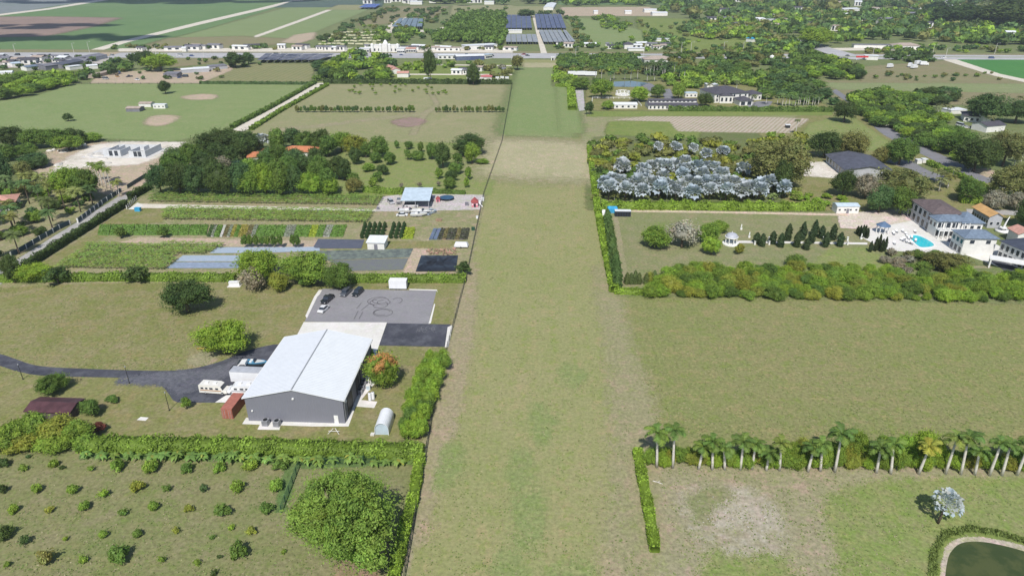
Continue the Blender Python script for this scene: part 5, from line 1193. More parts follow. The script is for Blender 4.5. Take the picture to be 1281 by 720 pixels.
# lone silver palm with single fan leaves
q = P(1173, 654)
t = thing('silver_fan_palm', 'lone silvery fan palm casting a dark shadow on the lawn near the pond', 'palm tree', (q[0], q[1], 0))
MB().tube([(0, 0, 0), (.15, 0, 2.2), (.5, 0, 4.4)], .26, 9, .16).build('trunk', M['bark'], t, True)
_v, _F, _q = fan_leaf(rg, .72, .26)
FAN2 = fan_mesh('fan_leaf', _v, _F, _q, np.array([1., 1, 1]))
for i in range(64):
    k = i / 64; s_ = rnd.uniform(1.9, 2.8)
    link('fan_leaf', FAN2, t, (.5, 0, 4.3 + .5 * k), (rnd.uniform(-.6, .6), -(-.5 + 1.8 * k), i * 2.4), (s_, s_, s_), jitc((.48, .54, .60), .16))
# weeds and tufts standing in the mown grass
g = np.random.default_rng(19)
def tufts(name, x0, x1, y0, y1, n, label, keep=lambda x, y: True, cols=((.19, .25, .08), (.23, .27, .10), (.34, .31, .19), (.15, .21, .065))):
    cs = []
    while len(cs) < n:
        bx, by = g.uniform(x0, x1), y0 + (y1 - y0) * g.random() ** 1.6
        k = int(g.integers(1, 9)); sp = g.uniform(.3, 1.6)
        for _ in range(k):
            x, y = bx + g.normal(0, sp), by + g.normal(0, sp)
            if keep(x, y): cs.append((x, y, .05))
    cs = np.array(cs[:n]); cc = np.array(cols)[g.integers(0, len(cols), n)] * g.uniform(.8, 1.2, (n, 1))
    V, F, T = leaf_quads(cs, np.tile([0, -.1, 1.], (n, 1)), .27, cc, g, 1.4, .35)
    tag(link(name, assemble(name, [(V, F, T)])), label, 'weeds', kind='stuff')
tufts('field_weeds', 25, 150, 118, 186, 9000, 'weeds and tufts in the empty field on the right')
tufts('field_weeds', -20, 20, 76, 300, 5500, 'weeds and tufts on the grass airstrip')
tufts('field_weeds', 24, 95, 76, 108, 3500, 'weeds and tufts on the dry yard at the lower right', keep=lambda x, y: not (x > 64 and y < 92))
tufts('field_weeds', -130, -28, 76, 106, 5000, 'weeds and tufts between the orchard bushes')
tufts('field_weeds', -190, -72, 134, 188, 5000, 'weeds and tufts on the lawn left of the hangar', keep=lambda x, y: not inside(drive, x, y))
# grass tufts along the pond bank
g = np.random.default_rng(9); pp = pts((1172, 720), (1172, 690), (1185, 672), (1215, 664), (1250, 670), (1290, 682), (1290, 676), (1250, 664), (1215, 658), (1180, 664), (1164, 690), (1162, 720))
cs_ = []
while len(cs_) < 1500:
    x, y = g.uniform(60, 95), g.uniform(78, 98)
    if inside(pp, x, y): cs_.append((x, y, .15))
cs_ = np.array(cs_); V, F, T = leaf_quads(cs_, np.tile([0, -.3, .6], (len(cs_), 1)), .42, np.array((.15, .20, .055))[None] * g.uniform(.7, 1.5, (len(cs_), 1)), g, 2.2)
tag(link('bank_weeds', assemble('bank_weeds', [(V, F, T)])), 'tall weeds fringing the pond bank', 'weeds', kind='stuff')
# ================================================================ BUILDINGS
def frame_of(pl, pr):
    a, b = P(*pl), P(*pr)
    return a, b, math.hypot(b[0] - a[0], b[1] - a[1]), math.atan2(b[1] - a[1], b[0] - a[0])
def add_window(t, x, y, z, w, h, side, name='window', m=None):
    """frame standing 6 cm proud of the wall with its pane; side: f b l r"""
    o = empty(name) if False else None
    fr = MB(); e = .07 * max(1, w / 1.2)
    def bx(mb, a0, a1, z0, z1, d0, d1):
        if side in 'fb':
            s = -1 if side == 'f' else 1; ys = sorted((y + s * d0, y + s * d1)); mb.box(x + a0, x + a1, ys[0], ys[1], z0, z1)
        else:
            s = -1 if side == 'l' else 1; xs = sorted((x + s * d0, x + s * d1)); mb.box(xs[0], xs[1], y + a0, y + a1, z0, z1)
    bx(fr, -w / 2 - e, w / 2 + e, z - e, z, -.05, .08); bx(fr, -w / 2 - e, w / 2 + e, z + h, z + h + e, -.05, .08)
    bx(fr, -w / 2 - e, -w / 2, z, z + h, -.05, .07); bx(fr, w / 2, w / 2 + e, z, z + h, -.05, .07)
    f = fr.build(name, m or M['white'], t)
    pn = MB(); bx(pn, -w / 2, w / 2, z, z + h, -.04, .035); pn.build('pane', M['glass'], f)
    return f
def roof_mb(kind, w, d, h, rise, ov, ridge='x'):
    mb = MB(); X, Y = w / 2 + ov, d / 2 + ov; th = .14
    if kind == 'flat': mb.box(-X, X, -Y, Y, h + .004, h + .2)
    elif kind == 'gable':
        if ridge == 'x':
            mb.prism([(-Y, h - .02), (0, h + rise), (Y, h - .02), (Y, h + th), (0, h + rise + th), (-Y, h + th)], -X, X, 'x')
        else:
            mb.prism([(-X, h - .02), (0, h + rise), (X, h - .02), (X, h + th), (0, h + rise + th), (-X, h + th)], -Y, Y, 'y')
    elif kind == 'shed': mb.prism([(-Y, h), (Y, h + rise), (Y, h + rise + th), (-Y, h + th)], -X, X, 'x')
    else:
        if ridge == 'x': k = max(0, X - Y); rr = [(-k, 0, h + rise), (k, 0, h + rise)]
        else: k = max(0, Y - X); rr = [(0, -k, h + rise), (0, k, h + rise)]
        V = [(-X, -Y, h), (X, -Y, h), (X, Y, h), (-X, Y, h), (-X, -Y, h + th), (X, -Y, h + th), (X, Y, h + th), (-X, Y, h + th)] + rr
        if ridge == 'x': F = [(4, 5, 9, 8), (6, 7, 8, 9), (7, 4, 8), (5, 6, 9)]
        else: F = [(5, 6, 9, 8), (7, 4, 8, 9), (4, 5, 8), (6, 7, 9)]
        F += [(3, 2, 1, 0), (0, 1, 5, 4), (1, 2, 6, 5), (2, 3, 7, 6), (3, 0, 4, 7)]
        mb.add(V, F)
    return mb
def house(name, label, cat, pl, pr, d, h, roof='hip', rise=1.8, ov=.4, rm='roof_dark', wm='wall_white', ridge='x', win=(), door=None, group=None, open_=False, zlift=0.0):
    """pl, pr: ground pixels of the near wall's two feet; d: depth away from us"""
    a, b, w, ang = frame_of(pl, pr)
    cx_, cy_ = (a[0] + b[0]) / 2 - math.sin(ang) * d / 2, (a[1] + b[1]) / 2 + math.cos(ang) * d / 2
    t = thing(name, label, cat, (cx_, cy_, 0), ang, group)
    mb = MB(); X, Y = w / 2, d / 2
    if open_:
        for i in range(max(2, int(w / 4.5)) + 1):
            for sy in (-1, 1):
                p = MB(); xx = -X + .2 + (w - .4) * i / max(2, int(w / 4.5)); p.box(xx - .12, xx + .12, sy * (Y - .2) - .12, sy * (Y - .2) + .12, 0, h + (rise * (sy + 1) / 2 if roof == 'shed' else 0))
                p.build('post', M['metal_grey'], t)
    else:
        if roof == 'gable' and ridge == 'x': mb.prism([(-Y, 0), (Y, 0), (Y, h - .05), (0, h + rise - .08), (-Y, h - .05)], -X, X, 'x')
        elif roof == 'gable': mb.prism([(-X, 0), (X, 0), (X, h - .05), (0, h + rise - .08), (-X, h - .05)], -Y, Y, 'y')
        elif roof == 'shed': mb.prism([(-Y, 0), (Y, 0), (Y, h + rise - .03), (-Y, h - .03)], -X, X, 'x')
        else: mb.box(-X, X, -Y, Y, 0, h)
        mb.build('wall', M[wm], t)
    roof_mb(roof, w, d, h, rise, ov, ridge).build('roof', M[rm] if isinstance(rm, str) else rm, t)
    for side, n, z, ww, hh in win:
        L = w if side in 'fb' else d
        for i in range(n):
            u = -L / 2 + L * (i + .5) / n
            if side == 'f': add_window(t, u, -Y, z, ww, hh, 'f')
            elif side == 'b': add_window(t, u, Y, z, ww, hh, 'b')
            elif side == 'l': add_window(t, -X, u, z, ww, hh, 'l')
            else: add_window(t, X, u, z, ww, hh, 'r')
    if door:
        u, dw, dh = door; q = MB(); q.box(u - dw / 2, u + dw / 2, -Y - .06, -Y + .02, .02, dh); dd = q.build('door', M['roof_grey'], t)
        hb = MB(); hb.box(u + dw * .3, u + dw * .36, -Y - .12, -Y - .062, dh * .45, dh * .5); hb.build('handle', M['metal_grey'], dd)
    return t
# ---------------- hangar
H0x, H1x, H0y, H1y, HE, HR = -62.6, -41.4, 118.8, 144.6, 6.1, 8.35
hx = (H0x + H1x) / 2; W2 = (H1x - H0x) / 2; D_ = H1y - H0y
t = thing('metal_hangar', 'large grey metal hangar with pale gabled roof beside the dark driveway', 'building', (hx, H0y, 0))
def wallmat(name, c, axis):
    m, nt, b = nodes(name, .55, .3); co = N(nt, 'ShaderNodeTexCoord').outputs['Object']
    f = noise(nt, co, .5, 4); c_ = mix(nt, ramp(nt, f, .3, .7), tuple(v * .975 for v in c), tuple(v * 1.02 for v in c))
    nt.links.new(c_, b.inputs['Base Color'])
    w = N(nt, 'ShaderNodeTexWave'); w.bands_direction = axis; w.inputs['Scale'].default_value = .55
    nt.links.new(co, w.inputs[0]); bp = N(nt, 'ShaderNodeBump'); bp.inputs['Strength'].default_value = .5; bp.inputs['Distance'].default_value = .08
    nt.links.new(w.outputs['Fac'], bp.inputs['Height']); nt.links.new(bp.outputs[0], b.inputs['Normal'])
    return m
hw_ = wallmat('hangar_wall_sheet', (.195, .20, .235), 'X'); hw_s = wallmat('hangar_side_sheet_shaded', (.13, .135, .165), 'Y')  # side sheet is the wall colour darkened, shade painted into it
hr_l = wallmat('hangar_roof_sheet', (.66, .69, .73), 'Y'); hr_r = wallmat('hangar_roof_sheet_smooth', (.69, .72, .74), 'Y')
rs = HR - HE
MB().prism([(-W2, 0), (W2, 0), (W2, HE), (0, HR), (-W2, HE)], 0, .25).build('front_wall', hw_, t)
MB().prism([(-W2, 0), (W2, 0), (W2, HE), (0, HR), (-W2, HE)], D_ - .25, D_).build('rear_wall', hw_, t)
for s_ in (-1, 1):
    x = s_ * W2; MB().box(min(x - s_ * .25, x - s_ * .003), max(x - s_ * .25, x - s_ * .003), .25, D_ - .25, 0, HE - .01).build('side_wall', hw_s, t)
    # roof sheets, one strip of metal per bay, each a panel of its own
    nb = 12
    for k in range(nb):
        y0, y1 = -.25 + (D_ + .5) * k / nb, -.25 + (D_ + .5) * (k + 1) / nb - .03
        zz = .006 * (k % 2)
        mb = MB(); xe = W2 + .35
        ze = HE - rs * .35 / W2
        mb.prism([(s_ * xe, ze + .06 + zz), (s_ * .02, HR + .06 + zz), (s_ * .02, HR + .14 + zz), (s_ * xe, ze + .14 + zz)], y0, y1)
        mb.build('roof_panel', hr_l if s_ < 0 else hr_r, t)
    MB().box(*sorted((s_ * (W2 + .36), s_ * (W2 + .52))), -.25, D_ + .25, HE - .28, HE - .02).build('gutter', M['white'], t)
    for k in range(5):
        y = .6 + (D_ - 1.2) * k / 4; MB().box(*sorted((s_ * (W2 + .003), s_ * (W2 + .12))), y, y + .12, 0, HE - .28).build('downpipe', M['metal_grey'], t)
MB().prism([(-.17, HR + .12), (0, HR + .2), (.17, HR + .12), (0, HR + .26)], -.27, D_ + .27).build('ridge_cap', M['metal_grey'], t)
for s_ in (-1, 1): MB().prism([(s_ * (W2 + .36), HE - .19), (0, HR + .02), (0, HR + .16), (s_ * (W2 + .36), HE - .03)], -.32, -.255).build('gable_trim', M['roof_white'], t)
for k in range(3):
    y = 5 + k * 7.4; mb = MB(); mb.box(W2 + .004, W2 + .07, y - 2.1, y + 2.1, .02, 4.3); dr = mb.build('roller_door', M['black'], t)
mb = MB(); mb.box(8.3, 9.2, -.08, -.004, .03, 2.05); dd = mb.build('door', M['white'], t); MB().box(8.4, 8.48, -.15, -.082, 1.0, 1.08).build('handle', M['metal_grey'], dd)
MB().box(-.2, .2, -.32, -.004, 6.0, 6.3).build('wall_lamp', M['white'], t)
MB().box(-9.5, -9.2, -.25, -.004, 2.6, 2.9).build('wall_lamp', M['white'], t)
MB().box(W2 + .004, W2 + .4, 1.0, 1.5, 4.7, 5.3).build('wall_lamp', M['white'], t)
# condenser units
def condenser(x, y, label, s=1.0):
    c = thing('air_conditioner', label, 'air conditioner', (x, y, .03), rnd.uniform(-.1, .1), 'air conditioning units by the hangar')
    a = MB(); a.box(-.55 * s, .55 * s, -.55 * s, .55 * s, 0, 1.15 * s); a.build('casing', M['metal_grey'], c)
    b_ = MB(); b_.cyl(0, 0, 1.152 * s, 1.24 * s, .42 * s, 12); b_.build('fan_guard', M['black'], c)
    for k in range(5):
        g_ = MB(); z = .15 + k * .2; g_.box(-.57 * s, .57 * s, -.575 * s, -.552 * s, z * s, (z + .08) * s); g_.build('louvre', M['roof_grey'], c)
q = P(333, 531); condenser(q[0], q[1], 'left of two air conditioners on the pad before the hangar gable', 1.15)
q = P(347, 532); condenser(q[0], q[1], 'right of two air conditioners on the pad before the hangar gable', 1.15)
q = P(451, 492); condenser(q[0], q[1], 'nearer air conditioner by the right wall of the hangar'); q = P(454, 486); condenser(q[0], q[1], 'middle air conditioner by the right wall of the hangar'); q = P(456, 481); condenser(q[0], q[1], 'farther air conditioner by the right wall of the hangar')
def tank(x, y, r, h, label, m='plastic_white'):
    c = thing('gas_tank', label, 'tank', (x, y, 0))
    b_ = MB(); b_.tube([(0, 0, .1), (0, 0, .2), (0, 0, h - .3), (0, 0, h - .08), (0, 0, h)], r, 12); b_.build('body', M[m], c, True)
    b_ = MB(); b_.cyl(0, 0, h + .002, h + .2, r * .35, 8); b_.build('cap', M['metal_grey'], c)
    b_ = MB(); b_.box(-r, r, -r, r, .0, .098); b_.build('foot', M['metal_grey'], c)
for (x, y, l) in ((463, 500, 'left'), (467, 499, 'right')):
    q = P(x, y); tank(q[0], q[1], .38, 1.9, 'white upright tank on the pad right of the hangar, %s one' % l)
# reddish mat and boxes by right wall
q = P(461, 487); c = thing('electric_cabinet', 'pale electric cabinet standing on the slab right of the hangar', 'cabinet', (q[0], q[1], 0))
MB().box(-.5, .5, -.35, .35, 0, 1.3).build('casing', M['white'], c); MB().box(-.4, .4, -.38, -.352, .15, 1.15).build('door', M['roof_lightblue'], c)
# quonset shelter
a, b, w, ang = frame_of((468.5, 544), (487, 544.5)); t = thing('arched_shelter', 'white round-topped tarpaulin shelter on the lawn right of the hangar', 'shelter', ((a[0] + b[0]) / 2, a[1], .0), ang)
def arch(r, w, hh, n=12): return [(w / 2 * math.cos(math.pi * k / n) * r, hh * .45 + hh * .55 * math.sin(math.pi * k / n) * r) for k in range(n + 1)]
w = 3.0; hh = 3.1; Ls = 5.6; pr_ = [(w / 2, 0)] + arch(1, w, hh) + [(-w / 2, 0)]; pi_ = [(-w / 2 + .08, 0)] + arch(.95, w, hh)[::-1] + [(w / 2 - .08, 0)]
MB().prism(pr_ + pi_, 0, Ls).build('cover', M['roof_white'], t, False)
MB().prism([(w / 2 - .1, .02)] + arch(.93, w, hh) + [(-w / 2 + .1, .02)], .25, .33).build('end_panel', M['roof_lightblue'], t)
for k in range(4):
    y = .4 + k * 1.6; mb = MB(); mb.tube([(x_, y, z_) for x_, z_ in [(w / 2 - .1, 0)] + arch(.9, w, hh) + [(-w / 2 + .1, 0)]], .04, 5); mb.build('rib', M['metal_grey'], t)
MB().box(-w / 2 - .9, -w / 2 - .1, -.3, .5, .02, .35).build('step', M['concrete'], t)
# maroon barn
t = house('maroon_barn', 'low barn with faded maroon metal roof half hidden by bushes at the left', 'barn', (35, 523), (90, 525), 5.0, 1.9, 'gable', .8, .3, mat('maroon_metal', (.095, .045, .052), .5, .25, .5), 'roof_brown', 'x')
MB().box(3.0, 4.4, -2.56, -2.504, .02, 1.8).build('door', M['black'], t)
# container
def container(x, y, rz, label, c, L=6.1, w=2.5, h=2.65, cat='shipping container'):
    m = mat('container_paint_' + label.split()[0], c, .6, .15, 1.2)
    t = thing('shipping_container', label, cat, (x, y, .0), rz)
    mb = MB(); n = 22
    prof = []
    for k in range(n + 1):
        yy = L * k / n; o_ = .05 if k % 2 else 0; prof.append((w / 2 - o_, yy))
    pp = prof + [(-x_, yy) for x_, yy in prof[::-1]]
    mb.poly(pp, .15, h - .06); mb.build('body', m, t)
    MB().box(-w / 2 - .02, w / 2 + .02, -.02, L + .02, h - .058, h + .02).build('roof', m, t)
    MB().box(-w / 2 - .02, w / 2 + .02, -.02, L + .02, 0, .148).build('base', m, t)
    for s_ in (-1, 1):
        mb = MB(); mb.box(min(.03 * s_, s_ * (w / 2 - .1)), max(.03 * s_, s_ * (w / 2 - .1)), -.09, -.022, .2, h - .1); d_ = mb.build('door', m, t)
        for k in (.35, .75): mb = MB(); mb.box(s_ * w / 2 * k - .03, s_ * w / 2 * k + .03, -.15, -.092, .25, h - .15); mb.build('lock_bar', M['metal_grey'], d_)
    return t
q = P(286.5, 523.5); q2 = P(304, 499); container(q[0] - .2, q[1], -math.atan2(q2[0] - q[0] + .4, q2[1] - q[1]) * .55, 'rust-red shipping container on the grass left of the hangar', (.40, .15, .11), 6.1, 2.45, 2.6)
# ---------------- vehicles
def wheel(t, x, y, r=.33, w=.22):
    mb = MB(); mb.tube([(x - w / 2, y, r), (x + w / 2, y, r)], r, 12); o = mb.build('wheel', M['rubber'], t)
    mb = MB(); mb.tube([(x - w / 2 - .01, y, r), (x + w / 2 + .01, y, r)], r * .55, 8); mb.build('rim', M['metal_grey'], o)
PAINT = {}
def paint(c):
    k = tuple(c)
    if k not in PAINT:
        m, nt, b = nodes('car_paint', .25, .5); b.inputs['Base Color'].default_value = (*c, 1); b.inputs['Coat Weight'].default_value = .5; PAINT[k] = m
    return PAINT[k]
def loft(secs, mb):
    """secs: list of (y, halfwidth_bottom, halfwidth_top, z0, z1)"""
    V = []; n = len(secs)
    for y, a, b_, z0, z1 in secs: V += [(-a, y, z0), (a, y, z0), (b_, y, z1), (-b_, y, z1)]
    F = [(0, 1, 2, 3)[::-1], tuple(range(4 * n - 4, 4 * n))]
    for i in range(n - 1):
        for k in range(4): F.append((i * 4 + k, i * 4 + (k + 1) % 4, (i + 1) * 4 + (k + 1) % 4, (i + 1) * 4 + k))
    mb.add(V, [f[::-1] for f in F]); return mb
def car(x, y, rz, kind, c, label, group=None, cat='car'):
    t = thing({'car': 'parked_car', 'pickup': 'pickup_truck', 'van': 'van', 'suv': 'parked_car'}[kind], label, cat, (x, y, .03), rz, group)
    pm = paint(c); L, w = {'car': (4.5, .9), 'pickup': (5.5, .97), 'van': (5.6, 1.0), 'suv': (4.8, .95)}[kind]
    hb = {'car': .78, 'pickup': 1.0, 'van': 1.1, 'suv': .95}[kind]; hr = {'car': 1.42, 'pickup': 1.8, 'van': 2.2, 'suv': 1.72}[kind]; b = -L / 2
    loft([(b, w * .85, w * .8, .35, hb * .8), (b + .15, w, w * .93, .25, hb * .95), (b + L * .3, w, w * .95, .25, hb), (b + L * .8, w, w * .95, .25, hb), (b + L * .95, w * .98, w * .9, .25, hb * .92), (b + L, w * .85, w * .78, .35, hb * .75)], MB()).build('body', pm, t)
    y0, y1, y2, y3 = {'car': (.22, .32, .62, .85), 'pickup': (.28, .36, .55, .62), 'van': (.12, .22, .96, .985), 'suv': (.22, .32, .86, .97)}[kind]
    Y = lambda k: b + L * k
    cab = MB(); loft([(Y(y0), w * .86, w * .84, hb - .01, hb + .02), (Y(y1), w * .9, w * .72, hb - .01, hr - .05), (Y(y2), w * .9, w * .72, hb - .01, hr - .05), (Y(y3), w * .86, w * .82, hb - .01, hb + .04)], cab); cab.build('windows', M['glass'], t)
    rf = MB(); rf.box(-w * .72, w * .72, Y(y1) - .03, Y(y2) + .03, hr - .048, hr + .01); rf.build('roof', pm, t)
    for s_ in (-1, 1):
        for yy in (b + L * .19, b + L * .81): wheel(t, s_ * (w - .1), yy, .36 if kind != 'car' else .32)
        hl = MB(); hl.box(s_ * w * .7 - .16, s_ * w * .7 + .16, b - .03, b + .05, hb * .6, hb * .75); hl.build('headlight', M['white'], t)
    if kind == 'pickup':
        bed_ = MB(); bed_.box(-w * .8, w * .8, Y(.66), Y(.97), hb + .003, hb + .02); bed_.build('truck_bed', M['black'], t)
    return t
def car_px(x, y, rz, *a, **k): q = P(x, y); return car(q[0], q[1], rz, *a, **k)
car_px(405, 388, R(-12), 'car', (.72, .72, .72), 'white car parked on the left edge of the grey lot, nearest the hangar')
car_px(410, 376, R(-14), 'pickup', (.02, .022, .03), 'black pickup truck parked on the left edge of the grey lot')
car_px(433, 367.5, R(-12), 'suv', (.10, .11, .13), 'dark grey car parked at the back of the grey lot, left of the other')
car_px(448, 367.5, R(-14), 'suv', (.02, .025, .032), 'black car parked at the back of the grey lot, rightmost of the cars')
# motorhome
def motorhome(x, y, rz, L, label, c=(.74, .72, .66), stripe=(.42, .22, .10)):
    t = thing('motorhome', label, 'motorhome', (x, y, .03), rz); w = 1.15
    m = paint(c)
    loft([(-L / 2, w * .95, w * .85, .5, 1.15), (-L / 2 + .9, w, w * .92, .4, 1.3), (-L / 2 + 1.3, w, w * .9, .4, 2.1), (-L / 2 + 2.0, w, w * .93, .4, 2.45), (L / 2 - .2, w, w * .95, .4, 2.45), (L / 2, w * .97, w * .93, .45, 2.3)], MB()).build('body', m, t)
    ws = MB(); loft([(-L / 2 + .85, w * .9, w * .85, 1.33, 1.45), (-L / 2 + 1.28, w * .93, w * .84, 1.33, 2.14)], ws); ws.build('windscreen', M['glass'], t)
    for s_ in (-1, 1):
        for k, (a0, a1) in enumerate(((-.22, -.12), (-.02, .1), (.17, .25), (.32, .42))):
            mb = MB(); mb.box(*sorted((s_ * (w * .985), s_ * (w * 1.01))), L * a0, L * a1, 1.4, 1.85); mb.build('window', M['glass'], t)
        mb = MB(); mb.box(*sorted((s_ * w * .99, s_ * (w * 1.012))), -L / 2 + 1.2, L / 2 - .3, 1.0, 1.22); mb.build('stripe', paint(stripe), t)
        for yy in (-L * .34, L * .28): wheel(t, s_ * (w - .14), yy, .4, .26)
    for yy in (-L * .05, L * .25):
        mb = MB(); mb.box(-.35, .35, yy - .4, yy + .4, 2.42, 2.68); mb.build('roof_vent', M['white'], t)
    return t
q = P(270, 490); motorhome(q[0], q[1], R(-90) + R(180) - R(4), 6.6, 'cream motorhome with brown stripe parked alone on the dark driveway')
q = P(304, 490); motorhome(q[0] + .2, q[1] - .2, R(90) + R(180), 6.8, 'white motorhome tucked between red container and box truck', c=(.75, .76, .77), stripe=(.35, .36, .4))
# box trailer / truck with grey-topped box
q = P(313, 477.5); t = thing('box_trailer', 'large white box trailer with grey roof beside the hangar', 'trailer', (q[0], q[1], .03), R(-2))
MB().box(-4.0, 4.0, -1.25, 1.25, .7, 3.4).build('body', M['plastic_white'], t); MB().box(-4.03, 4.03, -1.28, 1.28, 3.404, 3.48).build('roof', mat('trailer_roof', (.42, .44, .48), .5), t)
for s_ in (-1, 1):
    for xx in (-2.2, -1.3, 2.4):
        mb = MB(); mb.tube([(xx, s_ * 1.0 - .13, .42), (xx, s_ * 1.0 + .13, .42)], .42, 12); mb.build('wheel', M['rubber'], t)
MB().box(-3.9, 3.9, -.9, .9, .45, .695).build('chassis', M['black'], t)
MB().box(-4.06, -4.004, -1.1, 1.1, .8, 3.3).build('rear_door', M['white'], t)
# white cab truck with dark flat bed
q = P(312, 461); t = thing('flatbed_truck', 'white-cabbed truck with a dark flat bed behind the grey-topped trailer', 'truck', (q[0], q[1], .03), R(-90 + 4))
loft([(-2.6, .9, .85, .5, 1.2), (-2.4, 1.0, .95, .4, 1.5), (-1.7, 1.0, .9, .4, 2.2), (-.4, 1.0, .92, .4, 2.25)], MB()).build('cab', paint((.75, .75, .75)), t)
MB().box(-.85, .85, -2.3, -1.75, 1.72, 2.12).build('windscreen', M['glass'], t)
MB().box(-1.1, 1.1, -.3, 4.0, .85, 1.0).build('flat_bed', M['black'], t); MB().box(-.5, .5, -.3, 3.9, .5, .845).build('chassis', M['black'], t)
for yy in (-1.9, 1.8, 2.9):
    for s_ in (-1, 1): wheel(t, s_ * .92, yy, .42, .26)
for s_ in (-1, 1): MB().box(s_ * .7 - .15, s_ * .7 + .15, -2.68, -2.605, .8, 1.0).build('headlight', M['white'], t)
q = P(303, 464); car(q[0], q[1], R(85), 'pickup', (.05, .05, .06), 'dark pickup at the left end of the vehicle row by the hangar', cat='pickup')
def boat(x, y, rz, L, c, label, deck=(.6, .6, .58), group=None):
    t = thing('boat', label, 'boat', (x, y, .55), rz, group); w = L * .16
    loft([(-L / 2, .05, .08, .5, .95), (-L * .3, w * .5, w * .8, .15, .9), (0, w * .75, w, 0, .8), (L / 2, w * .75, w, 0, .8)], MB()).build('hull', paint(c), t)
    loft([(-L * .42, .1, .1, .93, 1.0), (-L * .2, w * .6, w * .55, .9, 1.02), (-L * .05, w * .75, w * .7, .85, .98)], MB()).build('foredeck', paint(deck), t)
    loft([(-L * .06, w * .6, w * .5, .85, 1.2), (L * .02, w * .6, w * .5, .8, 1.5)], MB()).build('windscreen', M['glass'], t)
    for s_ in (-1, 1): MB().box(s_ * w * .45 - .2, s_ * w * .45 + .2, L * .1, L * .2, .802, 1.1).build('seat', M['white'], t)
    MB().box(-.25, .25, L * .47, L * .47 + .5, .3, 1.4).build('outboard_motor', M['black'], t)
    tr = MB(); tr.box(-w * .8, w * .8, -L * .2, L * .4, -.25, -.12); tr.box(-.06, .06, -L * .75, L * .1, -.25, -.15); tr.build('trailer', M['metal_grey'], t)
    for s_ in (-1, 1):
        mb = MB(); mb.tube([(s_ * (w * .9) - .1, L * .1, -.28), (s_ * (w * .9) + .1, L * .1, -.28)], .3, 10); mb.build('wheel', M['rubber'], t)
    return t
q = P(320, 457.5); boat(q[0], q[1], R(90), 6, (.10, .30, .48), 'blue and white boat on a trailer at the far end of the vehicle row')
# white enclosed trailer behind parking lot
q = P(486.8, 362.5); q2 = P(508.5, 362.8); t = thing('enclosed_trailer', 'plain white enclosed trailer on the grass behind the grey parking lot', 'trailer', ((q[0] + q2[0]) / 2, q[1] + 1.3, 0), R(1))
L2 = (q2[0] - q[0]) / 2
MB().box(-L2, L2, -1.25, 1.25, .45, 2.9).build('body', M['plastic_white'], t); MB().box(-L2 - .03, L2 + .03, -1.28, 1.28, 2.904, 2.96).build('roof', M['white'], t)
for s_ in (-1, 1):
    for xx in (-.6, .4):
        mb = MB(); mb.tube([(xx, s_ * 1.0 - .12, .35), (xx, s_ * 1.0 + .12, .35)], .35, 12); mb.build('wheel', M['rubber'], t)
MB().box(L2 + .004, L2 + .06, -1.1, 1.1, .55, 2.8).build('rear_door', M['metal_grey'], t)
MB().box(-L2 - 1.1, -L2 + .2, -.06, .06, .4, .5).build('drawbar', M['black'], t)
# lot tyre marks: dark rubber rings lying on the asphalt
m_mark = mat('tyre_rubber_marks', (.155, .15, .16), .9, .2, 2)
def ring(cx_, cy_, rx, ry, a0=0, a1=360, w=.35):
    pp = []; 
    for k in range(41):
        a = R(a0 + (a1 - a0) * k / 40); pp.append((cx_ + rx * math.cos(a), cy_ + ry * math.sin(a)))
    A = np.array(pp); d = np.gradient(A, axis=0); nn = np.stack([-d[:, 1], d[:, 0]], 1); nn /= np.linalg.norm(nn, axis=1, keepdims=True)
    O = A + nn * w / 2; I_ = A - nn * w / 2; mb = MB(); n = len(A); z = .06
    mb.add([(x, y, z) for x, y in O] + [(x, y, z) for x, y in I_], [(i, i + 1, n + i + 1, n + i) for i in range(n - 1)])
    return mb
for cx_, cy_, rx, ry, a0, a1 in ((479, 391, 12, 4.6, 0, 360), (478, 390.5, 10, 3.6, 20, 300), (476, 381, 9, 4, 180, 420), (474, 376.5, 14, 5, 60, 260), (476, 376, 10, 3.6, 0, 330), (480, 378, 8, 3, 100, 400), (497, 376, 6, 3.6, 300, 520), (470, 378, 7, 3, 90, 300)):
    c0 = P(cx_, cy_); mp_ = MPP(cx_, cy_)
    o = ring(c0[0], c0[1], rx * mp_, ry * mp_ * 2.2, a0, a1, .28).build('tyre_marks', m_mark); tag(o, kind='structure')
for x_, y_, x2_, y2_ in ((443, 399, 448, 389), (449, 399, 454, 390), (452, 388, 462, 380), (446, 386, 452, 379)):
    a, b = P(x_, y_), P(x2_, y2_); mb = MB(); mb.add([(a[0] - .14, a[1], .062), (a[0] + .14, a[1], .062), (b[0] + .14, b[1], .062), (b[0] - .14, b[1], .062)], [(0, 1, 2, 3)]); tag(mb.build('tyre_marks', m_mark), kind='structure')
m_scr = mat('pale_scuffs', (.22, .22, .23), .9, .2, 2)
for k in range(16):
    c0 = P(rnd.uniform(522, 546), rnd.uniform(409, 415)); tag(ring(c0[0], c0[1], rnd.uniform(.2, .6), rnd.uniform(.4, 1.0), rnd.uniform(0, 180), rnd.uniform(200, 360), .07).build('scuff_marks', m_scr), kind='structure')
# light poles
for (x, y, yt, l) in ((212, 513, 491, 'right of three, near the driveway tip'), (162, 479, 459, 'middle one of three, over the driveway'), (29, 474, 456, 'left of three, at the bend of the driveway')):
    q = P(x, y); h = height_of(x, y, yt); t = thing('light_pole', 'thin black light pole beside the driveway, ' + l, 'light pole', (q[0], q[1], 0))
    MB().tube([(0, 0, 0), (0, 0, h)], .075, 8, .05).build('post', M['black'], t); MB().tube([(0, 0, h + .002), (0, 0, h + .3)], .16, 8, .09).build('lantern', M['metal_grey'], t); MB().cyl(0, 0, .0, .18, .18, 8).build('base', M['black'], t)
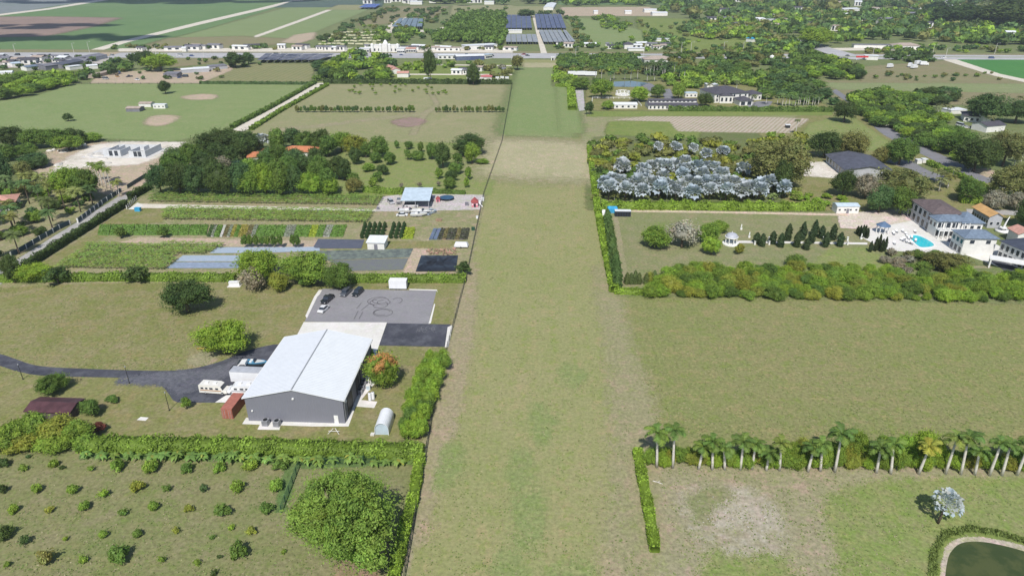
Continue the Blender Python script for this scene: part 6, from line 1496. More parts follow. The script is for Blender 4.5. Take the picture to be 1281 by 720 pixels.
# small white things
def crate(px, py, sx, sy, sz, m, label, cat, name):
    q = P(px, py); t = thing(name, label, cat, (q[0], q[1], 0), rnd.uniform(-.3, .3))
    MB().box(-sx / 2, sx / 2, -sy / 2, sy / 2, 0, sz).build('body', M[m], t); MB().box(-sx / 2 - .05, sx / 2 + .05, -sy / 2 - .05, sy / 2 + .05, sz + .003, sz + .1).build('lid', M[m], t); return t
t = crate(294, 357, 3.2, 1.2, 1.3, 'plastic_white', 'pale pump housing on a small slab at the left end of the tree clump', 'pump', 'pump_housing'); 
MB().box(-2, 2, -1.4, 1.0, .0, .12).build('slab', M['concrete'], t)
t = thing('garden_bench', 'yellowish garden seat beside the bright tree at the driveway', 'seat', P(251, 437)); MB().box(-1, 1, -.3, .3, .35, .45).build('seat', mat('yellow_wood', (.5, .33, .1)), t)
for s_ in (-1, 1): MB().box(s_ * .8 - .1, s_ * .8 + .1, -.25, .25, 0, .348).build('leg', M['wood'], t)
# water trough / trellis on white poles near banana hedge
t = thing('pole_rack', 'small rack of white pipes on the grass between hangar and hedge', 'rack', P(418, 541))
for s_ in (-1, 1): MB().tube([(s_ * 1.2, -.5, .02), (s_ * .2, .4, .9)], .05, 5).build('leg', M['white'], t); 
MB().tube([(-1.2, 0, .45), (1.2, 0, .45)], .05, 5).build('rail', M['white'], t)
# fenced pen on orchard: green chain-link with posts
def fence(px, h, sp, m, label, rails=3, cat='fence', name='fence', pw=.06, post_m=None, wpts=None, panel=False):
    pp = wpts or [P(*q) for q in px]; a0 = pp[0]; t = thing(name, label, cat, (a0[0], a0[1], 0)); post_m = post_m or m; npost = 0
    pm = MB(); pm.box(-pw, pw, -pw, pw, 0, h); pme = pm.mesh('post', post_m)
    for a, b in zip(pp[:-1], pp[1:]):
        L = math.hypot(b[0] - a[0], b[1] - a[1]); n = max(1, round(L / sp)); ang = math.atan2(b[1] - a[1], b[0] - a[0])
        for i in range(n + (b is pp[-1])):
            link('post', pme, t, (a[0] + (b[0] - a[0]) * i / n - a0[0], a[1] + (b[1] - a[1]) * i / n - a0[1], 0), (0, 0, ang)); npost += 1
        for k in range(rails):
            z = h * (k + 1) / rails - .08
            mb = MB(); mb.tube([(a[0] - a0[0], a[1] - a0[1], z), (b[0] - a0[0], b[1] - a0[1], z)], pw * .6, 4); mb.build('rail', m, t)
        if panel:
            for i in range(n):
                mb = MB(); mb.box(pw, L / n - pw, -.03, .03, .12, h - .12)
                o = mb.build('panel', m, t); o.location = (a[0] + (b[0] - a[0]) * i / n - a0[0], a[1] + (b[1] - a[1]) * i / n - a0[1], 0); o.rotation_euler = (0, 0, ang)
    return t
M['fence_dark'] = mat('dark_fence_wire', (.055, .06, .055), .7, .2)
M['fence_green'] = mat('green_fence_netting', (.03, .085, .05), .7, .2)
M['fence_blue'] = mat('blue_green_fence_panel', (.045, .085, .10), .6, .2)
fence([(504, 735), (514, 680), (534, 560), (540, 525), (556, 450), (584, 345), (605, 244), (628, 178), (641, 104)], 1.7, 3.2, M['fence_dark'], 'long dark wire fence along the left edge of the airstrip', 4, pw=.05)
fence([(352, 641), (375, 582), (470, 579)], 1.8, 2.6, M['fence_green'], 'green netting fence of the small pen behind the big tree', 5, pw=.06)
fence([(455, 581), (455, 572)], 1.8, 2.6, M['fence_green'], 'short green netting fence beside the banana hedge', 5, pw=.06)
fence([(15, 322), (75, 287), (88, 281)], 1.9, 4, M['fence_blue'], 'dark blue-green panel fence along the grey road, nearer stretch', 2, pw=.16, post_m=M['wall_white'], panel=True)
fence([(98, 279), (128, 256), (152, 240)], 1.9, 4, M['fence_blue'], 'dark blue-green panel fence with pale pillars along the grey road, farther stretch', 2, pw=.22, post_m=M['wall_white'], panel=True)
fence([(160, 236), (184, 221)], 1.9, 4, M['fence_blue'], 'dark fence in front of the building site', 2, pw=.1, panel=True)
fence([(159, 262), (171, 250)], 1.8, 2, M['black'], 'black nursery gate with white posts beside the grey road', 6, cat='gate', name='gate', pw=.1, post_m=M['white'])
crate(173, 264, 2.2, 1.3, 1.4, 'tarp_blue', 'small blue bin inside the nursery gate', 'bin', 'blue_bin')
fence([(740, 134), (741, 123.5), (794, 123.8), (802, 133)], 1.3, 4, M['white'], 'white riding fence at the left of the white stable', 2, pw=.16)
fence([(150, 178.5), (-40, 178.5)][::-1], 1.2, 6, M['fence_dark'], 'low dark fence at the near edge of the far left meadow', 2, pw=.08)
fence([(92, 105.5), (250, 105.5)], 1.4, 7, M['fence_dark'], 'dark fence between meadow and junk yard', 2, pw=.1)
# ---------------- nursery sheds
t = house('open_shed', 'open shed with pale blue metal roof in the nursery yard', 'shed', (503, 261), (537, 261), 13, 3.4, 'shed', 1.2, .4, 'roof_lightblue', 'wall_grey', open_=True)
MB().box(-6, 5.5, 5.0, 5.5, 0, 2.6).build('back_wall', M['roof_grey'], t)
house('white_shed', 'small shed with bright white flat roof between nursery beds', 'shed', (460, 312), (481, 312.5), 5.2, 2.6, 'shed', .5, .35, 'roof_white', 'wall_white', door=(0, 1.2, 2))
t = thing('flat_trailer', 'flat white tarpaulin-covered trailer near the airstrip fence in the nursery', 'trailer', P(577, 309))
mb = MB(); loft([(-1.2, 2.4, 2.2, .5, 1.4), (0, 2.5, 1.8, .5, 1.9), (1.4, 2.5, 2.1, .5, 1.5)], mb); mb.build('cover', M['plastic_white'], t)
MB().box(-2.2, 2.2, -1.1, 1.2, .3, .49).build('chassis', M['black'], t)
for s_ in (-1, 1):
    mb = MB(); mb.tube([(0, s_ * 1.2 - .1, .32), (0, s_ * 1.2 + .1, .32)], .32, 10); mb.build('wheel', M['rubber'], t)
car_px(489, 254, R(30), 'suv', (.45, .45, .47), 'silver car in the gravel yard left of the pale blue shed'); car_px(499, 254, R(10), 'suv', (.10, .10, .11), 'dark car beside the left end of the pale blue shed')
car_px(503, 270, R(95), 'car', (.75, .75, .74), 'white car nearest us in front of the pale blue shed'); car_px(539, 267, R(150), 'pickup', (.35, .42, .5), 'blue-grey pickup at the right of the white boats')
q = P(515, 258.5); car(q[0], q[1], R(90), 'van', (.6, .6, .6), 'light van just before the open side of the pale blue shed', cat='van')
for (x, y, L, rz, l) in ((513, 266, 9, 92, 'long white boat in front of the pale blue shed, left'), (529, 267, 9, 88, 'long white boat in front of the pale blue shed, right'), (524, 270.5, 6.5, 96, 'smaller white boat nearest us before the shed')):
    q = P(x, y); boat(q[0], q[1], R(rz), L, (.75, .75, .73), l)
q = P(559, 249.5); t = thing('trampoline', 'round dark blue trampoline in the gravel yard', 'trampoline', (q[0], q[1], 0))
MB().cyl(0, 0, .9, .96, 2.9, 24).build('mat', mat('trampoline_blue', (.04, .10, .18), .6), t)
mb = MB(); mb.tube([(3.0 * math.cos(k * .2618), 3.0 * math.sin(k * .2618), .93) for k in range(25)], .1, 6); mb.build('rim', M['black'], t)
for k in range(4): mb = MB(); a = k * 1.57 + .5; mb.tube([(2.9 * math.cos(a), 2.9 * math.sin(a), 0), (2.9 * math.cos(a), 2.9 * math.sin(a), .88)], .06, 5); mb.build('leg', M['metal_grey'], t)
for (x, y, s_, m_, l) in ((548, 252, 1.6, 'pink', 'small pink playhouse left of the trampoline'), (594, 258, 2.6, 'pink', 'large pink and red playhouse at the right end of the gravel yard')):
    q = P(x, y); t = thing('playhouse', l, 'playhouse', (q[0], q[1], 0), .1)
    MB().box(-s_ / 2, s_ / 2, -s_ / 2, s_ / 2, .0, s_ * .8).build('wall', M['pink'], t); MB().prism([(-s_ * .6, s_ * .8), (s_ * .6, s_ * .8), (0, s_ * 1.35)], -s_ * .6, s_ * .6).build('roof', mat('red_plastic', (.42, .10, .10)), t)
    MB().box(-s_ * .15, s_ * .15, -s_ / 2 - .05, -s_ / 2 - .004, .02, s_ * .6).build('door', M['black'], t)
    for k in (-1, 1):
        if s_ > 2: MB().box(k * s_ * .33 - .25, k * s_ * .33 + .25, -s_ / 2 - .04, -s_ / 2 - .003, 1.0, 1.5).build('window', M['white'], t); MB().tube([(s_ * .6, 0, s_ * .7), (s_ * 1.2, -1, .1)], .25, 6).build('slide', M['white'], t) if k > 0 else None
for (x, y, sx, sz, m_, l) in ((584, 257, 1.4, 1.2, 'roof_grey', 'dark storage crate beside the large pink playhouse'), (600, 256, 1.2, 1.5, 'plastic_white', 'white cabinet right of the large pink playhouse'), (541, 252, 1.2, 1.2, 'roof_grey', 'grey crate just right of the pale blue shed'), (604, 251, 1.0, 1.3, 'plastic_white', 'white crate farthest right in the gravel yard'), (597, 273, .9, .8, 'plastic_white', 'white bin by the fence below the playhouse'), (549, 276, 2.2, .6, 'wood', 'brown pallet stack alone on the bare nursery ground'), (473, 262, .9, .9, 'roof_grey', 'grey crate at the end of the gravel lane'), (592, 288, 1.2, 1.1, 'fence_green', 'green bin by the fence beside the framed plot')):
    crate(x, y, sx, sx * .8, sz, m_, l, 'crate', 'storage_crate')
# ---------------- west houses, building site
house('pink_roofed_house', 'house with pink tiled roof and pale walls at the left edge', 'house', (-30, 268), (21, 262), 10, 3.4, 'hip', 1.9, .7, 'roof_pink', 'wall_white', win=(('f', 4, 1, 1.6, 1.3),), door=(2, 1.1, 2.1))
house('white_garden_house', 'small white garden house between the palms of the fenced yard', 'house', (82, 250), (92, 248), 4, 2.6, 'gable', 1, .2, 'roof_white', 'wall_white', win=(('f', 2, 1, .9, .9),))
t = thing('concrete_shell', 'roofless pale concrete shell on the white building site', 'building', P(157, 196))
m_c = mat('raw_block', (.56, .58, .60), .9, .08, .5)
for (x0, x1, y0, y1, h, nm) in ((-11, -2, 0, .3, 3.4, 0), (3, 11, -1, -.7, 3.2, 0), (-11.3, -11, 0, 14, 2.6, 0), (11, 11.3, -1, 15, 3.2, 0), (-11, 11, 14, 14.3, 2.8, 0), (-2.2, -1.9, 0, 9, 3.2, 0), (2.7, 3, -1, 9, 3.0, 0), (-2, 3, 9, 9.3, 3.0, 0), (5, 5.3, 9, 14, 2.8, 0), (-8, -7.7, 4, 14, 2.6, 0)):
    mb = MB(); mb.box(x0, x1, y0, y1, 0, h); mb.build('wall', m_c, t)
MB().box(-22, 14, -3, 18, .0, .12).build('slab', mat('new_slab', (.62, .61, .59), .9), t)
for x0 in (-8.2, -5.4, 5.2, 7.4): MB().box(x0, x0 + 1.8, -.05 - (1 if x0 > 0 else 0), -.003 - (1 if x0 > 0 else 0), .4, 3.0).build('opening', M['glass'], t)
for i in range(12):
    q = P(rnd.uniform(70, 145), rnd.uniform(188, 208)); sm = rnd.uniform(.9, 2.2)
    o = link('rubble_heap', assemble('rubble_heap', [(ICO2[0] * (1, 1, .35) * (1 + .15 * NR.random((len(ICO2[0]), 1))), ICO2[1], np.ones(3))], M['sand']), None, (q[0], q[1], 0), (0, 0, i), (sm * 1.8, sm, sm))
    tag(o, 'low heap of pale rubble on the building site ground', 'rubble heap', 'rubble heaps on the building site')
for i in range(9):
    q = P(62 + i * 5.5, 190 - i * .8 + rnd.uniform(-1.5, 1.5)); s_ = rnd.uniform(.7, 1.2)
    tag(link('boulder', assemble('boulder', [(ICO1[0] * (1 + .25 * NR.random((len(ICO1[0]), 1))), ICO1[1], np.ones(3))], M['sand']), None, (q[0], q[1], .4), (i, 0, i), (s_ * 1.5, s_, s_ * .7)), 'pale boulder at the edge between trees and building site', 'boulder', 'boulders at the building site')
# orange-roofed house in the wood
house('orange_roofed_house', 'house with orange tiled roof in the wood, left wing', 'house', (311, 205), (328, 204), 9, 3.2, 'hip', 1.7, .6, 'roof_orange', 'wall_white', win=(('f', 2, .9, 1.2, 1.4),), door=(0, 1.2, 2.2))
house('orange_roofed_house', 'middle wing of the orange-tiled house, set farther back in the wood', 'house', (324, 199), (346, 198), 8, 2.8, 'hip', 1.9, .6, 'roof_orange', 'wall_white')
house('orange_roofed_house', 'right wing of the orange-tiled house, mostly behind trees', 'house', (354, 197), (396, 198), 8, 3.2, 'hip', 2, .6, 'roof_orange', 'wall_white')
water('garden_pool', [(290, 206), (304, 204), (300, 201), (288, 203)], .13, (.03, .05, .08), (.04, .07, .11))
t = house('pump_shelter', 'small sheds group in the middle of the far left meadow, grey-brown roofs', 'shed', (158, 140), (175, 140), 7, 2.2, 'gable', .8, .3, 'roof_tan', 'roof_grey')
house('field_shed', 'brown-roofed shed behind the first in the far left meadow', 'shed', (174, 134), (189, 134), 6, 2.2, 'gable', .8, .3, 'roof_tan', 'wall_white')
house('field_trailer', 'long white trailer beside the sheds in the far left meadow', 'trailer', (192, 136), (207, 136), 4, 2.6, 'flat', 0, .05, 'roof_white', 'wall_white', win=(('f', 3, 1, .8, .9),))
# ---------------- far west strip by the highway
ix = 0
for (pl, pr, d, h, rf, rise, rm, wm, l) in [((34, 89), (58, 86), 9, 3.2, 'gable', 1, 'roof_blue', 'wall_white', 'long low building with blue roof and white end behind the tree belt'), ((58, 88), (88, 84), 16, 3.5, 'gable', 1.2, 'roof_grey', 'roof_grey', 'dark grey-roofed long shed behind the tree belt, left'), ((80, 86), (108, 80), 16, 3.5, 'gable', 1.2, 'shade', 'roof_grey', 'dark shed with tarpaulin cover, middle of the strip'), ((100, 80), (135, 73), 18, 3.5, 'gable', 1.4, 'roof_grey', 'wall_grey', 'long grey-roofed shed reaching towards the highway'), ((88, 88), (104, 86), 7, 3, 'flat', 0, 'roof_white', 'wall_white', 'white flat-roofed box in front of the grey sheds'), ((110, 87), (123, 86), 8, 3, 'gable', .8, 'roof_white', 'wall_white', 'white-roofed shed at the right of the strip'),
      ((-4, 96), (16, 95), 9, 3, 'gable', 1, 'roof_white', 'wall_white', 'white-roofed house at the far left edge'), ((-8, 74), (5, 73.5), 9, 4, 'flat', 0, 'roof_white', 'roof_grey', 'white canopy at the left edge beside the highway'), ((16, 84), (27, 83), 8, 3, 'gable', .8, 'roof_lightblue', 'wall_white', 'pale greenish-roofed cabin on the grass'), ((205, 97), (222, 97), 9, 3, 'shed', .6, 'roof_grey', 'roof_grey', 'grey shed right of the bright tree'), ((228, 92), (242, 91), 8, 3, 'gable', .8, 'roof_white', 'wall_grey', 'pale shed in the junk yard, left'), ((242, 91), (262, 90), 9, 3, 'shed', .5, 'roof_white', 'wall_grey', 'long pale-roofed shed in the junk yard'), ((264, 88), (285, 86), 9, 3, 'shed', .5, 'roof_grey', 'wall_grey', 'grey-roofed shed at the right end of the junk yard'), ((118, 98), (138, 93), 6, 2.5, 'gable', .7, 'roof_tan', 'roof_tan', 'tan-roofed shed at the left of the junk yard'), ((228, 65), (233, 65), 5, 4, 'gable', 1, 'roof_white', 'wall_white', 'tiny white hut at the highway')]:
    house('roadside_shed', l, 'shed', pl, pr, d, h, rf, rise, .3, rm, wm)
# shade houses by the highway (dark cloth bays)
def shade_house(px, n, label, m='shade', h=3.2, nm='shade_house', frac=.9):
    a, b, c, d = [P(*p_) for p_ in px]           # near-left, near-right, far-right, far-left
    t = thing(nm, label, 'shade house', (a[0], a[1], 0))
    for k in range(n):
        u0, u1 = k / n, (k + frac) / n
        L = lambda p_, q_, u: (p_[0] + (q_[0] - p_[0]) * u - a[0], p_[1] + (q_[1] - p_[1]) * u - a[1])
        mb = MB(); mb.poly([L(a, b, u0), L(a, b, u1), L(d, c, u1), L(d, c, u0)], h - .15 * (k % 2), h + .12 - .15 * (k % 2)); mb.build('cloth_bay', M[m] if isinstance(m, str) else m, t)
        for (p_, q_) in ((a, b), (d, c)):
            e = L(p_, q_, (u0 + u1) / 2); mb = MB(); mb.box(e[0] - .1, e[0] + .1, e[1] - .1, e[1] + .1, 0, h - .2); mb.build('post', M['metal_grey'], t)
    return t
sb = mat('blue_shade_cloth', (.06, .08, .16), .85, .3, .1, c2=(.14, .17, .25)); sg = mat('grey_shade_cloth', (.20, .23, .26), .85, .25, .1, c2=(.32, .34, .36)); sdk = mat('dark_shade_bay', (.035, .045, .08), .85, .4, .08, c2=(.22, .23, .27))
shade_house([(322, 79.5), (400, 79), (420, 71.5), (333, 71)], 9, 'row of dark shade-cloth bays along the near side of the highway', sdk)
shade_house([(633, 38), (666, 38), (664, 21), (634, 21)], 5, 'blue shade house beyond the airstrip end, far left block', sb)
shade_house([(672, 38), (709, 38), (702, 20), (669, 20)], 6, 'blue shade house beyond the airstrip end, far right block', sb)
shade_house([(633, 56), (674, 56), (671, 46), (633, 46)], 6, 'grey shade house beyond the airstrip end, near left block', sg)
shade_house([(680, 56), (712, 56), (702, 40.5), (674, 40.5)], 5, 'grey shade house beyond the airstrip end, near right block', sg)
shade_house([(712, 56), (720, 55), (708, 40.5), (704, 40.5)], 2, 'narrow grey shade house right of the block beyond the airstrip', sg)
patch('nursery_road', [(677, 67), (684, 67), (669, 20), (666, 20)], G['pale'], 9, .6)
house('white_packing_shed', 'white flat-roofed shed among the blue shade houses', 'shed', (634, 42), (653, 42), 14, 4, 'flat', 0, .2, 'roof_white', 'wall_white')
shade_house([(490, 37), (529, 37), (530, 26), (500, 26)], 5, 'blue-grey glasshouse in the trees far beyond the highway', mat('glasshouse', (.20, .26, .30), .5, .2, .1, c2=(.14, .19, .24)), 4)
shade_house([(449, 12), (470, 12), (477, 7.5), (458, 7.5)], 4, 'bright blue shade bays at the far top, left of centre', mat('bright_blue_cloth', (.10, .16, .42), .8, .2), 4)
patch('gravel_apron', [(472, 41), (500, 24), (508, 22), (500, 30), (490, 38), (545, 38), (560, 32), (556, 44), (535, 40), (480, 41.5)], G['pale'], 9, 2)
# pale-topped potted tables in the nursery beyond the highway
for r_ in range(5):
    for k in range(13):
        x, y = 402 + k * 5.6 + r_ * 4.5 + rnd.uniform(-1, 1), 57 - r_ * 3.7 + rnd.uniform(-.6, .6); q = P(x, y)
        mb = MB(); mb.poly([(-2.6, -2), (2.2, -2.2), (2.6, 1.8), (-2.2, 2.2)], .6, 1.5); tag(mb.build('cloth_cover', mat_cover if r_ + k else (mat_cover := mat('pale_yellow_cover', (.62, .60, .40), .8, .1)), None, loc=(q[0], q[1], 1.0)), 'small pale cover among the trees of the far nursery beyond the highway', 'cover', 'pale covers of the far nursery')
# white castle-like showroom
q = P(481, 66); t = thing('white_showroom', 'white castle-like building with turrets beside the highway', 'building', (q[0], q[1], 0))
for (x0, x1, y0, y1, h) in ((-14, 14, 4, 18, 7), (-24, -14.01, 6, 16, 4.5), (14.01, 24, 6, 16, 4.5), (-3, 3, 2, 3.99, 9)):
    mb = MB(); mb.box(x0, x1, y0, y1, 0, h); mb.build('wall', M['wall_white'], t)
for x_ in (-14, -5, 5, 14):
    mb = MB(); mb.cyl(x_, 4, 0, 7.8, 1.8, 10); tw = mb.build('turret', M['white'], t); mb = MB(); mb.cyl(x_, 4, 7.81, 9.2, 2.0, 10, .3); mb.build('turret_roof', M['white'], tw)
mb = MB(); mb.tube([(0, 8, 7.01), (0, 8, 9.5), (0, 8, 11.5), (0, 8, 12.5)], 3.5, 12, .4); mb.build('dome', M['white'], t)
for k in range(6): add_window(t, -11.5 + k * 4.6 + (.0 if k < 3 else .0), 4, 1.2, 1.6, 2.6, 'f', m=M['white'])
for i, (pl, pr, d, h, rm, wm, l) in enumerate([((497, 67), (506, 67), 8, 5, 'roof_white', 'wall_white', 'white shop right of the castle-like building'), ((508, 66), (520, 66), 8, 4, 'roof_pink', 'wall_white', 'pinkish shop farther right of the castle-like building'), ((449, 66), (462, 66), 10, 4, 'roof_white', 'wall_white', 'white shop left of the castle-like building'), ((548, 74), (571, 74), 9, 3.5, 'roof_white', 'wall_white', 'white-roofed roadside stall at the left of the long blue-sided store'), ((571, 76), (606, 75), 12, 4, 'roof_white', sb, 'long white-roofed store with dark blue front beside the highway'), ((583, 63), (622, 61), 14, 4.5, 'roof_white', 'wall_white', 'long white building on the far side of the highway'), ((546, 64), (575, 64), 9, 3.5, 'roof_tan', 'wall_white', 'low tan and white shops on the far side of the highway'), ((608, 74), (616, 73), 6, 4, 'roof_lightblue', 'wall_white', 'small pale-blue kiosk right of the long store')]):
    if not isinstance(wm, str): M['_b'] = wm; wm = '_b'
    house('roadside_shop', l, 'shop', pl, pr, d, h, 'flat' if i not in (1, 4) else 'gable', 1, .4, rm, wm, win=(('f', 4, .8, 2.2, 1.8),) if i not in (4,) else ())
house('pink_roofed_shed', 'small building with pinkish-red roof at the far hedge of the fallow field', 'shed', (602, 101), (615, 101), 8, 3, 'hip', 1.4, .5, mat('rose_roof', (.50, .16, .16), .7), 'wall_white')
for k, (x, y) in enumerate([(530, 102), (600, 101.5), (620, 101), (626, 100.5), (632, 101), (584, 100)]):
    house('white_caravan', 'white caravan number-like row item beside the far hedge'.replace('number-like row item ', '') + ['', ', left of the pink roof', ', just right of the pink roof', ', third right of the pink roof', ', last before the airstrip', ', beside the dark tree'][k], 'caravan', (x, y), (x + (10 if k == 0 else 4.5), y), 3, 2.6, 'flat', 0, .05, 'roof_white', 'wall_white', win=(('f', 2, 1, .7, .8),))
for (pl, pr, l) in (((481, 88), (490, 93), 'white-walled house at the end of the far grove'), ((497, 97), (511, 97), 'small pale pavilion right of the far grove')):
    house('pale_house', l, 'house', pl, pr, 8, 3.5, 'gable', 1.2, .4, 'roof_pink', 'wall_white')
for (pl, pr, d, h, rm, l) in [((513, 6), (528, 6), 20, 6, 'roof_white', 'long white shed at the far top of the photo, left of centre'), ((537, 4), (545, 4), 14, 6, 'roof_white', 'small white shed at the far top'), ((606, 6), (618, 6), 20, 6, 'roof_white', 'white shed at the top right of the far field'), ((692, 13), (696, 7), 20, 5, 'roof_white', 'tiny white strip building beyond the shade houses'), ((806, 16), (822, 16), 20, 5, 'roof_white', 'white greenhouse at the end of the far dirt plot, left'), ((816, 20), (835, 20), 20, 5, 'roof_white', 'white greenhouse at the end of the far dirt plot, right'), ((743, 18), (748, 18), 14, 5, 'roof_white', 'tiny white building on the far dirt plot, left'), ((782, 18), (790, 18), 12, 5, 'roof_white', 'tiny white building on the far dirt plot, right')]:
    house('far_shed', l, 'shed', pl, pr, d, h, 'gable', 1.5, .3, rm, 'wall_white')
fr = random.Random(42)
def far_bits(px, n, w_, d_, h_, where, near_h=0):
    pp = pts(*px); xs = [p[0] for p in pp]; ys = [p[1] for p in pp]; k = 0
    while k < n:
        x, y = fr.uniform(min(xs), max(xs)), fr.uniform(min(ys), max(ys))
        if not inside(pp, x, y): continue
        k += 1; c_ = fr.choice(['white', 'grey', 'tan', 'dark', 'grey']); w = fr.uniform(*w_); d = fr.uniform(*d_); h = fr.uniform(*h_)
        t = thing('far_building', '%s-roofed building %s' % (c_, where), 'building', (x, y, 0), fr.uniform(-.4, .4), 'buildings ' + where)
        MB().box(-w / 2, w / 2, -d / 2, d / 2, 0, h).build('wall', M['wall_white'], t)
        roof_mb('gable', w, d, h, d * .16, .5).build('roof', M['roof_' + c_], t)
        for i in range(2): MB().box(-w * .3 + i * w * .4, -w * .1 + i * w * .4, -d / 2 - .06, -d / 2 - .004, 1, h - .6).build('window', M['glass'], t)
far_bits([(860, 2), (1270, 2), (1275, 30), (1180, 34), (960, 22), (880, 20)], 34, (14, 26), (10, 18), (6, 9), 'showing through the woods at the top right')
far_bits([(880, 26), (1000, 24), (1270, 36), (1270, 52), (1100, 52), (1000, 40), (900, 50)], 26, (9, 16), (8, 12), (5.5, 7.5), 'among the trees beyond the highway, right')
far_bits([(0, 74), (120, 73.5), (110, 80), (0, 84)], 14, (7, 14), (5, 9), (2.8, 4), 'in the roadside yard at the left')
far_bits([(130, 60.5), (420, 60), (640, 61), (640, 64), (420, 63.5), (130, 63)], 26, (8, 20), (5, 8), (3, 4.5), 'along the far side of the highway, left half')
far_bits([(445, 2), (640, 1), (640, 4), (460, 6)], 12, (16, 30), (10, 16), (5, 8), 'at the far top, left of centre')
far_bits([(690, 57), (830, 57), (860, 63), (690, 62.5)], 11, (7, 14), (6, 8), (3, 4.5), 'on the frontage beyond the airstrip end')
far_bits([(560, 92), (640, 84), (640, 98), (590, 100)], 5, (6, 10), (5, 7), (2.8, 3.6), 'by the far hedge near the airstrip')
def far_trees(px, n, rr, cols, lab, grp):
    scatter(px, n, rr, (.9, 1.4), cols, lab, grp, mind=.5)
far_trees([(0, 72.5), (130, 72), (130, 84), (0, 90)], 26, (2.2, 4.2), 'GMD', 'small tree in the roadside yard at the left', 'small trees of the roadside yard')
far_trees([(125, 62), (640, 63.5), (640, 60), (125, 59)], 60, (2.4, 4.5), 'GMDO', 'small tree along the far side of the highway', 'trees along the far side of the highway')
far_trees([(225, 74), (340, 73), (320, 86), (240, 92)], 16, (2, 4), 'GMD', 'small tree between junk yard and highway', 'small trees by the junk yard')
far_trees([(125, 88), (290, 84), (280, 100), (125, 102)], 16, (2, 3.5), 'GDO', 'small tree in the junk yard', 'small trees in the junk yard')
far_trees([(690, 64.5), (1000, 65.5), (1000, 58), (690, 58)], 60, (2.4, 4.5), 'GMVO', 'small roadside tree beyond the airstrip end', 'roadside trees beyond the airstrip end')
far_trees([(740, 30), (900, 24), (960, 40), (900, 56), (800, 56)], 70, (2.6, 5), 'MVGO', 'scattered tree in the green fields beyond the highway', 'scattered trees of the far green fields')
far_trees([(460, 20), (640, 8), (640, 14), (560, 34), (470, 40)], 50, (3, 6), 'GMDO', 'tree among the far plots left of centre', 'trees of the far plots')
far_trees([(1080, 68), (1281, 66), (1281, 60), (1080, 60)], 46, (3, 5.5), 'GMVO', 'tree on the far verge of the highway, right', 'trees on the far verge, right')
far_trees([(1085, 100), (1260, 104), (1240, 92), (1100, 92)], 26, (1.6, 3), 'OMG', 'scrubby bush on the edge of the brown field, right', 'scrub on the brown field edge')
# highway frontage, east
for (pl, pr, d, h, rf, rm, wm, l) in [((781, 61.5), (792, 61.5), 10, 5, 'hip', 'roof_dark', 'wall_white', 'dark-roofed house beyond the highway, right of the green field'), ((786, 64), (806, 64), 8, 3, 'flat', 'roof_white', 'wall_white', 'low white building along the highway'), ((1120, 62), (1151, 62), 16, 4, 'hip', 'roof_tan', 'wall_white', 'large thatched-looking tan roof beyond the highway'), ((1068, 60), (1118, 60.5), 8, 3.5, 'flat', 'roof_grey', 'wall_white', 'long low white building left of the tan roof'), ((1082, 75), (1098, 75.5), 10, 4, 'flat', 'roof_white', 'wall_white', 'fuel-station-like white canopy at the highway junction'),
      ((1055, 15), (1075, 14.5), 20, 5, 'gable', 'roof_white', 'wall_white', 'white-roofed house in the far woods, upper right'), ((1091, 13), (1100, 13), 14, 4, 'gable', 'roof_tan', 'wall_white', 'tan house in the far woods, upper right'), ((1127, 27), (1141, 27), 16, 4.5, 'flat', 'roof_white', 'wall_white', 'white building in the woods right of centre right, left of pair'), ((1153, 29), (1176, 28), 18, 5, 'gable', 'roof_grey', 'wall_white', 'grey-roofed long building in the woods, right of pair'), ((1142, 30), (1151, 30), 10, 4, 'flat', 'roof_white', 'wall_white', 'small white building between the pair in the woods'), ((1208, 19), (1217, 19), 14, 4, 'gable', 'roof_white', 'wall_white', 'white shed near the dark tree mass'), ((926, 38), (945, 38), 14, 4.5, 'gable', 'roof_white', 'wall_white', 'white-roofed house in the scrub beyond the highway'), ((918, 34), (930, 34), 12, 4, 'gable', 'roof_blue', 'wall_white', 'blue-grey shed left of the white-roofed scrub house'), ((941, 53), (953, 52), 10, 4, 'hip', 'tarp_blue', 'wall_white', 'bright blue roof in the scrub beyond the highway'), ((962, 28), (976, 28), 14, 4, 'flat', 'roof_white', 'wall_white', 'white shed pair in the woods near the side road'), ((820, 52), (827, 52), 8, 3, 'flat', 'roof_white', 'wall_white', 'tiny white hut in the green fields, left'), ((833, 52), (838, 52), 8, 3, 'flat', 'roof_white', 'wall_white', 'tiny white hut in the green fields, right')]:
    house('roadside_house' if pl[1] > 50 else 'far_house', l, 'house', pl, pr, d, h, rf, 1.5 if rf != 'hip' else 2.5, .6, rm, wm)
t = thing('canopy_sign', 'red and white sign band by the highway junction', 'sign', P(1079, 75.5)); MB().box(-7, 5, -.3, .3, 2.6, 4.2).build('panel', mat('red_paint', (.6, .05, .05), .5), t)
for s_ in (-6, 4): MB().box(s_ - .15, s_ + .15, -.1, .1, 0, 2.59).build('post', M['white'], t)
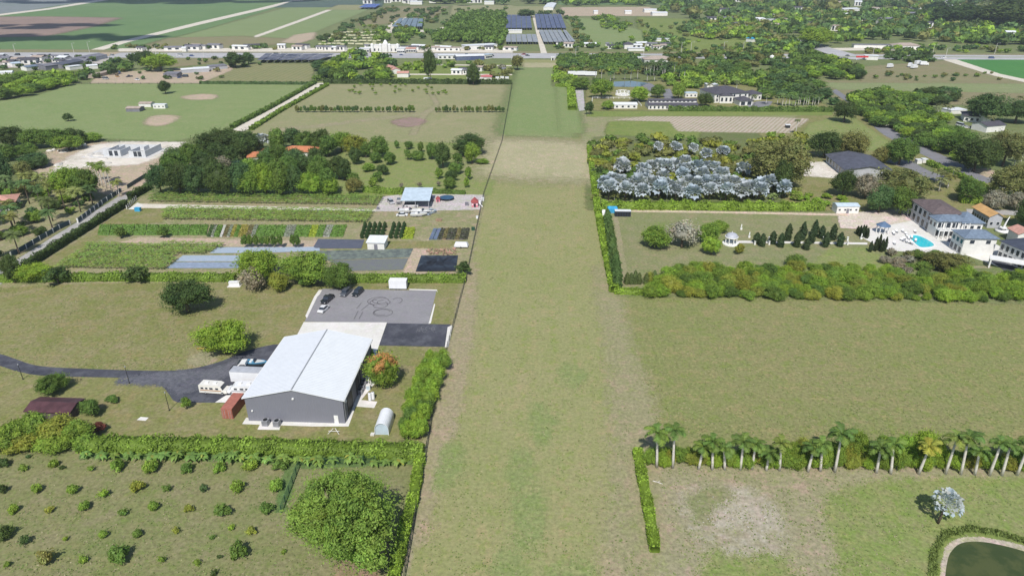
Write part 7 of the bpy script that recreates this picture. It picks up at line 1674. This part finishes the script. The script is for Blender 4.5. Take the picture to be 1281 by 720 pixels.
for i, (x, y, l) in enumerate([(1138, 84, 'left'), (1143, 86, 'near'), (1155, 82, 'right'), (1148, 81, 'far'), (1113, 85, 'leftmost, beside the dark trees')]):
    q = P(x, y); t = thing('box_truck', 'white box truck parked in the scrub near the highway junction, %s one' % l, 'truck', (q[0], q[1], 0), rnd.uniform(-1, 1))
    MB().box(-3.5, 2.2, -1.3, 1.3, .9, 3.8).build('box', M['plastic_white'], t); MB().box(2.25, 4.2, -1.2, 1.2, .6, 2.6).build('cab', M['white'], t); MB().box(4.202, 4.25, -1, 1, 1.6, 2.4).build('windscreen', M['glass'], t)
    for s_ in (-1, 1):
        for xx in (-2.4, 3.2):
            mb = MB(); mb.tube([(xx, s_ * 1.1 - .15, .5), (xx, s_ * 1.1 + .15, .5)], .5, 10); mb.build('wheel', M['rubber'], t)
# cars on the highway and yards beside it
vk = ['car', 'suv', 'van', 'pickup']
CP = [(8, 70), (22, 69.5), (40, 70.5), (63, 69.7), (84, 70.6), (140, 69.8), (225, 69.9), (240, 70.6), (300, 70), (345, 69), (372, 70.4), (412, 69.3), (470, 70.5), (502, 69.4), (540, 70.3), (583, 69.2), (615, 70.6), (655, 68.6), (660, 70.2), (700, 71), (842, 71), (902, 69.4), (1180, 72.6), (1240, 73.4), (1060, 70.2)]
for i, (x, y) in enumerate(CP):
    c_ = rnd.choice([(.7, .7, .7), (.05, .05, .06), (.35, .36, .38), (.3, .04, .04), (.06, .1, .25)]); s_ = {.7: 'white', .05: 'black', .35: 'grey', .3: 'dark red', .06: 'blue'}[c_[0]]
    near = 'left end' if x < 100 else 'far side of the junk yard' if x < 320 else 'front of the shade houses' if x < 430 else 'front of the shops' if x < 630 else 'airstrip end' if x < 720 else 'right of the airstrip' if x < 1000 else 'right end'
    car_px(x, y, R(90 + (180 if y < 70 else 0)), rnd.choice(vk), c_, '%s car travelling along the highway, %s' % (s_, near), 'traffic on the highway')
for i in range(34):
    x, y = rnd.uniform(4, 130), rnd.uniform(73, 79)
    if i > 16: x, y = rnd.uniform(125, 240), rnd.uniform(91, 102)
    if 190 < x < 222 and i > 16: continue
    c_ = rnd.choice([(.7, .7, .7), (.05, .05, .06), (.35, .36, .38), (.5, .3, .1), (.1, .14, .3)])
    car_px(x, y, rnd.uniform(0, 6.28), rnd.choice(vk), c_, 'vehicle parked in the %s' % ('roadside yard at the far left' if i <= 16 else 'junk yard beyond the far left meadow'), 'vehicles in the roadside yard' if i <= 16 else 'vehicles in the junk yard')
patch('junk_yard', [(115, 104), (128, 92), (190, 88), (290, 82), (288, 88), (250, 104)], G['dirt'], 3, 3)
patch('yard', [(-60, 86), (-60, 72.5), (150, 72.5), (150, 78), (60, 84)], ground_mat('pale_yard', (.44, .42, .40), (.36, .35, .30), (.52, .47, .42), .03, .15), 3, 3)
patch('yard', [(100, 76), (130, 71.8), (150, 66), (128, 66), (100, 72)], G['dirt'], 8, 2)
patch('bare_strip', [(215, 84), (300, 76), (320, 73.5), (220, 73)], G['brown'], 3, 3)
for (x, y) in [(20, 69), (93, 68), (112, 66), (196, 71), (255, 71), (352, 72), (640, 75), (720, 73), (805, 70.5), (852, 67), (864, 66.5), (905, 66), (929, 66), (1091, 72.5), (1166, 70), (1244, 68), (1182, 75)]:
    q = P(x, y); t = thing('utility_pole', 'thin pale street lamp or utility pole beside the highway, %s' % ('left part' if x < 400 else 'middle' if x < 900 else 'right part'), 'utility pole', (q[0], q[1], 0), 0, 'poles along the highway')
    MB().tube([(0, 0, 0), (0, 0, 11)], .2, 6, .14).build('post', M['concrete'], t); MB().tube([(0, 0, 10.9), (1.2, 0, 11.4), (2.4, 0, 11.4)], .09, 5).build('arm', M['metal_grey'], t); MB().box(2.3, 3.2, -.2, .2, 11.3, 11.45).build('lamp', M['white'], t)
# ---------------- estate north of the fields
house('tan_roofed_house', 'house with tan and brown hipped roof in the dense wood near the highway', 'house', (806, 80), (842, 80), 16, 4, 'hip', 2.6, .8, 'roof_tan', 'wall_white', win=(('f', 5, 1, 2, 1.6),))
house('white_annex', 'low white annex left of the tan roofed house', 'house', (798, 76), (808, 76), 6, 3, 'flat', 0, .2, 'roof_white', 'wall_white')
for (x, y, L_, l) in ((716, 95, 8, 'left'), (727, 95, 10, 'middle'), (739, 95.5, 10, 'right')):
    q = P(x, y); t = thing('semi_trailer', 'white trailer parked behind the corner bushes, %s of three' % l, 'trailer', (q[0], q[1], 0), rnd.uniform(-.1, .1))
    MB().box(-L_ / 2, L_ / 2, -1.3, 1.3, 1, 3.9).build('body', M['plastic_white'], t); MB().box(-L_ / 2, L_ / 2, -.6, .6, .6, .995).build('chassis', M['black'], t)
    for s_ in (-1, 1):
        for xx in (-L_ * .3, L_ * .3):
            mb = MB(); mb.tube([(xx, s_ * 1.1 - .15, .5), (xx, s_ * 1.1 + .15, .5)], .5, 10); mb.build('wheel', M['rubber'], t)
q = P(691.5, 75.5); t = thing('gate_hut', 'tiny white hut with dark opening at the far right corner of the airstrip', 'hut', (q[0], q[1], 0)); MB().box(-1.6, 1.6, -1.5, 1.5, 0, 3).build('wall', M['white'], t); MB().box(-1.9, 1.9, -1.8, 1.8, 3.003, 3.3).build('roof', M['white'], t); MB().box(-.9, .9, -1.6, -1.504, .1, 2.2).build('opening', M['black'], t)
q = P(779, 119); t = thing('round_terrace', 'white round garden terrace between two green trees', 'terrace', (q[0], q[1], 0)); MB().cyl(0, 0, 0, .5, 5.6, 20).build('deck', M['wall_white'], t)
for k in range(10): mb = MB(); a = k * .628; mb.box(5 * math.cos(a) - .25, 5 * math.cos(a) + .25, 5 * math.sin(a) - .25, 5 * math.sin(a) + .25, .502, 2.6); mb.build('column', M['white'], t)
mb = MB(); mb.tube([(5 * math.cos(k * .3142), 5 * math.sin(k * .3142), 2.75) for k in range(21)], .3, 6); mb.build('beam', M['white'], t)
house('white_stable', 'long white stable with dark two-tier roof behind the estate hedge', 'stable', (811, 137), (872.5, 137), 13, 2.8, 'gable', 1.6, .5, 'roof_dark', 'wall_white', win=(('f', 12, .6, 1.1, 1.6),), door=(0, 2, 2.2))
a, b, w, ang = frame_of((811, 137), (872.5, 137))
t = thing('clerestory_roof', 'upper roof tier with a line of white skylights along the long white stable', 'roof', ((a[0] + b[0]) / 2, a[1] + 6.5, 0), ang)
MB().box(-w / 2 + .5, w / 2 - .5, -2, 2, 3.6, 5.2).build('wall', M['wall_white'], t); roof_mb('gable', w - 1, 4, 5.2, .9, .4).build('roof', M['roof_dark'], t)
for k in range(11): MB().box(-w / 2 + 1.2 + k * (w - 2.5) / 11, -w / 2 + 2.7 + k * (w - 2.5) / 11, -2.06, -2.004, 4.3, 5.0).build('window', M['glass'], t)
house('low_white_building', 'low white garden building with pale roof left of the long stable', 'building', (768, 136), (797, 136), 9, 2.6, 'gable', .8, .3, 'roof_white', 'wall_white', win=(('f', 4, .8, 1.4, 1.2),))
house('white_mansion', 'large white mansion with dark hipped roof behind the estate hedge, main block', 'house', (893, 129), (935, 127), 22, 6.2, 'hip', 3.6, .8, 'roof_dark', 'wall_white', win=(('f', 6, 1, 1.3, 2), ('f', 6, 3.8, 1.3, 1.6)), door=(0, 2, 2.8))
house('white_mansion_wing', 'front wing of the white mansion with three tall dark windows', 'house', (900, 129.5), (916, 129.5), 9, 5.2, 'hip', 1.6, .4, 'roof_dark', 'wall_white', win=(('f', 3, 1.4, 1.4, 2.6),))
house('white_garage', 'white double garage with dark hipped roof right of the mansion', 'garage', (925, 132.5), (941, 132), 10, 3.4, 'hip', 2.4, .7, 'roof_dark', 'wall_white', win=(('f', 2, .3, 3, 2.4),))
house('white_mansion_annex', 'white annex with dark roof at the right end of the mansion', 'house', (938, 126), (952, 125), 10, 4.4, 'hip', 2.2, .6, 'roof_dark', 'wall_white', win=(('f', 3, 1, 1.4, 1.6),))
house('white_garden_house', 'white flat-roofed building behind the left end of the mansion', 'house', (884, 112), (898, 112), 8, 3.5, 'flat', 0, .2, 'roof_white', 'wall_white')
house('white_garden_house', 'pale low building between the stable and the mansion', 'house', (857, 122), (872, 122), 6, 3, 'flat', 0, .2, 'roof_lightblue', 'wall_white', win=(('f', 3, .9, 1.2, 1.1),))
house('estate_house', 'dark-roofed curved house left of the stable, behind the light green tree', 'house', (804, 121), (815, 120), 9, 3, 'hip', 1.8, .5, 'roof_dark', 'wall_white')
house('white_gate_house', 'white-walled small building in the wood behind the mansion', 'house', (853, 86), (870, 88), 5, 2.5, 'flat', 0, .1, 'roof_white', 'wall_white')
t = thing('white_water_tank', 'small white dome tank among dark trees right of centre', 'tank', P(965, 77)); MB().cyl(0, 0, 0, 5, 2.4, 12).build('body', M['white'], t); MB().cyl(0, 0, 5.003, 6.2, 2.4, 12, .4).build('dome', M['white'], t)
t = thing('field_hut', 'tiny dark hut with pale roof on the edge of the mulched field', 'hut', P(985, 160)); MB().box(-1.2, 1.2, -1, 1, 0, 1.8).build('wall', M['black'], t); MB().box(-1.5, 1.5, -1.3, 1.3, 1.803, 2).build('roof', M['roof_white'], t)
# ---------------- east houses
house('dark_barn', 'wide barn with slate-dark roof and open left side near the country road', 'barn', (1056, 222), (1114, 223.5), 27, 3.6, 'gable', 2.0, .8, mat('slate_blue_roof', (.10, .105, .135), .6, .25, .6), 'wall_grey', 'y', win=(('l', 6, .6, 2.2, 2.8),))  # framed dark panes stand in for the shaded gaps of the open side
house('black_roofed_house', 'white house with black roof near the right edge, main block', 'house', (1205, 152), (1232, 154), 13, 3.6, 'hip', 2.4, .8, 'roof_dark', 'wall_white', win=(('f', 4, .9, 1.4, 1.5),))
house('black_roofed_house', 'right wing of the black-roofed house with long white wall', 'house', (1233, 166), (1256, 164), 10, 3.6, 'gable', 1.5, .4, 'roof_dark', 'wall_white', ridge='x')
house('black_roofed_garage', 'small pale-topped building between the wings of the black-roofed house', 'garage', (1228, 155), (1238, 155), 5, 5, 'hip', 1.2, .3, 'roof_white', 'wall_white')
house('white_low_shed', 'pale flat-roofed shed behind the black-roofed house', 'shed', (1189, 143), (1209, 142), 8, 2.4, 'flat', 0, .2, 'roof_white', 'wall_white')
car_px(1208, 160, R(70), 'car', (.7, .7, .7), 'white car on the drive left of the black-roofed house'); car_px(1217, 160, R(60), 'car', (.08, .05, .06), 'dark car beside the white one at the black-roofed house'); car_px(1201, 158, R(20), 'van', (.75, .75, .75), 'white van nearest the garden palms of the black-roofed house', cat='van')
house('white_trailer_shed', 'white trailer-like shed with blue-grey roof beside the sandy court', 'shed', (1046, 267), (1073.5, 267), 4.5, 2.9, 'gable', .6, .2, 'roof_lightblue', 'wall_white', win=(('f', 4, 1.2, .8, .7),), door=(0, 1, 2))
for (x, y, sx, l) in ((1150, 205, 6, 'left'), (1157, 204, 5, 'right')):
    house('white_kiosk', 'white gate kiosk beside the house drive near the country road, %s one' % l, 'kiosk', (x - 3, y), (x + 3, y), 2.5, 1.8, 'flat', 0, .1, 'roof_white', 'wall_white')
crate(1253, 217, 1.2, .8, 2, 'white', 'white sign pillar at the dirt drive on the country road', 'pillar', 'gate_pillar')
# pool mansion (rotated about 35 degrees): blocks given by near feet
def block(name, label, pl, pr, d, h, rise, rm, wm, win=(), roof='hip', ridge='x', ov=.6, cat='house', door=None):
    return house(name, label, cat, pl, pr, d, h, roof, rise, ov, rm, wm, ridge, win, door)
def yblock(name, label, pl, pr, far, h, rise, rm, wm, **k):
    """axis-aligned block: near wall feet pl, pr; far = pixel of the far foot of its left wall"""
    a, b, f_ = P(*pl), P(*pr), P(*far); d = f_[1] - a[1]; X = (a[0] + b[0]) / 2
    # same y for both feet
    pr2 = proj((b[0], a[1], 0)); return block(name, label, pl, tuple(pr2), d, h, rise, rm, wm, **k)
yblock('pool_mansion_wing', 'long grey wing with brown-black roof and tall dark windows, left end of the pool mansion', (1161, 290), (1198, 290), (1138, 271), 7.0, 1.8, 'roof_brown', 'wall_grey', ridge='y', win=(('l', 5, 4.0, 2.0, 2.4), ('l', 5, .5, 2.0, 2.6), ('f', 2, 3.8, 1.4, 1.6)), ov=.4)
yblock('pool_mansion_porch', 'two-storey white balconied block with blue-grey roof facing the pool', (1168, 296), (1203, 296), (1160, 289.5), 6.0, 1.7, 'roof_blue', 'wall_white', win=(('f', 4, .5, 1.9, 2.2), ('f', 4, 3.5, 1.9, 1.9), ('l', 2, 3.4, 1.4, 1.6)))
yblock('pool_mansion_link', 'white linking block with pointed blue-grey roof, right behind the porch', (1199, 297), (1224, 297), (1184, 285), 5.6, 2.6, 'roof_blue', 'wall_white', win=(('f', 3, 3.4, 1.2, 1.2),))
yblock('pool_mansion_block', 'big white block with blue-grey hipped roof, nearest the shrub belt', (1201, 319), (1240, 319), (1189, 309), 6.2, 1.9, 'roof_blue', 'wall_white', win=(('f', 2, 4.2, 1.5, 1.3), ('l', 3, .5, 1.6, 2.1), ('l', 3, 3.7, 1.4, 1.5)))
block('pool_mansion_block', 'dark-roofed white wing at the right edge of the photo with tall windows', (1246, 323), (1284, 340), 13, 6.2, 2.0, mat('navy_roof', (.06, .07, .10), .7), 'wall_white', win=(('f', 6, 3.6, 1.1, 1.8), ('f', 6, .5, 1.3, 2.2)))
yblock('orange_outbuilding', 'outbuilding with bright orange-tan roof and dark window band behind the pool mansion', (1234, 285), (1250, 285), (1218, 273), 4.4, 1.6, mat('orange_tan_roof', (.56, .34, .14), .8, .15), 'wall_grey', roof='gable', ridge='y', win=(('l', 7, 1.6, 1.2, 1.4), ('f', 2, 1.2, 1, 1.2)))
yblock('pink_roofed_annex', 'small annex with pinkish roof at the right edge behind the dark-roofed wing', (1270, 306), (1290, 306), (1262, 299), 4, 1.4, 'roof_pink', 'wall_white', roof='gable', ridge='y')
for (x, y, w_, h_, l) in ((1188, 302, 1.2, 1.0, 'left'), (1194, 306, 1.6, 1.1, 'right')):
    crate(x, y, w_, .8, h_, 'roof_grey', 'grey garden cabinet on the terrace between porch and big white block, %s one' % l, 'cabinet', 'garden_cabinet')
t = thing('entrance_canopy', 'white entrance canopy over the dark court at the right edge', 'canopy', P(1262, 337), -.5)
MB().box(-6, 6, -2, 2, 2.9, 3.25).build('roof', M['white'], t)
for x_ in (-5.6, 5.6):
    for y_ in (-1.7, 1.7): MB().box(x_ - .2, x_ + .2, y_ - .2, y_ + .2, 0, 2.897).build('post', M['white'], t)
# porch balcony rails
a, b, w, ang = frame_of((1168, 296), proj((P(1203, 296)[0], P(1168, 296)[1], 0))); t = thing('balcony', 'white two-level balcony with columns on the front facing the pool', 'balcony', ((a[0] + b[0]) / 2, (a[1] + b[1]) / 2, 0), ang)
MB().box(-w / 2, w / 2, -2.4, -.12, 3.0, 3.25).build('floor', M['white'], t); MB().box(-w / 2, w / 2, -2.4, -2.3, 4.15, 4.25).build('rail', M['white'], t)
for k in range(7): x_ = -w / 2 + .2 + (w - .4) * k / 6; MB().box(x_ - .14, x_ + .14, -2.38, -2.1, 0, 2.997).build('column', M['white'], t); MB().box(x_ - .1, x_ + .1, -2.38, -2.2, 3.253, 6.2).build('upper_column', M['white'], t)
t = thing('white_fountain', 'white sculpted fountain with a raised jet behind the pool mansion', 'fountain', P(1254, 290)); 
MB().tube([(0, 0, 0), (0, 0, .5), (0, 0, .7)], 2.6, 14).build('basin', M['white'], t, True); MB().tube([(0, 0, .72), (0, 0, 2.2), (.3, 0, 4), (.9, 0, 6)], .5, 8, .1).build('figure', M['white'], t, True); MB().cyl(0, 0, 1.6, 1.8, 1.4, 12).build('upper_bowl', M['white'], t)
# pool
water('swimming_pool', None, .07, (.03, .50, .58), (.05, .58, .66), catmull(pts((1137, 296), (1146, 294.5), (1156, 298), (1167, 305), (1166, 308.5), (1152, 309.5), (1144, 304)), 6))
pp = catmull(pts((1135.5, 295.8), (1146, 293.6), (1157.5, 297.4), (1169, 305), (1167.5, 309.6), (1151, 310.8), (1142, 304.8)), 6)
mb = MB(); n = len(pp); pin = catmull(pts((1137, 296), (1146, 294.5), (1156, 298), (1167, 305), (1166, 308.5), (1152, 309.5), (1144, 304)), 6)
mb.add([(x, y, .2) for x, y in pp] + [(x, y, .2) for x, y in pin] + [(x, y, 0) for x, y in pp] + [(x, y, .0) for x, y in pin], [(i, (i + 1) % n, n + (i + 1) % n, n + i) for i in range(n)] + [(2 * n + i, 2 * n + (i + 1) % n, (i + 1) % n, i) for i in range(n)] + [(n + i, n + (i + 1) % n, 3 * n + (i + 1) % n, 3 * n + i) for i in range(n)])
tag(mb.build('pool_coping', M['white']), 'white raised rim around the turquoise swimming pool', 'pool coping')
for i in range(18):
    q = P(rnd.uniform(1116, 1146), rnd.uniform(288, 306)); rz = rnd.uniform(-.5, .3)
    t = thing('sun_lounger', 'white sun lounger on the white deck left of the turquoise pool', 'sun lounger', (q[0], q[1], .05), rz, 'sun loungers by the pool')
    MB().box(-.35, .35, -.9, .4, .3, .4).build('seat', M['metal_grey'], t); mb = MB(); mb.prism([(.4, .32), (1.0, .8), (1.0, .9), (.4, .42)], -.35, .35, 'x'); mb.build('backrest', M['white'], t)
    for x_ in (-.3, .3):
        for y_ in (-.8, .3): MB().box(x_ - .03, x_ + .03, y_ - .03, y_ + .03, 0, .298).build('leg', M['white'], t)
q = P(1103, 291); t = thing('pavilion', 'small pavilion with blue pointed roof beside the slender cypresses', 'pavilion', (q[0], q[1], 0))
MB().tube([(0, 0, 2.9), (0, 0, 4.4)], 2.6, 8, .15).build('roof', mat('blue_pavilion_roof', (.10, .16, .26), .6), t)
for k in range(8): a = k * .785; MB().box(2.1 * math.cos(a) - .1, 2.1 * math.cos(a) + .1, 2.1 * math.sin(a) - .1, 2.1 * math.sin(a) + .1, 0, 2.88).build('post', M['white'], t)
# gazebo
q = P(914, 305); t = thing('gazebo', 'white columned gazebo with grey dome at the start of the garden walk', 'gazebo', (q[0], q[1], 0))
MB().cyl(0, 0, 0, .35, 2.9, 20).build('base', M['white'], t)
for k in range(8): a = k * .785 + .2; mb = MB(); mb.cyl(2.0 * math.cos(a), 2.0 * math.sin(a), .353, 2.6, .16, 8); mb.build('column', M['white'], t)
MB().cyl(0, 0, 2.603, 2.9, 2.3, 20).build('cornice', M['white'], t)
mb = MB(); prof = [(0, 2.1), (.5, 1.95), (.95, 1.5), (1.2, .9), (1.35, .15)]
V = []; 
for z_, r_ in prof: V += [(r_ * math.cos(k * .3927), r_ * math.sin(k * .3927), 2.903 + z_) for k in range(16)]
mb.add(V, [(j * 16 + i, j * 16 + (i + 1) % 16, (j + 1) * 16 + (i + 1) % 16, (j + 1) * 16 + i) for j in range(4) for i in range(16)] + [tuple(range(64, 80))]); mb.build('dome', mat('grey_dome', (.42, .44, .5), .5), t, True)
MB().cyl(0, 0, 4.25, 4.8, .1, 6).build('finial', M['white'], t)
for x in (944, 962, 980, 996, 1012, 1030, 1048, 1060):
    for y, s_ in ((300.5, 'far'), (306, 'near')):
        q = P(x, y); t = thing('garden_urn', 'small white urn on the %s side of the garden walk' % s_, 'urn', (q[0], q[1], 0), 0, 'urns along the garden walk, %s side' % s_)
        MB().box(-.25, .25, -.25, .25, 0, .8).build('pedestal', M['white'], t); MB().tube([(0, 0, .803), (0, 0, 1.3)], .2, 8, .4).build('bowl', M['white'], t)
for (x, y, l) in ((927, 287, 'small white statue on the lawn behind the gazebo, left'), (937, 297, 'taller white statue right of the gazebo'), (1077, 299, 'white pillar at the end of the garden walk')):
    q = P(x, y); t = thing('statue', l, 'statue', (q[0], q[1], 0)); MB().box(-.35, .35, -.35, .35, 0, .7).build('pedestal', M['white'], t); MB().tube([(0, 0, .703), (0, 0, 1.2), (.03, 0, 1.7), (0, 0, 2.1)], .26, 8, .12).build('figure', M['white'], t, True)
# blue tarp, container and white pile beside the airstrip hedge
t = thing('tarp_cover', 'bright blue tarpaulin cover at the corner of the silver palm plantation', 'tarp', P(766, 265)); mb = MB(); loft([(-1.4, 2.2, 2.0, .0, 1.7), (0, 2.3, 1.6, 0, 2.4), (1.6, 2.2, 2.0, 0, 1.9)], mb); mb.build('cover', M['tarp_blue'], t)
t = thing('storage_container', 'dark container with pale roof beside the blue tarpaulin', 'container', P(779, 271)); MB().box(-3.1, 3.1, -.1, 2.1, 0, 2.2).build('body', mat('navy_steel', (.03, .035, .06), .6), t); MB().box(-3.15, 3.15, -.15, 2.15, 2.203, 2.32).build('roof', M['roof_white'], t)
for k in range(6): MB().box(-2.9 + k, -2.3 + k, -.16, -.103, .2, 2).build('panel', M['black'], t)
t = thing('covered_heap', 'white covered heap beside the blue tarpaulin', 'heap', P(754, 268)); mb = MB(); loft([(-1.2, 1.5, .8, 0, 1.0), (0, 1.6, .9, 0, 1.9), (1.2, 1.4, .7, 0, 1.1)], mb); mb.build('cover', M['plastic_white'], t)
for (x, y, l) in ((811, 562, 0),):
    pass
q = P(823, 604); t = thing('broken_branch', 'pale fallen branch on the dry ground right of the low hedge', 'branch', (q[0], q[1], .1)); MB().tube([(-.9, .5, 0), (0, 0, .15), (.9, -.3, 0)], .12, 5, .05).build('stem', M['palm_bark'], t); MB().tube([(0, 0, .12), (.5, .6, .1)], .07, 5, .03).build('twig', M['palm_bark'], t)
# pale stones in the rubble patch
M['stone'] = mat('pale_stone', (.42, .40, .35), .95, .15)
for i in range(60):
    a = rnd.uniform(0, 6.28); k = math.sqrt(rnd.random()); x, y = (917 + 42 * k * math.cos(a) + 8, 652 + 22 * k * math.sin(a)) if i % 3 else (892 + 26 * k * math.cos(a), 640 + 22 * k * math.sin(a))
    q = P(x, y); s_ = rnd.uniform(.06, .17)
    tag(link('stone', STONE[i % 3] if i else (STONE := [assemble('stone', [(ICO1[0] * (1 + .3 * NR.random((len(ICO1[0]), 1))), ICO1[1], np.ones(3))], M['stone']) for _ in range(3)])[0], None, (q[0], q[1], s_ * .3), (i, i, i), (s_ * 1.4, s_, s_ * .7)), 'small pale stone in the rubble patch on the dry ground', 'stone', 'stones of the rubble patch')
# ================================================================ far cloud and air
m_cloud = mat('cloud_white', (.9, .9, .92), 1, .02)
def cloud(sx, sy, rx, ry, label, hz=1000.0):
    '''a cloud standing where its shadow reaches the ground at (sx, sy)'''
    L = hz / math.tan(SUN_EL); x, y = sx - L * math.sin(SUN_AZ), sy - L * math.cos(SUN_AZ)
    g = np.random.default_rng(int(abs(sx) + sy)); ps = []
    for i in range(26):
        a, k = g.uniform(0, 6.28), math.sqrt(g.random()); r_ = min(rx, ry) * g.uniform(.3, .6)
        V = ICO2[0] * (1 + .12 * g.normal(0, 1, (len(ICO2[0]), 1))) * (r_ * 1.3, r_, r_ * .5) + (rx * k * math.cos(a), ry * k * math.sin(a), g.uniform(-.1, .3) * r_)
        ps.append((V, ICO2[1], np.ones(3)))
    tag(link('cloud', assemble('cloud', ps, m_cloud), None, (x, y, hz)), label, 'cloud')
q = P(60, 47); cloud(q[0], q[1], 170, 45, 'low white cloud shading the ploughed field at the far left')
q = P(20, 33); cloud(q[0], q[1], 150, 40, 'long thin cloud whose shadow crosses the far left field', 1040)
q = P(190, 2); cloud(q[0], q[1], 420, 100, 'large white cloud shading the farthest fields at the top left', 1100)
q = P(1260, 16); cloud(q[0], q[1], 190, 70, 'white cloud shading the far woods at the top right', 1000)
haze = MB(); haze.box(-9400, 9400, -500, 9400, -1.5, 96)
hm = bpy.data.materials.new('haze_air'); hm.use_nodes = True; nt = hm.node_tree
nt.nodes.remove(nt.nodes['Principled BSDF']); pv = N(nt, 'ShaderNodeVolumePrincipled')
pv.inputs['Color'].default_value = (.82, .90, 1, 1); pv.inputs['Density'].default_value = .00011; pv.inputs['Anisotropy'].default_value = .2
nt.links.new(pv.outputs[0], nt.nodes['Material Output'].inputs['Volume'])
tag(haze.build('haze', hm), kind='stuff', label='thin pale haze in the air over the whole plain')

# ================================================================ one object for the many small trees, labels that single out
DEFER.sort(key=lambda d: -d['px'])
KEEP = 300 - N_TREES[0]
rest = DEFER[KEEP:]
for d in DEFER[:KEEP]: tree_at(d['x'], d['y'], d['r'], d['h'], d['c'], d['label'], d['group'], px=d['px'], base=d['base'])
parts = []; g = np.random.default_rng(77)
for d in rest:
    r, h = d['r'], d['h']; c = np.array(jitc(d['c'])); k = 3
    lob = [((0, 0, h * .5), (r * .8, r * .8, h * .42))] + [((r * .5 * math.cos(a), r * .5 * math.sin(a), h * g.uniform(.45, .65)), (r * .5, r * .5, h * .3)) for a in g.uniform(0, 6.28, k)]
    m = int(min(90, 26 + d['px'] * 5))
    for (o_, s_) in lob:
        parts.append((ICO1[0] * (g.uniform(.7, .95, len(ICO1[0])))[:, None] * s_ + (d['x'] + o_[0], d['y'] + o_[1], o_[2]), ICO1[1], c * g.uniform(.75, 1.05)))
        n_ = m // (k + 1); dd = g.normal(0, 1, (n_, 3)); dd /= np.linalg.norm(dd, axis=1, keepdims=True)
        Cc = dd * (g.uniform(.8, 1.1, n_))[:, None] * s_ + (d['x'] + o_[0], d['y'] + o_[1], o_[2])
        parts.append(leaf_quads(Cc, dd + (0, 0, .3), r * .34, c[None] * g.uniform(.65, 1.4, (n_, 1)), g))
if rest: tag(link('small_trees', assemble('small_trees', parts)), 'the many smaller crowded trees of the groves and woods beyond the middle distance', 'trees', kind='stuff')
_t = ['', 'first', 'second', 'third', 'fourth', 'fifth', 'sixth', 'seventh', 'eighth', 'ninth', 'tenth', 'eleventh', 'twelfth', 'thirteenth', 'fourteenth', 'fifteenth', 'sixteenth', 'seventeenth', 'eighteenth', 'nineteenth', 'twentieth'] + ['twenty-' + w for w in ('first', 'second', 'third', 'fourth', 'fifth', 'sixth', 'seventh', 'eighth', 'ninth')] + ['thirtieth']
ORD = ['leftmost'] + [w + ' from left' for w in _t[2:]]
bpy.context.view_layer.update()
same = {}
for o in scene.objects:
    if o.parent is None and 'label' in o.keys() and 'category' in o.keys(): same.setdefault(o['label'], []).append(o)
for lab, obs in same.items():
    if 1 < len(obs) <= 60 and len(lab.split()) <= 14:
        obs.sort(key=lambda o: proj((o.location.x, o.location.y, 0))[0]); n = len(obs)
        for i, o in enumerate(obs):
            j = n - 1 - i
            if i < 30 and i <= j: w_ = ORD[i]
            elif j < 30: w_ = ORD[j].replace('left', 'right')
            else: continue
            o['label'] = lab + ', ' + w_
def hue_word(o):
    c_ = list(o.children[0].color if o.children else o.color); r_, g_, b_ = c_[:3]
    return ('dark' if g_ < .2 else 'yellowish' if r_ > g_ * .82 else 'bright green' if g_ > .33 else 'mid green')
for lab, obs in same.items():                # big groups: look, size and the stretch of the row they stand in
    if len(obs) > 60 and len(lab.split()) <= 12:
        obs.sort(key=lambda o: proj((o.location.x, o.location.y, 0))[0]); n = len(obs); ys_ = sorted(o.location.y for o in obs)[n // 2]
        for i, o in enumerate(obs):
            lw = lab.split(); part = ['left end', 'left quarter', 'left centre', 'right centre', 'right quarter', 'right end'][min(5, i * 6 // n)]
            new = '%s %s, %s, %s' % (hue_word(o), lab, part, 'front' if o.location.y < ys_ else 'back')
            if len(new.split()) <= 16: o['label'] = new
for o in scene.objects:                     # a label never runs past sixteen words
    if 'label' in o.keys() and len(o['label'].split()) > 16: o['label'] = ' '.join(o['label'].split()[:16]).rstrip(',')
